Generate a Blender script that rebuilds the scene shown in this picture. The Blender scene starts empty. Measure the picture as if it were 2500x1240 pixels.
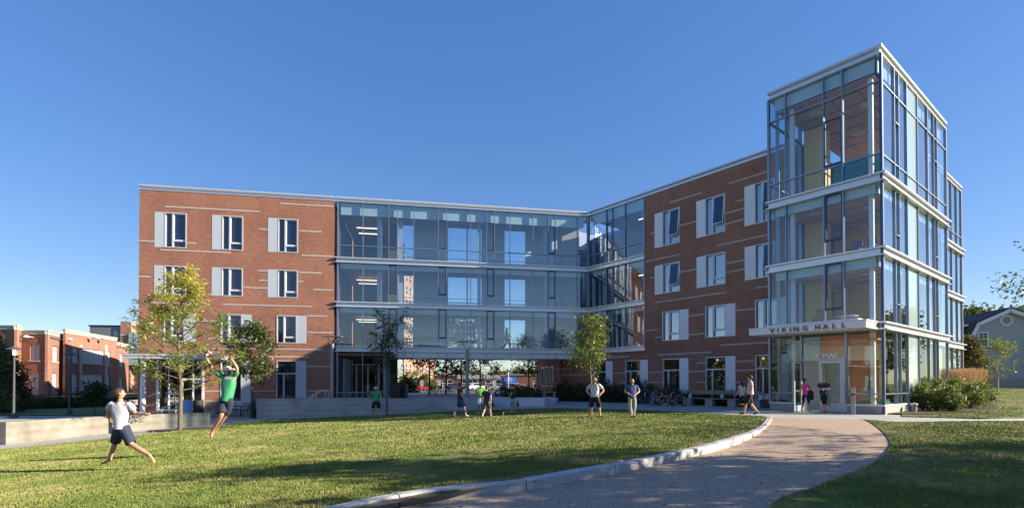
import bpy, bmesh, math, random
import numpy as np
from mathutils import Vector, Matrix
R = math.radians
random.seed(7); RNG = np.random.default_rng(11)
S = bpy.context.scene
COL = S.collection
# ------------------------------------------------------------------ camera
FPX = 1262.0; TILT = R(0.74); CAMZ = 1.42
cd = bpy.data.cameras.new('camera'); cam = bpy.data.objects.new('camera', cd); COL.objects.link(cam)
cd.sensor_width = 36; cd.lens = FPX/2500*36; cd.shift_x = 0; cd.shift_y = (918-620)/2500
cd.clip_start = .05; cd.clip_end = 2000
cam.location = (0, 0, CAMZ); cam.rotation_euler = (R(90)+TILT, 0, 0); S.camera = cam
# ------------------------------------------------------------------ light
SUN_H = Vector((0.993, -0.119, 0)).normalized(); ELEV = R(23.5)
SUNV = Vector((SUN_H.x*math.cos(ELEV), SUN_H.y*math.cos(ELEV), math.sin(ELEV)))
w = bpy.data.worlds.new('World'); S.world = w; w.use_nodes = True
nt = w.node_tree; bg = nt.nodes['Background']
sky = nt.nodes.new('ShaderNodeTexSky'); sky.sky_type = 'NISHITA'; sky.sun_disc = False
sky.sun_elevation = ELEV; sky.sun_rotation = math.atan2(SUNV.x, SUNV.y)
sky.altitude = 0; sky.air_density = 1.0; sky.dust_density = .2; sky.ozone_density = 4
hs_w = nt.nodes.new('ShaderNodeHueSaturation'); hs_w.inputs['Saturation'].default_value = 1.52; hs_w.inputs['Hue'].default_value = .517
gm_w = nt.nodes.new('ShaderNodeGamma'); gm_w.inputs[1].default_value = .60; nt.links.new(sky.outputs[0], gm_w.inputs[0]); nt.links.new(gm_w.outputs[0], hs_w.inputs['Color']); nt.links.new(hs_w.outputs[0], bg.inputs[0]); bg.inputs[1].default_value = .117
sd = bpy.data.lights.new('sun', 'SUN'); sun = bpy.data.objects.new('sun', sd); COL.objects.link(sun)
sd.energy = 4.2; sd.angle = R(.53); sd.color = (1, .87, .68)
sun.rotation_euler = (-SUNV).to_track_quat('-Z', 'Y').to_euler()
sun.location = (40, -10, 40)
S.view_settings.view_transform = 'Standard'; S.view_settings.look = 'None'
S.view_settings.exposure = 1.5; S.view_settings.gamma = 1
S.cycles.max_bounces = 10; S.cycles.transparent_max_bounces = 24
S.cycles.use_denoising = True
S.cycles.sample_clamp_indirect = 6; S.cycles.caustics_reflective = False; S.cycles.caustics_refractive = False

# ------------------------------------------------------------------ geometry helpers
def ray(px, py):
    a = (px-1250)/FPX; b = (918-py)/FPX
    return (a, math.cos(TILT)-b*math.sin(TILT), math.sin(TILT)+b*math.cos(TILT))
def at(px, py, d):
    r = ray(px, py); k = d/r[1]
    return Vector((r[0]*k, d, CAMZ+r[2]*k))
def LZ(x, y=0):
    z = -.17+.045*x
    # smooth clamp between -1.1 and 0
    z = -math.log(math.exp(-z*14)+1)/14 if z > -.9 else z
    z = math.log(math.exp(z*14)+math.exp(-1.12*14))/14
    a = min(1, max(0, (x-19)/16)); b = min(1, max(0, (y-22)/26)); a = a*a*(3-2*a); b = b*b*(3-2*b)
    return z+.95*a*b
def ground(px, py, off=0):
    r = ray(px, py); k = 2.0
    lo, hi = 1., 400.
    for _ in range(50):
        m = (lo+hi)/2
        if CAMZ+r[2]*m > LZ(r[0]*m, r[1]*m)+off: lo = m
        else: hi = m
    return Vector((r[0]*lo, r[1]*lo, LZ(r[0]*lo, r[1]*lo)+off))

class Frame:
    """facade frame: x along the wall seen from outside left to right, y inwards, z up"""
    def __init__(s, P, D):
        l = math.hypot(*D); s.P = P; s.D = (D[0]/l, D[1]/l); s.Y = (-s.D[1], s.D[0])
        s.M = Matrix(((s.D[0], s.Y[0], 0, P[0]), (s.D[1], s.Y[1], 0, P[1]), (0, 0, 1, 0), (0, 0, 0, 1)))
    def fit(s, px, py, off=0):
        Y = s.Y; r = ray(px, py)
        k = ((s.P[0]+Y[0]*off)*Y[0]+(s.P[1]+Y[1]*off)*Y[1])/(r[0]*Y[0]+r[1]*Y[1])
        x, y, z = r[0]*k, r[1]*k, CAMZ+r[2]*k
        return ((x-s.P[0])*s.D[0]+(y-s.P[1])*s.D[1], z)
    def u(s, px, py=900, off=0): return s.fit(px, py, off)[0]
    def z(s, px, py, off=0): return s.fit(px, py, off)[1]
    def pt(s, u, y, z=0): return Vector((s.P[0]+s.D[0]*u+s.Y[0]*y, s.P[1]+s.D[1]*u+s.Y[1]*y, z))
ID = Matrix.Identity(4)

class MB:
    def __init__(s): s.v = []; s.f = []; s.m = []
    def add(s, vs, fs, mi=0):
        o = len(s.v); s.v += [tuple(v) for v in vs]
        for f in fs: s.f.append(tuple(i+o for i in f)); s.m.append(mi)
    def box(s, x0, x1, y0, y1, z0, z1, mi=0):
        if x1 < x0: x0, x1 = x1, x0
        if y1 < y0: y0, y1 = y1, y0
        if z1 < z0: z0, z1 = z1, z0
        s.add([(x0,y0,z0),(x1,y0,z0),(x1,y1,z0),(x0,y1,z0),(x0,y0,z1),(x1,y0,z1),(x1,y1,z1),(x0,y1,z1)],
              [(0,3,2,1),(4,5,6,7),(0,1,5,4),(1,2,6,5),(2,3,7,6),(3,0,4,7)], mi)
    def quad(s, a, b, c, d, mi=0): s.add([a,b,c,d], [(0,1,2,3)], mi)
    def prism(s, pts, z0, z1, mi=0):
        n = len(pts)
        a = sum(pts[i][0]*pts[(i+1)%n][1]-pts[(i+1)%n][0]*pts[i][1] for i in range(n))
        if a < 0: pts = pts[::-1]
        vs = [(p[0],p[1],z0) for p in pts]+[(p[0],p[1],z1) for p in pts]
        s.add(vs, [tuple(range(n-1,-1,-1)), tuple(range(n,2*n))]+[(i,(i+1)%n,(i+1)%n+n,i+n) for i in range(n)], mi)
    def tube(s, pts, rad, n=8, mi=0, cap=True):
        pts = [Vector(p) for p in pts]
        if not isinstance(rad, (list, tuple)): rad = [rad]*len(pts)
        o = len(s.v); prev = None
        for i, p in enumerate(pts):
            d = (pts[min(i+1, len(pts)-1)]-pts[max(i-1, 0)])
            if d.length < 1e-9: d = Vector((0,0,1))
            d.normalize()
            if prev is None: a = d.orthogonal().normalized()
            else:
                a = prev-d*prev.dot(d)
                a = a.normalized() if a.length > 1e-6 else d.orthogonal().normalized()
            prev = a; b = d.cross(a)
            for k in range(n):
                t = 2*math.pi*k/n
                s.v.append(tuple(p+(a*math.cos(t)+b*math.sin(t))*rad[i]))
        for i in range(len(pts)-1):
            for k in range(n):
                s.f.append((o+i*n+k, o+i*n+(k+1)%n, o+(i+1)*n+(k+1)%n, o+(i+1)*n+k)); s.m.append(mi)
        if cap:
            s.f.append(tuple(o+k for k in range(n-1,-1,-1))); s.m.append(mi)
            e = o+(len(pts)-1)*n; s.f.append(tuple(e+k for k in range(n))); s.m.append(mi)
    def lathe(s, prof, c=(0,0,0), n=16, mi=0):
        o = len(s.v)
        for r, z in prof:
            for k in range(n):
                t = 2*math.pi*k/n; s.v.append((c[0]+r*math.cos(t), c[1]+r*math.sin(t), c[2]+z))
        for i in range(len(prof)-1):
            for k in range(n):
                s.f.append((o+i*n+k, o+i*n+(k+1)%n, o+(i+1)*n+(k+1)%n, o+(i+1)*n+k)); s.m.append(mi)
        s.f.append(tuple(o+k for k in range(n-1,-1,-1))); s.m.append(mi)
        e = o+(len(prof)-1)*n; s.f.append(tuple(e+k for k in range(n))); s.m.append(mi)
    def ell(s, c, r, n=12, mi=0, M=None, squash=None):
        o = len(s.v); rows = n//2
        M = M or Matrix.Identity(3)
        for i in range(1, rows):
            ph = math.pi*i/rows
            for k in range(n):
                t = 2*math.pi*k/n
                q = Vector((math.sin(ph)*math.cos(t)*r[0], math.sin(ph)*math.sin(t)*r[1], math.cos(ph)*r[2]))
                if squash: q = squash(q)
                s.v.append(tuple(M@q+Vector(c)))
        top = len(s.v); s.v.append(tuple(M@Vector((0,0,r[2]))+Vector(c))); s.v.append(tuple(M@Vector((0,0,-r[2]))+Vector(c)))
        for i in range(rows-2):
            for k in range(n):
                s.f.append((o+i*n+k, o+(i+1)*n+k, o+(i+1)*n+(k+1)%n, o+i*n+(k+1)%n)); s.m.append(mi)
        for k in range(n):
            s.f.append((top, o+k, o+(k+1)%n)); s.m.append(mi)
            e = o+(rows-2)*n; s.f.append((top+1, e+(k+1)%n, e+k)); s.m.append(mi)
    def build(s, name, mats, parent=None, M=ID, smooth=False, **kw):
        me = bpy.data.meshes.new(name); me.from_pydata(s.v, [], s.f)
        return link(name, me, mats, parent, M, smooth, s.m, **kw)
def link(name, me, mats, parent=None, M=ID, smooth=False, mi=None, label=None, cat=None, group=None, kind=None):
    if not isinstance(mats, (list, tuple)): mats = [mats]
    for m in mats: me.materials.append(m)
    if mi is not None and len(mats) > 1: me.polygons.foreach_set('material_index', mi)
    if smooth: me.polygons.foreach_set('use_smooth', [True]*len(me.polygons))
    me.update()
    o = bpy.data.objects.new(name, me); COL.objects.link(o)
    if parent is not None:
        o.parent = parent
        o.matrix_basis = WM[parent.name].inverted() @ M
    else: o.matrix_basis = M
    WM[o.name] = M.copy()
    tag(o, label, cat, group, kind)
    return o
WM = {}
ORD = ['first','second','third','fourth','fifth','sixth','seventh','eighth','ninth','tenth','eleventh','twelfth','thirteenth','fourteenth','fifteenth','sixteenth','seventeenth','eighteenth']
def tag(o, label=None, cat=None, group=None, kind=None):
    if label: o['label'] = label
    if cat: o['category'] = cat
    if group: o['group'] = group
    if kind: o['kind'] = kind
    return o
def thing(name, loc, label, cat, rz=0, group=None):
    o = bpy.data.objects.new(name, None); COL.objects.link(o); o.empty_display_size = .2
    M = Matrix.Translation(Vector(loc)) @ Matrix.Rotation(rz, 4, 'Z'); o.matrix_basis = M; WM[o.name] = M.copy()
    return tag(o, label, cat, group)
def kids(o): return [c for c in bpy.data.objects if c.parent == o]
def copy_tree(o, loc, rz=0, label=None, scale=1):
    allc = {}
    for c in bpy.data.objects:
        if c.parent: allc.setdefault(c.parent, []).append(c)
    def rec(a, par):
        c = a.copy(); COL.objects.link(c); c.parent = par
        for k in allc.get(a, []): rec(k, c)
        return c
    c = rec(o, None)
    M = Matrix.Translation(Vector(loc)) @ Matrix.Rotation(rz, 4, 'Z') @ Matrix.Scale(scale, 4); c.matrix_basis = M
    if label: c['label'] = label
    return c
def np_mesh(name, V, F):
    """V (n,3), F (m,k) with k = 3 or 4"""
    me = bpy.data.meshes.new(name); k = F.shape[1]
    me.vertices.add(len(V)); me.vertices.foreach_set('co', V.astype(np.float32).ravel())
    me.loops.add(F.size); me.loops.foreach_set('vertex_index', F.astype(np.int32).ravel())
    me.polygons.add(len(F)); me.polygons.foreach_set('loop_start', np.arange(0, F.size, k, dtype=np.int32))
    me.polygons.foreach_set('loop_total', np.full(len(F), k, dtype=np.int32))
    me.update(calc_edges=True); return me

# ------------------------------------------------------------------ materials
MATS = {}
def mat(name, col=(.5,.5,.5), rough=.6, metal=0, spec=.5, noise=0, nscale=5, col2=None, bump=0, bscale=30, coat=0, coords='Object'):
    if name in MATS: return MATS[name]
    m = bpy.data.materials.new(name); m.use_nodes = True; t = m.node_tree; N = t.nodes; L = t.links
    b = N['Principled BSDF']; b.inputs['Base Color'].default_value = (*col, 1); b.inputs['Roughness'].default_value = rough
    b.inputs['Metallic'].default_value = metal; b.inputs['Specular IOR Level'].default_value = spec
    b.inputs['Coat Weight'].default_value = coat
    tc = N.new('ShaderNodeTexCoord')
    if noise or col2:
        n = N.new('ShaderNodeTexNoise'); n.inputs['Scale'].default_value = nscale; n.inputs['Detail'].default_value = 6; n.inputs['Roughness'].default_value = .62
        L.new(tc.outputs[coords], n.inputs['Vector'])
        r = N.new('ShaderNodeValToRGB'); c2 = col2 or tuple(c*(1-noise) for c in col)
        r.color_ramp.elements[0].position = .36; r.color_ramp.elements[1].position = .64
        r.color_ramp.elements[0].color = (*c2, 1); r.color_ramp.elements[1].color = (*col, 1)
        L.new(n.outputs[0], r.inputs[0]); L.new(r.outputs[0], b.inputs['Base Color'])
    if bump:
        n2 = N.new('ShaderNodeTexNoise'); n2.inputs['Scale'].default_value = bscale; n2.inputs['Detail'].default_value = 4
        L.new(tc.outputs[coords], n2.inputs['Vector'])
        bp = N.new('ShaderNodeBump'); bp.inputs['Strength'].default_value = bump; bp.inputs['Distance'].default_value = .02
        L.new(n2.outputs[0], bp.inputs['Height']); L.new(bp.outputs[0], b.inputs['Normal'])
    MATS[name] = m; return m
def brick_mat(name, c1, c2, mortar, w=.215, h=.072, ms=.013, dirt=.25):
    m = bpy.data.materials.new(name); m.use_nodes = True; t = m.node_tree; N = t.nodes; L = t.links
    b = N['Principled BSDF']; b.inputs['Roughness'].default_value = .85; b.inputs['Specular IOR Level'].default_value = .25
    tc = N.new('ShaderNodeTexCoord'); sp = N.new('ShaderNodeSeparateXYZ'); L.new(tc.outputs['Object'], sp.inputs[0])
    ad = N.new('ShaderNodeMath'); ad.operation = 'ADD'; L.new(sp.outputs[0], ad.inputs[0]); L.new(sp.outputs[1], ad.inputs[1])
    cb = N.new('ShaderNodeCombineXYZ'); L.new(ad.outputs[0], cb.inputs[0]); L.new(sp.outputs[2], cb.inputs[1])
    br = N.new('ShaderNodeTexBrick'); L.new(cb.outputs[0], br.inputs['Vector'])
    br.inputs['Scale'].default_value = 1; br.inputs['Brick Width'].default_value = w; br.inputs['Row Height'].default_value = h
    br.inputs['Mortar Size'].default_value = ms; br.inputs['Color1'].default_value = (*c1, 1); br.inputs['Color2'].default_value = (*c2, 1)
    br.inputs['Mortar'].default_value = (*mortar, 1); br.inputs['Bias'].default_value = -.1; br.inputs['Mortar Smooth'].default_value = .1
    n = N.new('ShaderNodeTexNoise'); n.inputs['Scale'].default_value = .35; n.inputs['Detail'].default_value = 5; L.new(tc.outputs['Object'], n.inputs['Vector'])
    mr = N.new('ShaderNodeMapRange'); mr.inputs[1].default_value = .3; mr.inputs[2].default_value = .7
    mr.inputs[3].default_value = 1-dirt; mr.inputs[4].default_value = 1.08; L.new(n.outputs[0], mr.inputs[0])
    # per-brick value changes, in a stretched noise
    n3 = N.new('ShaderNodeTexNoise'); n3.inputs['Scale'].default_value = 1; n3.inputs['Detail'].default_value = 3
    mp = N.new('ShaderNodeMapping'); mp.inputs['Scale'].default_value = (3.6, 10, 1); L.new(cb.outputs[0], mp.inputs[0]); L.new(mp.outputs[0], n3.inputs['Vector'])
    mr3 = N.new('ShaderNodeMapRange'); mr3.inputs[1].default_value = .3; mr3.inputs[2].default_value = .7; mr3.inputs[3].default_value = .70; mr3.inputs[4].default_value = 1.22; L.new(n3.outputs[0], mr3.inputs[0])
    mu = N.new('ShaderNodeMath'); mu.operation = 'MULTIPLY'; L.new(mr.outputs[0], mu.inputs[0]); L.new(mr3.outputs[0], mu.inputs[1])
    hs = N.new('ShaderNodeHueSaturation'); L.new(br.outputs['Color'], hs.inputs['Color']); L.new(mu.outputs[0], hs.inputs['Value'])
    L.new(hs.outputs[0], b.inputs['Base Color'])
    bp = N.new('ShaderNodeBump'); bp.inputs['Strength'].default_value = .4; bp.inputs['Distance'].default_value = .01; bp.invert = True
    L.new(br.outputs['Fac'], bp.inputs['Height']); L.new(bp.outputs[0], b.inputs['Normal'])
    MATS[name] = m; return m
def glass_mat(name, tint, ior=1.75, bump=.05, bscale=.5, gloss=(1,1,1), base=None):
    m = bpy.data.materials.new(name); m.use_nodes = True; t = m.node_tree; N = t.nodes; L = t.links
    N.remove(N['Principled BSDF']); out = N['Material Output']
    tr = N.new('ShaderNodeBsdfTransparent'); tr.inputs[0].default_value = (*tint, 1)
    gl = N.new('ShaderNodeBsdfGlossy'); gl.inputs['Roughness'].default_value = .005; gl.inputs[0].default_value = (*gloss, 1)
    fr = N.new('ShaderNodeFresnel'); fr.inputs[0].default_value = ior
    tc = N.new('ShaderNodeTexCoord'); n = N.new('ShaderNodeTexNoise'); n.inputs['Scale'].default_value = bscale; n.inputs['Detail'].default_value = 1
    L.new(tc.outputs['Object'], n.inputs['Vector'])
    bp = N.new('ShaderNodeBump'); bp.inputs['Strength'].default_value = bump; bp.inputs['Distance'].default_value = .1
    L.new(n.outputs[0], bp.inputs['Height']); L.new(bp.outputs[0], gl.inputs['Normal'])
    mx = N.new('ShaderNodeMixShader'); L.new(fr.outputs[0], mx.inputs[0]); L.new(tr.outputs[0], mx.inputs[1]); L.new(gl.outputs[0], mx.inputs[2])
    L.new(mx.outputs[0], out.inputs['Surface']); MATS[name] = m; return m
def leaf_mat(name, c1, c2, c3=None, nscale=.9, z0=None, z1=None, transl=.45):
    """foliage: two greens mixed by noise, optional third colour towards the top of the tree"""
    m = bpy.data.materials.new(name); m.use_nodes = True; t = m.node_tree; N = t.nodes; L = t.links
    N.remove(N['Principled BSDF']); out = N['Material Output']
    tc = N.new('ShaderNodeTexCoord'); n = N.new('ShaderNodeTexNoise'); n.inputs['Scale'].default_value = nscale; n.inputs['Detail'].default_value = 8; n.inputs['Roughness'].default_value = .8
    L.new(tc.outputs['Object'], n.inputs['Vector'])
    r = N.new('ShaderNodeValToRGB'); r.color_ramp.elements[0].position = .4; r.color_ramp.elements[1].position = .6
    r.color_ramp.elements[0].color = (*c1, 1); r.color_ramp.elements[1].color = (*c2, 1); L.new(n.outputs[0], r.inputs[0]); c = r.outputs[0]
    if c3:
        sp = N.new('ShaderNodeSeparateXYZ'); L.new(tc.outputs['Object'], sp.inputs[0])
        n2 = N.new('ShaderNodeTexNoise'); n2.inputs['Scale'].default_value = 1.1; n2.inputs['Detail'].default_value = 6; L.new(tc.outputs['Object'], n2.inputs['Vector'])
        mr = N.new('ShaderNodeMapRange'); mr.inputs[1].default_value = z0; mr.inputs[2].default_value = z1; mr.inputs[3].default_value = -.25; mr.inputs[4].default_value = .62; L.new(sp.outputs[2], mr.inputs[0])
        ad = N.new('ShaderNodeMath'); ad.operation = 'ADD'; L.new(mr.outputs[0], ad.inputs[0]); L.new(n2.outputs[0], ad.inputs[1])
        ms = N.new('ShaderNodeMapRange'); ms.inputs[1].default_value = .5; ms.inputs[2].default_value = .95; L.new(ad.outputs[0], ms.inputs[0])
        mc = N.new('ShaderNodeMixRGB'); L.new(ms.outputs[0], mc.inputs[0]); L.new(c, mc.inputs[1]); mc.inputs[2].default_value = (*c3, 1); c = mc.outputs[0]
    d = N.new('ShaderNodeBsdfDiffuse'); tl = N.new('ShaderNodeBsdfTranslucent'); gl = N.new('ShaderNodeBsdfGlossy'); gl.inputs['Roughness'].default_value = .45
    L.new(c, d.inputs[0]); L.new(c, tl.inputs[0])
    mx = N.new('ShaderNodeMixShader'); mx.inputs[0].default_value = transl; L.new(d.outputs[0], mx.inputs[1]); L.new(tl.outputs[0], mx.inputs[2])
    m2 = N.new('ShaderNodeMixShader'); m2.inputs[0].default_value = .05; L.new(mx.outputs[0], m2.inputs[1]); L.new(gl.outputs[0], m2.inputs[2])
    L.new(m2.outputs[0], out.inputs['Surface']); MATS[name] = m; return m

BRICK = brick_mat('red_brick', (.39,.108,.052), (.25,.064,.036), (.45,.34,.26))
OLDBRICK = brick_mat('old_brick', (.36,.13,.075), (.24,.085,.055), (.40,.32,.26), ms=.01)
PINKBRICK = brick_mat('far_brick', (.47,.22,.14), (.40,.18,.12), (.5,.42,.35), ms=.01)
STONE = mat('stone_strip', (.52,.47,.43), .7, noise=.15, nscale=4)
WHITE = mat('white_metal', (.72,.73,.75), .35, metal=.15, noise=.06, nscale=.6)
FASCIA = mat('fascia_metal', (.70,.71,.74), .28, metal=.45, noise=.05, nscale=.4)
PANEL = mat('panel_metal', (.54,.58,.63), .4, metal=.1, noise=.05, nscale=.8)
PANELW = mat('panel_white', (.86,.85,.86), .42, noise=.04, nscale=.8)
FRAME = mat('window_frame', (.62,.64,.67), .35, metal=.2)
MULL = mat('mullion_metal', (.25,.31,.39), .3, metal=.6)
DARKMET = mat('dark_metal', (.035,.038,.045), .4, metal=.5)
GREYMET = mat('grey_metal', (.30,.31,.33), .4, metal=.6)
BLACK = mat('black_plastic', (.015,.015,.017), .5)
GLASS = glass_mat('curtain_glass', (.80,.89,.94), ior=1.85, bump=.05)
GLASSG = glass_mat('ground_glass', (.74,.82,.77), ior=1.85, bump=.06)
def reflective(name, base, f0):
    m = bpy.data.materials.new(name); m.use_nodes = True; t = m.node_tree; N = t.nodes; L = t.links; N.remove(N['Principled BSDF'])
    d = N.new('ShaderNodeBsdfDiffuse'); d.inputs[0].default_value = (*base, 1); g = N.new('ShaderNodeBsdfGlossy'); g.inputs['Roughness'].default_value = .01
    tc = N.new('ShaderNodeTexCoord'); n = N.new('ShaderNodeTexNoise'); n.inputs['Scale'].default_value = .9; n.inputs['Detail'].default_value = 1; L.new(tc.outputs['Object'], n.inputs['Vector'])
    bp = N.new('ShaderNodeBump'); bp.inputs['Strength'].default_value = .05; bp.inputs['Distance'].default_value = .1; L.new(n.outputs[0], bp.inputs['Height']); L.new(bp.outputs[0], g.inputs['Normal'])
    lw = N.new('ShaderNodeLayerWeight'); lw.inputs[0].default_value = .5; pw = N.new('ShaderNodeMath'); pw.operation = 'POWER'; pw.inputs[1].default_value = 4; L.new(lw.outputs['Facing'], pw.inputs[0])
    mr = N.new('ShaderNodeMapRange'); mr.inputs[3].default_value = f0; mr.inputs[4].default_value = 1; L.new(pw.outputs[0], mr.inputs[0])
    mx = N.new('ShaderNodeMixShader'); L.new(mr.outputs[0], mx.inputs[0]); L.new(d.outputs[0], mx.inputs[1]); L.new(g.outputs[0], mx.inputs[2]); L.new(mx.outputs[0], N['Material Output'].inputs['Surface']); MATS[name] = m; return m
WGLASS = reflective('window_glass', (.012,.022,.06), .12)
WGLASS2 = reflective('window_glass_bright', (.03,.05,.10), .42)
CONC = mat('concrete', (.42,.40,.36), .8, noise=.3, nscale=1.3, bump=.15, bscale=25)
CONCB = mat('building_base', (.40,.38,.35), .8, noise=.15, nscale=3)
GRANITE = mat('granite', (.55,.54,.53), .7, noise=.35, nscale=35, bump=.3, bscale=60)
WOOD = mat('bench_wood', (.33,.26,.21), .6, noise=.25, nscale=12)
SKIN = mat('skin', (.56,.30,.20), .5, noise=.1, nscale=8)
SKIN2 = mat('skin_tanned', (.36,.18,.11), .5, noise=.1, nscale=8)
BARK = mat('bark', (.20,.155,.115), .9, noise=.45, nscale=14, bump=.5, bscale=30)
SOIL = mat('mulch', (.055,.034,.023), .95, noise=.5, nscale=18, bump=.6, bscale=30)
ASPH = mat('asphalt', (.06,.062,.066), .85, noise=.25, nscale=20)
def glass_fix(m, f0):
    """symmetric Schlick reflectance so panes work from both sides"""
    t = m.node_tree; N = t.nodes; L = t.links
    mx = [n for n in N if n.type == 'MIX_SHADER'][0]; fr = [n for n in N if n.type == 'FRESNEL'][0]; N.remove(fr)
    lw = N.new('ShaderNodeLayerWeight'); lw.inputs[0].default_value = .5
    pw = N.new('ShaderNodeMath'); pw.operation = 'POWER'; pw.inputs[1].default_value = 4.5; L.new(lw.outputs['Facing'], pw.inputs[0])
    mr = N.new('ShaderNodeMapRange'); mr.inputs[3].default_value = f0; mr.inputs[4].default_value = 1; L.new(pw.outputs[0], mr.inputs[0])
    L.new(mr.outputs[0], mx.inputs[0])
def gcopy(src, name, f0, ex):
    m = src.copy(); m.name = name; MATS[name] = m
    for n in m.node_tree.nodes:
        if n.type == 'MATH': n.inputs[1].default_value = ex
        if n.type == 'MAP_RANGE': n.inputs[3].default_value = f0
    return m
glass_fix(GLASS, .17); glass_fix(GLASSG, .09)
GLASST = gcopy(GLASS, 'tower_glass', .08, 4.5); GLASSR = gcopy(GLASS, 'grazing_glass', .25, 2.2)
FROST = mat('pale_green_glass', (.36,.46,.45), .12, spec=.8, coat=.6)
VAL = mat('blind_cassette', (.55,.68,.72), .5)
CEIL = mat('wood_ceiling', (.72,.43,.29), .5, noise=.2, nscale=1.5)
CEILG = mat('grey_ceiling', (.34,.36,.42), .6, noise=.1, nscale=1)
INWALL = mat('interior_wall', (.46,.54,.64), .7, noise=.05)
INBLUE = mat('interior_wall_blue', (.22,.28,.40), .7, noise=.15)
YEL = mat('yellow_wall', (.90,.60,.20), .7, noise=.05)
ORANGE = mat('orange_panel', (.60,.20,.05), .6)
FLOORM = mat('interior_floor', (.42,.38,.34), .4)
WARM = mat('interior_warm', (.36,.30,.20), .7, noise=.3, nscale=2)
WINT = mat('interior_brown', (.24,.15,.075), .6, noise=.5, nscale=2.5)
def emit(name, col, s):
    m = bpy.data.materials.new(name); m.use_nodes = True; b = m.node_tree.nodes['Principled BSDF']
    b.inputs['Base Color'].default_value = (*col, 1); b.inputs['Emission Color'].default_value = (*col, 1); b.inputs['Emission Strength'].default_value = s
    MATS[name] = m; return m
TUBE = emit('lit_tube', (1, .85, .6), .9)

A = (.984, .179); J = (6.37, 43.2); T = (16.96, 23.6); B = (-.6228, .7824); C = (.7824, .6228)
FA = Frame((J[0]-A[0]*33.8, J[1]-A[1]*33.8), A)
FB = Frame(J, (-B[0], -B[1]))
TL = (T[0]+B[0]*5.117, T[1]+B[1]*5.117)
FT = Frame(TL, (-B[0], -B[1]))
FR = Frame(T, C)
p2 = (T[0]+C[0]*11.6+B[0]*1.09, T[1]+C[1]*11.6+B[1]*1.09)
FR2 = Frame(p2, C)
TB = Frame((TL[0]+C[0]*3.87, TL[1]+C[1]*3.87), (-C[0], -C[1]))   # tower return face towards the brick wing
Z1, Z2, Z3, ZT, ZR = 4.2, 7.64, 11.05, 16.66, 15.38   # floor bands, tower top, roof line

HALL = thing('residence_hall', (0, 38, 0), 'four-storey red brick hall with a glass bridge and a glass corner tower around the lawn', 'building')

def wall(fr, u0, u1, z0, z1, holes, dep=.22, y0=0.):
    mb = MB()
    us = sorted({u0, u1, *[min(max(h[0], u0), u1) for h in holes], *[min(max(h[1], u0), u1) for h in holes]})
    zs = sorted({z0, z1, *[min(max(h[2], z0), z1) for h in holes], *[min(max(h[3], z0), z1) for h in holes]})
    def solid(i, j):
        if i < 0 or j < 0 or i >= len(us)-1 or j >= len(zs)-1: return None
        a = (us[i]+us[i+1])/2; b = (zs[j]+zs[j+1])/2
        return not any(h[0] < a < h[1] and h[2] < b < h[3] for h in holes)
    for i in range(len(us)-1):
        for j in range(len(zs)-1):
            if not solid(i, j): continue
            a, b, c, d = us[i], us[i+1], zs[j], zs[j+1]
            mb.quad((a,y0,c), (b,y0,c), (b,y0,d), (a,y0,d)); mb.quad((b,y0+dep,c), (a,y0+dep,c), (a,y0+dep,d), (b,y0+dep,d))
            if solid(i-1, j) is not True: mb.quad((a,y0+dep,c), (a,y0,c), (a,y0,d), (a,y0+dep,d))
            if solid(i+1, j) is not True: mb.quad((b,y0,c), (b,y0+dep,c), (b,y0+dep,d), (b,y0,d))
            if solid(i, j-1) is not True: mb.quad((a,y0+dep,c), (b,y0+dep,c), (b,y0,c), (a,y0,c))
            if solid(i, j+1) is not True: mb.quad((a,y0,d), (b,y0,d), (b,y0+dep,d), (a,y0+dep,d))
    return mb

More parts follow.
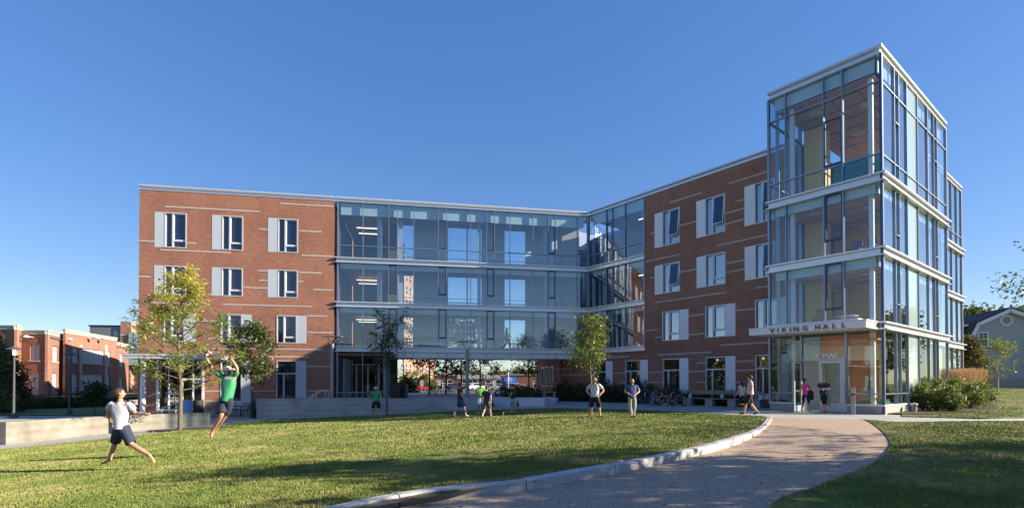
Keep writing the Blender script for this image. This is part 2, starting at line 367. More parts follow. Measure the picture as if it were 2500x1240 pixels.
def brick_window(fr, ua, ub, za, zb, panel=None, mull=.36, bar=.2, tall=False, openv=0, inner=WGLASS, trans=None):
    """one punched window: frame, glass, opening sash, and the flush metal panel beside it"""
    f = MB(); w = .06; d0, d1 = .03, .16
    f.box(ua, ua+w, d0-.06, d1, za, zb); f.box(ub-w, ub, d0-.06, d1, za, zb)
    f.box(ua+w, ub-w, d0-.06, d1, zb-w, zb); f.box(ua+w, ub-w, d0-.06, d1, za, za+w)
    um = ua+(ub-ua)*mull; zbar = za+(zb-za)*bar
    ztop = zb-w
    if tall:
        zt = trans; f.box(ua+w, ub-w, d0-.04, d1, zt-.045, zt+.045); ztop = zt-.045
    f.box(um-.045, um+.045, d0-.04, d1, za+w, ztop)
    if not tall: f.box(um+.045, ub-w, d0, d1, zbar-.04, zbar+.04)
    else: f.box(um+.045, ub-w, d0, d1, za+w, zbar)
    wi = f.build('window', FRAME, HALL, fr.M)
    g = MB(); g.quad((ua+w-.002,.12,za+w-.002), (ub-w+.002,.12,za+w-.002), (ub-w+.002,.12,zb-w+.002), (ua+w-.002,.12,zb-w+.002))
    g.build('pane', inner, wi, fr.M)
    if inner is GLASSG:
        b = MB(); b.box(ua+.15, ua+.45, .9, 1.0, za, za+1.5); b.box(ub-.5, ub-.25, 1.5, 1.6, za, zb-.5); b.build('interior_wall', WARM, wi, fr.M)
    # sash of the opening light
    if openv or not tall:
        s = MB(); a, b, c, d = um+.05, ub-w-.01, zbar+.045, ztop-.01; t = .05; y0 = .035
        k = openv
        def bx(x0, x1, z0_, z1_, e):
            vs = []
            for (x, yy, zz) in ((x0,0,z0_),(x1,0,z0_),(x1,e,z0_),(x0,e,z0_),(x0,0,z1_),(x1,0,z1_),(x1,e,z1_),(x0,e,z1_)):
                vs.append((x, y0+yy-k*(d-zz)/(d-c), zz))
            s.add(vs, [(0,3,2,1),(4,5,6,7),(0,1,5,4),(1,2,6,5),(2,3,7,6),(3,0,4,7)], 0)
        bx(a, a+t, c, d, .04); bx(b-t, b, c, d, .04); bx(a+t, b-t, d-t, d, .04); bx(a+t, b-t, c, c+t, .04)
        if k:
            s.add([(a+t, y0+.02-k, c+t), (b-t, y0+.02-k, c+t), (b-t, y0+.02, d-t), (a+t, y0+.02, d-t)], [(0,1,2,3)], 1)
        s.build('opening_sash', [PANELW, WGLASS], wi, fr.M)
    return wi
def panel(fr, a, b, za, zb, m=PANEL):
    p = MB(); p.box(a, b, -.015, .14, za, zb); p.build('metal_panel', m, HALL, fr.M)
def strips(fr, rows, lim=(None, None)):
    s = MB()
    for (x0, y0, x1, y1) in rows:
        ua, za = fr.fit(x0, y0); ub, zb = fr.fit(x1, y1); z = (za+zb)/2
        s = MB(); s.box(ua, ub, -.018, .06, z-.05, z+.05); s.build('stone_band', STONE, HALL, fr.M)

# ---------------------------------------------------------------- left brick wing
LG = -1.0
cols = [  # panel left, window left, window right (upper) ; window left, right, panel right (lower)
    (377, 402, 455.4), (517.4, 541.8, 593.4), (654.2, 678.6, 727.5)]
cols2 = [(399, 451, 476.8), (539.1, 591.2, 614.8), (675.4, 724.8, 748)]
holes = []
zz = {}
for r_, (yt, yb) in enumerate([((518, 525, 532), (603.5, 609, 615.3)), ((648.5, 652.3, 656.8), (718.7, 722.2, 725.5)), ((763.6, 766, 768.5), (833.9, 835.3, 836.7)), ((877, 878.7, 880), (997.5, 997.5, 997.5))]):
    zt = np.mean([FA.z(x, y) for x, y in zip((390, 530, 665), yt)]); zb = np.mean([FA.z(x, y) for x, y in zip((390, 530, 665), yb)])
    zz[r_] = (zb, zt)
LW = []
for r_ in range(4):
    zb, zt = zz[r_]
    for c_ in range(3):
        if r_ < 2: a, b, c = [FA.u(x, 600) for x in cols[c_]]; LW.append((r_, c_, b, c, a, b, zb, zt))
        else:
            if r_ == 3 and c_ == 0: continue
            a, b, c = [FA.u(x, 800) for x in cols2[c_]]; LW.append((r_, c_, a, b, b, c, zb, zt))
for (r_, c_, a, b, pa, pb, zb, zt) in LW: holes.append((min(a, pa), max(b, pb), zb, zt))
sf = (FA.u(382, 900), FA.u(499, 900), FA.z(440, 1002), FA.z(440, 872))
holes.append(sf)
UW = 13.45
wall(FA, 0, UW, LG-.3, ZR, holes).build('brick_wall', BRICK, HALL, FA.M)
side = MB(); side.box(0, .22, .22, 17, LG-.3, ZR); side.box(.22, 13.4, 16.8, 17, LG-.3, ZR); side.box(UW-.22, UW, .22, 17, LG-.3, ZR)
side.build('brick_wall', BRICK, HALL, FA.M)
for (r_, c_, a, b, pa, pb, zb, zt) in LW:
    tall = r_ == 3
    brick_window(FA, a, b, zb, zt, mull=.36, bar=.2 if not tall else .16, tall=tall, trans=FA.z(700, 911.5) if tall else None)
    panel(FA, pa, pb, zb, zt)
strips(FA, [(402,504.4,632.4,516.6),(685,497,815,504),(336.5,587.6,376,589.6),(456,593,479,594),(632,559,654,560),(729,563.4,786,566.4),(392,609.5,563.6,617),(736,623,814,626.6),
 (335.6,675,367.6,675.6),(456.4,655.4,486,656.2),(629,660,653.6,661.2),(728,665,785,666),(632,683.8,653.6,684.8),(728,686.4,741.4,687.4),(594.4,701.3,653,703.5),(763.6,706.7,813.8,707.8),
 (366.8,739,484,741.2),(541.5,743.4,762,747.4),(749.7,770.7,799,771.4),(478,783,538.6,784),(616,786,637.5,786),(749.7,811,813.5,811.8),(508,826.2,538,826.8),(629,827.5,653,828),
 (519,850.4,562,850.8),(600,851.2,671,852),(671.4,852.1,791,853.2),(530,868.2,560,868.4),(616,869.8,756,871),(615.5,892.8,674.6,893.4),(748.6,893.7,813.6,894),(616,910.4,656.4,911.6),(615.5,953.5,674.5,953.8),(748.6,953.5,813.4,953.8),(500,954.4,538.6,954.6),(500,978.4,538.6,978.8)])
for px_ in (503, 748.5): mj = MB(); q_ = FA.u(px_, 500); mj.box(q_-.012, q_+.012, -.006, .02, FA.z(px_, 640 if px_ > 600 else 600)+3.3 if px_ < 600 else 14.2, ZR); mj.build('movement_joint', mat('joint_sealant', (.36,.22,.15), .8), HALL, FA.M)
# base of the wing and the shop-front entrance
bs = MB(); bs.box(sf[1]+.01, UW, -.03, .0, LG-.05, zz[3][0]-.02); bs.build('concrete_base', CONCB, HALL, FA.M)
e = MB(); a, b, c, d = sf
for x in (a, FA.u(411), FA.u(443.5), FA.u(470), b-.16): e.box(x, x+.16 if x in (a, b-.16) else x+.07, -.03, .14, c, d)
e.box(a+.17, b-.17, -.02, .12, c, c+.12); e.box(a+.17, b-.17, -.02, .12, d-.12, d); e.box(FA.u(444.5), b-.17, -.02, .12, FA.z(470, 925)-.05, FA.z(470, 925)+.05)
st = e.build('storefront', PANELW, HALL, FA.M)
g = MB(); g.quad((a,.06,c), (b,.06,c), (b,.06,d), (a,.06,d)); g.build('glass', GLASSG, st, FA.M)
g = MB(); g.box(a, b, 3.2, 3.3, c, d); g.box(a, b, .3, 3.2, c-.1, c); g.build('room', WARM, st, FA.M)
def text(fr, s, u, z, y, size, m, parent, name='lettering', depth=.01, align='LEFT', bold=0, space=1, xscale=1):
    cu = bpy.data.curves.new(name, 'FONT'); cu.body = s; cu.size = size; cu.extrude = depth/2; cu.align_x = align; cu.space_character = space; cu.offset = bold
    o = bpy.data.objects.new(name, cu); COL.objects.link(o)
    dg = bpy.context.evaluated_depsgraph_get(); me = bpy.data.meshes.new_from_object(o.evaluated_get(dg)); bpy.data.objects.remove(o)
    M = fr.M @ Matrix.Translation((u, y, z)) @ Matrix.Rotation(R(90), 4, 'X') @ Matrix.Diagonal((xscale, 1, 1, 1))
    me.materials.clear()
    return link(name, me, m, parent, M)
LETW = mat('white_lettering', (.85,.86,.85), .5)
for i, (s_, px_, py_, h_) in enumerate([('Dining Hall', 404, 963.5, .24), ('Cafe & Lounge', 404, 972.4, .2), ('Meeting Rooms', 404, 977.2, .17), ('110 & 112', 410, 981.8, .16)]):
    u_, z_ = FA.fit(px_, py_); text(FA, s_, u_, z_, .04, h_, LETW, st, 'door_lettering')
u_, z_ = FA.fit(472, 936); text(FA, 'Dining', u_, z_, .04, .5, LETW, st, 'door_lettering')
# swept bird-like emblem on the glass
def emblem(fr, u, z, y, s, m, parent):
    e = MB()
    def sh(pts): e.add([(p[0]*s, 0, p[1]*s) for p in pts], [tuple(range(len(pts)))])
    arc = [(math.cos(R(t))*.5-.02, math.sin(R(t))*.5) for t in range(100, 271, 17)]
    inn = [(math.cos(R(t))*.30+.10, math.sin(R(t))*.34) for t in range(262, 110, -19)]
    sh(arc+[(.2,-.47),(.42,-.42),(.3,-.34)]+inn)
    sh([(.05,-.3),(.5,-.25),(.75,.0),(.4,-.1),(.12,-.15)]); sh([(.1,-.05),(.4,.02),(.55,.15),(.25,.12),(.1,.08)]); sh([(-.02,.2),(.3,.22),(.4,.36),(.12,.45),(-.05,.5)])
    return e.build('emblem', m, parent, fr.M @ Matrix.Translation((u, y, z)))
u_, z_ = FA.fit(421, 954.5); emblem(FA, u_, z_, .035, .45, LETW, st)
# roof edge
def roof_edge(fr, u0, u1, z, over=.05, e0=0, e1=0, y1=.3, name='roof_edge', m=FASCIA, k=1.0):
    r = MB(); r.box(u0, u1, -.03, y1, z, z+.05*k); r.box(u0+.05, u1-.05, .08, y1, z+.052*k, z+.22*k)
    r.add([(u0-e0,-over,z+.27*k), (u0+.06,.078,z+.2*k), (u1-.06,.078,z+.2*k), (u1+e1,-over,z+.27*k)], [(0,1,2,3)])
    r.box(u0-e0, u1+e1, -over, y1, z+.273*k, z+.37*k)
    return r.build(name, m, HALL, fr.M)
roof_edge(FA, 0, UW, ZR, e0=.05)
rf = MB(); rf.box(.05, 33.9, .3, 3.4, ZR-.35, ZR+.05); rf.box(.05, 13.4, 3.4, 16.8, ZR-.35, ZR+.05); rf.build('roof', GREYMET, HALL, FA.M)

# ---------------------------------------------------------------- curtain walls
def curtain(fr, ms, z0, z1, trans=(), vents=(), opaque=(), y=0., gmat=GLASS, mw=.048, proud=.05, first=True, last=True, endw=.1):
    g = MB(); n = len(ms)
    for i in range(n-1):
        a, b = ms[i], ms[i+1]
        mi = 1 if i in opaque else 0
        zc = sorted([z0]+[t for t in trans]+[z1])
        for k in range(len(zc)-1):
            t1, t2 = random.uniform(-.004, .004), random.uniform(-.006, .006)
            g.quad((a+.01,y+.05-t1-t2,zc[k]), (b-.01,y+.05+t1-t2,zc[k]), (b-.01,y+.05+t1+t2,zc[k+1]), (a+.01,y+.05-t1+t2,zc[k+1]), mi)
    cw = g.build('curtain_wall', [gmat, FROST], HALL, fr.M)
    f = MB()
    for i, u in enumerate(ms):
        h = mw/2 if 0 < i < n-1 else endw/2
        if (i == 0 and not first) or (i == n-1 and not last): continue
        f.box(u-h, u+h, y-proud, y+.13, z0, z1)
    for t in trans:
        for i in range(n-1):
            a, b = ms[i]+mw/2+.002, ms[i+1]-mw/2-.002
            f.box(a, b, y-proud+.02, y+.1, t-.03, t+.03)
    f.build('mullions', MULL, cw, fr.M)
    for (i, za, zb) in vents:
        a, b = ms[i]+mw/2+.004, ms[i+1]-mw/2-.004; s = MB(); t = .06
        s.box(a, a+t, y-.03, y+.08, za, zb); s.box(b-t, b, y-.03, y+.08, za, zb); s.box(a+t, b-t, y-.03, y+.08, za, za+t); s.box(a+t, b-t, y-.03, y+.08, zb-t, zb)
        s.box(a, b, y-.06, y+.09, za-.05, za-.004)
        s.build('vent_sash', mat('navy_sash', (.05,.08,.16), .35, metal=.4), cw, fr.M)
    return cw
def band(fr, u0, u1, z, h=.36, name='floor_band', y1=.25, e0=0, e1=0, m=FASCIA):
    b = MB(); b.box(u0, u1, -.05, y1, z-h+.03, z-.05); b.box(u0-e0, u1+e1, -.2, y1, z-.048, z+.02); b.box(u0-e0, u1+e1, -.16, y1, z-h-.02, z-h+.028)
    return b.build(name, m, HALL, fr.M)
def valance(fr, u0, u1, z, h=.5, y=.22): 
    b = MB(); b.box(u0, u1, y, y+.05, z-h, z-.02); b.build('blind_cassette', VAL, HALL, fr.M)

bpx = [827.9, 886.7, 949.3, 969.7, 1010.5, 1070.4, 1090.4, 1149.1, 1188.2, 1206.9, 1245, 1301.2, 1338, 1356.2, 1409.9, 1434.6]
bu = [FA.u(p, 560+ (p-828)*.03) for p in bpx]; bu[0] = 13.72; bu[-1] = 33.78
vb = (2, 5, 8, 12)
zt4 = FA.z(828, 598.2); 
ztr = np.mean([FA.z(828, 598), FA.z(1432, 626.3)])
curtain(FA, bu, Z3+.02, ZR, trans=[ztr], vents=[(i, ztr+.12, FA.z(960, 531)) for i in vb])
curtain(FA, bu, Z2+.02, Z3-.36, vents=[(i, FA.z(960, 715), Z3-.4) for i in vb])
curtain(FA, bu, Z1+.02, Z2-.36, vents=[(i, FA.z(960, 823), Z2-.4) for i in vb])
for z in (Z3, Z2): band(FA, 13.62, 33.85, z, e0=.12)
band(FA, 13.62, 33.85, Z1, h=.36, e0=.12)
us = FA.u(938); 
so = MB(); so.box(us+.4, FA.u(1420, 873)+.0, .02, 3.3, Z1-.80, Z1-.39); 
for q in bu[3:]:
    if q < 33: so.box(q-.012, q+.012, .0, .03, Z1-.79, Z1-.4, 1)
so.build('bridge_soffit', [FASCIA, DARKMET], HALL, FA.M)
roof_edge(FA, 13.6, 33.85, ZR)
for z, h in ((ZR, .95), (Z3-.36, .42), (Z2-.36, .42)): valance(FA, 13.9, 33.5, z, h)
# recess between the brick wing and the bridge
rc = MB(); rc.box(UW, 13.66, .55, .7, LG, ZR); rc.build('recess_wall', BRICK, HALL, FA.M)
# floors and ceilings of the bridge
fl = MB()
for z in (Z3, Z2, Z1): fl.box(13.75, 33.8, .26, 3.3, z-.36, z-.02)
for z in (Z3, Z2, Z1): fl.box(13.75, 17.9, 3.3, 9, z-.36, z-.02)
fl.build('floor_slab', FLOORM, HALL, FA.M)
ce = MB()
for z in (ZR-.36, Z3-.5, Z2-.5): ce.box(18.0, 33.7, .35, 2.95, z-.12, z)
ce.build('ceiling', CEILG, HALL, FA.M)
ce = MB()
for z in (ZR-.5, Z3-.5, Z2-.5, Z1-.5): ce.box(13.8, 17.95, .35, 8.8, z-.12, z)
ce.build('ceiling', CEIL, HALL, FA.M)
lt = MB()
for z in (ZR-.36, Z3-.5, Z2-.5):
    for y in (4.5, 6.2): lt.box(14.6, 16.6, y, y+.08, z-.32, z-.28)
lt.build('light_strip', TUBE, HALL, FA.M)
# back wall of the bridge with its windows
def offu(px, py, y): return FA.u(px, py, y)
zops = []
for (zf, px_, py_, zc) in ((Z3, 990, 549.5, ZR-.35), (Z2, 990, 672, Z3-.36), (Z1, 990, 775, Z2-.36)):
    top = min(FA.z(px_, py_, 3.0), zc-.15); zops.append((zf-.02, zc, top))
ops = [(971, 1009), (1094, 1139.4), (1142.4, 1176), (1232, 1282.6)]
for k, (z0_, z1_, top) in enumerate(zops):
    hs = [(offu(a_, 600, 3.0), offu(b_, 600, 3.0), z0_+.04, top) for a_, b_ in ops]
    wall(FA, 18.0, 33.8, z0_, z1_, hs, .15, 3.0).build('bridge_back_wall', INWALL, HALL, FA.M)
    rl = MB()
    for (a_, b_, c_, d_) in hs:
        rl.box(a_, b_, 3.02, 3.1, z0_+.62, z0_+.7)
    rl.box(18.2, 33.0, 2.85, 2.9, z0_+.95, z0_+.99)
    rl.build('guard_rail', MULL, HALL, FA.M)
    gg = MB()
    for (a_, b_, c_, d_) in hs: gg.quad((a_,3.08,c_), (b_,3.08,c_), (b_,3.08,d_), (a_,3.08,d_))
    gg.build('back_glass', glass_mat('clear_glass', (.80,.87,.92)) if 'clear_glass' not in MATS else MATS['clear_glass'], HALL, FA.M)
glass_fix(MATS['clear_glass'], .08)
rm = MB()
for (z0_, z1_) in ((Z3, ZR-.4), (Z2, Z3-.4), (Z1, Z2-.4), (.3, Z1-.4)):
    rm.box(13.8, 17.9, 8.8, 8.9, z0_, z1_)
rm.box(17.9, 18.0, 3.15, 9, Z1-.3, ZR-.4); rm.box(13.68, 13.74, .28, 8.8, .3, ZR-.4)
rm.build('interior_wall', mat('interior_mauve', (.20,.16,.18), .7, noise=.2, nscale=1.2), HALL, FA.M)
cm = MB()
cu_ = FA.u(925, 560, .6)
for (z0_, z1_) in ((Z3, ZR-.4), (Z2, Z3-.4), (Z1, Z2-.4)):
    cm.box(cu_-.12, cu_+.22, .5, .84, z0_, z1_)
    cm.box(18.3, 18.6, .7, 1.0, z0_, z1_); cm.box(24.6, 24.85, .7, .95, z0_, z1_); cm.box(30.2, 30.45, .7, .95, z0_, z1_)
cm.build('column', INWALL, HALL, FA.M)
yl = MB(); 
for z0_ in (Z3, Z2): yl.box(cu_+.75, cu_+1.25, 2.2, 2.3, z0_, z0_+1.3)
yl.build('yellow_panel', YEL, HALL, FA.M)
# end walls: pale wall near the junction
pe = MB()
for (z0_, z1_) in ((Z3, ZR-.5), (Z2, Z3-.5), (Z1, Z2-.5)): pe.box(FA.u(1372, 600, 2.2), 33.75, 2.2, 2.3, z0_, z1_)
pe.build('interior_wall', mat('interior_beige', (.34,.31,.33), .7), HALL, FA.M)
# ground floor glass box under the left end of the bridge
GZ = .30
gu = [13.72, FA.u(885.4), FA.u(938.5)]
curtain(FA, gu, GZ, Z1-.38, trans=[FA.z(885, 956.8)], gmat=GLASSG)
gs = Frame(tuple(FA.pt(gu[2]+.02, 0)[:2]), (-A[1], A[0]))   # side face looking right
# seen from the right: D runs away from the camera
curtain(Frame(tuple(FA.pt(gu[2]+.05, 0)[:2]), (-.179, .984)), [0.02, 1.2, 2.4, 3.6, 4.8, 6.0, 7.2], GZ, Z1-.4, trans=[FA.z(885, 956.8)], gmat=GLASSG)
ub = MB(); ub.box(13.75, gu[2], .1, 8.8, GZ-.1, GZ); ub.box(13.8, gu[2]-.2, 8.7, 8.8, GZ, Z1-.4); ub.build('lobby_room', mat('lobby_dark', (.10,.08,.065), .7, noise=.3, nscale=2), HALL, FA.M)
iv = MB()
for k, px_ in enumerate((838, 842, 846, 850, 854)): u_ = FA.u(px_, 900, .4+.45*k); iv.box(u_, u_+.06, .5+.45*k, .56+.45*k, GZ, Z1-.9)
for px_ in (868, 896, 922): u_ = FA.u(px_, 900, 3); iv.box(u_, u_+.14, 3, 3.1, GZ, Z1-1.3)
iv.box(FA.u(860, 900, 3), FA.u(925, 900, 3), 3.0, 3.08, Z1-1.3, Z1-1.2)
iv.build('lobby_frames', PANELW, HALL, FA.M)

# ---------------------------------------------------------------- right brick wing
UC = FB.u(1367.5, 900)     # corner under the bridge
ug = FB.u(1574.2, 660); UE = 16.75
RW = []
zR = [(np.mean([FB.z(1598,523.6), FB.z(1700,492.3), FB.z(1817.7,457)]), np.mean([FB.z(1598,606.8), FB.z(1700,582.2), FB.z(1817.7,553.2)])),
      (np.mean([FB.z(1598.6,650), FB.z(1700.6,628.7), FB.z(1819,603.6)]), np.mean([FB.z(1599,720.3), FB.z(1700.6,703.6), FB.z(1819,684.8)])),
      (np.mean([FB.z(1617.4,762.3), FB.z(1722.3,748.2), FB.z(1843.9,732.4)]), np.mean([FB.z(1617.4,832.7), FB.z(1722.3,824.7)])),
      (np.mean([FB.z(1618.3,876.5), FB.z(1723.4,871.8), FB.z(1845.3,866)]), .42)]
zR[3] = (zR[3][0], .42)
for (pa, wa, wb) in ((1598.3,1617.4,1660), (1700.4,1722,1771.2), (1818.2,1843,1893)):
    for r_ in (0, 1): RW.append((r_, FB.u(wa,600), FB.u(wb,600), FB.u(pa,600), FB.u(wa,600)))
for (wa, wb, pb) in ((1617.4,1660,1681), (1722.3,1772.2,1795.6), (1844,1900,1926)):
    RW.append((2, FB.u(wa,790), FB.u(wb,790), FB.u(wb,790), FB.u(pb,790)))
for (wa, wb, pb) in ((1448.4,1480.2,1495.5), (1527,1564,1582), (1618.3,1660.6,1681), (1723.4,1773,1795.8), (1845.3,1901,1927)):
    RW.append((3, FB.u(wa,930), FB.u(wb,930), FB.u(wb,930), FB.u(pb,930)))
hol = [(min(a, p), max(b, q), zR[r_][1], zR[r_][0]) for (r_, a, b, p, q) in RW]
wall(FB, ug, UE, -.3, ZR, hol).build('brick_wall', BRICK, HALL, FB.M)
wall(FB, UC, ug, -.3, Z1-.42, hol).build('brick_wall', BRICK, HALL, FB.M)
zl = FB.z(1723.4, 901.6)
for k, (r_, a, b, p, q) in enumerate(RW):
    op = .22 if (r_ == 0) or (r_ == 1 and k % 2 == 1 and k != 3) else 0
    if r_ == 3: brick_window(FB, a, b, zR[3][1], zR[3][0], tall=True, trans=zl, bar=.13, mull=.33, inner=GLASSG)
    else: brick_window(FB, a, b, zR[r_][1], zR[r_][0], inner=WGLASS2, openv=op, mull=.38, bar=.22)
    panel(FB, p, q, zR[r_][1], zR[r_][0], PANELW)
def cx(l, ox, oy, s): return [(ox+a/s, oy+b/s, ox+c/s, oy+d/s) for (a, b, c, d) in l]
rs = cx([(1110,285,1512,160),(860,680,918,664),(1240,574,1440,520),(1815,418,2048,355),(1968,265,2048,243),(1815,555,2045,495),(1705,828,2360,685),(805,1030,1240,932),(860,1232,920,1218),(1243,1160,1445,1122),(1825,1050,2055,1005),(1825,1163,2058,1120)], 1420, 440, 5.167)
rs += [(1779.7, 448, 1879.7, 417.5)]
rs += cx([(2190,118,2385,90),(925,303,1825,172),(1945,402,2185,378),(1350,472,1555,450),(808,655,955,640),(930,742,1018,736),(1350,707,1555,690),(1750,840,2385,800),(958,960,1640,927),(190,1000,605,980),(1455,1063,1560,1060),(1950,1043,2190,1038),(840,1183,1020,1179),(1350,1170,1560,1165),(1950,1155,2190,1150),(390,1193,550,1189),(0,1213,80,1211)], 1420, 680, 5.167)
rs += cx([(475,487,557,485),(848,485,1028,483),(1470,482,1575,480),(1965,480,2085,478)], 1420, 840, 5.208)
strips(FB, rs)
roof_edge(FB, .06, UE, ZR+.004)
# glazed corner of the right wing
ru = [0.06, FB.u(1480.4,520), FB.u(1495,520), FB.u(1526,520), ug-.04]
rtr = np.mean([FB.z(1437.4,624.8), FB.z(1573,590.6)])
curtain(FB, ru, Z3+.02, ZR, trans=[rtr], vents=[(1, rtr+.12, FB.z(1487, 545))], first=True)
curtain(FB, ru, Z2+.02, Z3-.36, vents=[(1, FB.z(1487, 722), Z3-.4)])
curtain(FB, ru, Z1+.02, Z2-.36, vents=[(1, Z1+.9, Z2-.4)])
for z in (Z3, Z2, Z1): band(FB, .02, ug, z+.004)
for z, h in ((ZR, .8), (Z3-.36, .4), (Z2-.36, .4)): valance(FB, .4, ug-.1, z, h)
fl = MB()
for z in (Z3, Z2, Z1): fl.box(.1, ug, .26, 4.2, z-.36, z-.02)
fl.build('floor_slab', FLOORM, HALL, FB.M)
ce = MB()
for z in (ZR-.36, Z3-.5, Z2-.5): ce.box(.3, ug, .35, 4.1, z-.1, z)
ce.build('ceiling', CEILG, HALL, FB.M)
iw = MB()
iw.box(-2.8, 1.0, 4.2, 4.3, Z1, ZR-.3); iw.box(-2.9, -2.8, .5, 4.2, Z1, ZR-.3)
iw.box(1.0, ug+.3, 4.2, 4.3, Z1, ZR-.3); iw.box(ug, ug+.1, .3, 4.2, Z1, ZR-.3); iw.build('interior_wall', INBLUE, HALL, FB.M)
lt = MB()
for y in (1.3, 2.4): lt.box(4.2, 5.5, y, y+.07, ZR-1.1, ZR-1.05)
for y in (1.3, 2.4): lt.box(4.2, 5.5, y, y+.07, Z3-1.2, Z3-1.15)
lt.build('light_strip', TUBE, HALL, FB.M)
op = MB()
for z in (Z3, Z2, Z1): op.box(1.4, 2.9, 3.9, 4.0, z+1.2, z+1.5)
op.build('orange_panel', ORANGE, HALL, FB.M)
# side of the wing under the bridge, three tall windows
sp_ = FB.pt(UC, 0); L_ = 9.5
FS = Frame((sp_.x-.179*L_, sp_.y+.984*L_), (.179, -.984))
sw = []
for (a_, b_) in ((1321.6,1327.4), (1331.8,1337.8), (1343.4,1350.6)):
    sw.append((FS.u(a_), FS.u(b_), FS.z(1347, 943), FS.z(1347, 893.6)))
wall(FS, .0, L_, -.3, Z1-.42, sw).build('brick_wall', BRICK, HALL, FS.M)
for h in sw:
    f = MB(); a, b, c, d = h; f.box(a, a+.07, -.02, .15, c, d); f.box(b-.07, b, -.02, .15, c, d); f.box(a+.07, b-.07, -.02, .15, c, c+.07); f.box(a+.07, b-.07, -.02, .15, d-.07, d)
    wi = f.build('window', FRAME, HALL, FS.M); g = MB(); g.quad((a+.06,.1,c+.06), (b-.06,.1,c+.06), (b-.06,.1,d-.06), (a+.06,.1,d-.06)); g.build('pane', WGLASS, wi, FS.M)
strips(FS, [(1322,899.6,1330,897.4),(1316,948.6,1323,948.2),(1357,902,1366,900),(1351,936,1366,935.6),(1329,921,1331.5,920.6)])
strips(FB, [(1371,900.5,1395,899.6),(1371,916,1436,914.5),(1371,935.6,1396,935.2),(1371,951.6,1415,951.3)])
# wing mass behind
gr_ = MB(); gr_.box(UC+.3, UE-.1, 2.3, 2.4, -.2, Z1-.45); gr_.build('room_wall', WINT, HALL, FB.M)
gr_ = MB(); gr_.box(UC+.3, UE-.1, .25, 2.3, 3.6, 3.7); gr_.box(UC+.3, UE-.1, .25, 2.3, .0, .1); gr_.build('ceiling', WARM, HALL, FB.M)
gr_ = MB()
for u_ in (7.6, 10.4, 13.6): gr_.box(u_, u_+.14, 1.9, 1.95, 2.95, 3.1)
gr_.build('wall_light', emit('amber_light', (1,.72,.35), .3), HALL, FB.M)
wm = MB(); wm.box(UC+.3, UE+.1, .3, 17.2, Z1-.45, Z1-.4); wm.box(ug+.3, UE+.15, .3, 17.2, ZR-.3, ZR+.02); wm.box(-.1, ug+.3, .3, 17.2, ZR-.3, ZR+.02)
wm.box(-3, UE, 17.2, 17.4, -.3, ZR); wm.box(-3.2, -3, 4.3, 17.4, Z1-.4, ZR)
wm.build('roof', GREYMET, HALL, FB.M)

# ---------------------------------------------------------------- glass tower
W = 5.117; DL = 11.6
tl = [0.0, FT.u(1917.2, 300), FT.u(2010, 300), FT.u(2056.8, 300), W]
rt = [FR.u(p, 124.6+1.15*(p-2150)) for p in (2183.2, 2193.9, 2214.2, 2241.3, 2266.4, 2281.9, 2289.7)]
tr = [0.0]+[x*DL/12.0 for x in rt]+[DL]
lowt = np.mean([FT.z(1878.3,453.3), FT.z(2150.5,372.7)]); upt = np.mean([FT.z(1878.3,301.3), FT.z(2150.5,194.5)])
ven4 = (FT.z(2035, 408), FT.z(2035, 290)); ven3 = FT.z(2035, 584.5); ven2 = FT.z(2035, 753.5)
rv4 = FR.z(2188, 288); rv3 = FR.z(2195, 584)
curtain(FT, tl, Z3+.02, ZT-.1, trans=[lowt, upt], vents=[(2, lowt+.1, ven4[1])], gmat=GLASST)
curtain(FT, tl, Z2+.02, Z3-.36, vents=[(2, ven3, Z3-.4)], gmat=GLASST)
curtain(FT, tl, Z1+.02, Z2-.36, vents=[(2, ven2, Z2-.4)], gmat=GLASST)
curtain(FR, tr, Z3+.02, ZT-.1, trans=[lowt, upt], opaque=(3,), first=False, gmat=GLASSR, proud=.02)
curtain(FR, tr, Z2+.02, Z3-.36, opaque=(3,), first=False, gmat=GLASSR, proud=.02)
curtain(FR, tr, Z1+.02, Z2-.36, opaque=(3,), first=False, gmat=GLASSR, proud=.02)
xs = MB()
for i in (1, 6):
    for z in (upt-1.35, Z2+.9, Z1+1.0): xs.box(tr[i]+.03, tr[i+1]-.03, -.05, .1, z-.025, z+.025)
xs.build('vent_bars', MULL, HALL, FR.M)
# ground floor of the tower
tg = [0.0, FT.u(1956.4, 880), FT.u(2065.8, 880), W]
DZ = FT.z(2030, 878.8); ZB = FT.z(1886, 957.7)
gfm = curtain(FT, [tg[0], tg[1]], .42, Z1-.38, trans=[ZB], gmat=GLASSG)
curtain(FT, [tg[2], tg[3]], .42, Z1-.38, trans=[ZB], gmat=GLASSG)
curtain(FT, [tg[1], tg[2]], DZ+.06, Z1-.38, gmat=GLASSG, first=False, last=False)
trg = [0.0]+[FR.u(p, 900)*DL/12.0 for p in (2190.7, 2201.8, 2220, 2248.3, 2273.6, 2288.3, 2295.7)]+[DL]
curtain(FR, trg, .42, Z1-.38, trans=[ZB], opaque=(3,), gmat=GLASSG, first=False, proud=.02)
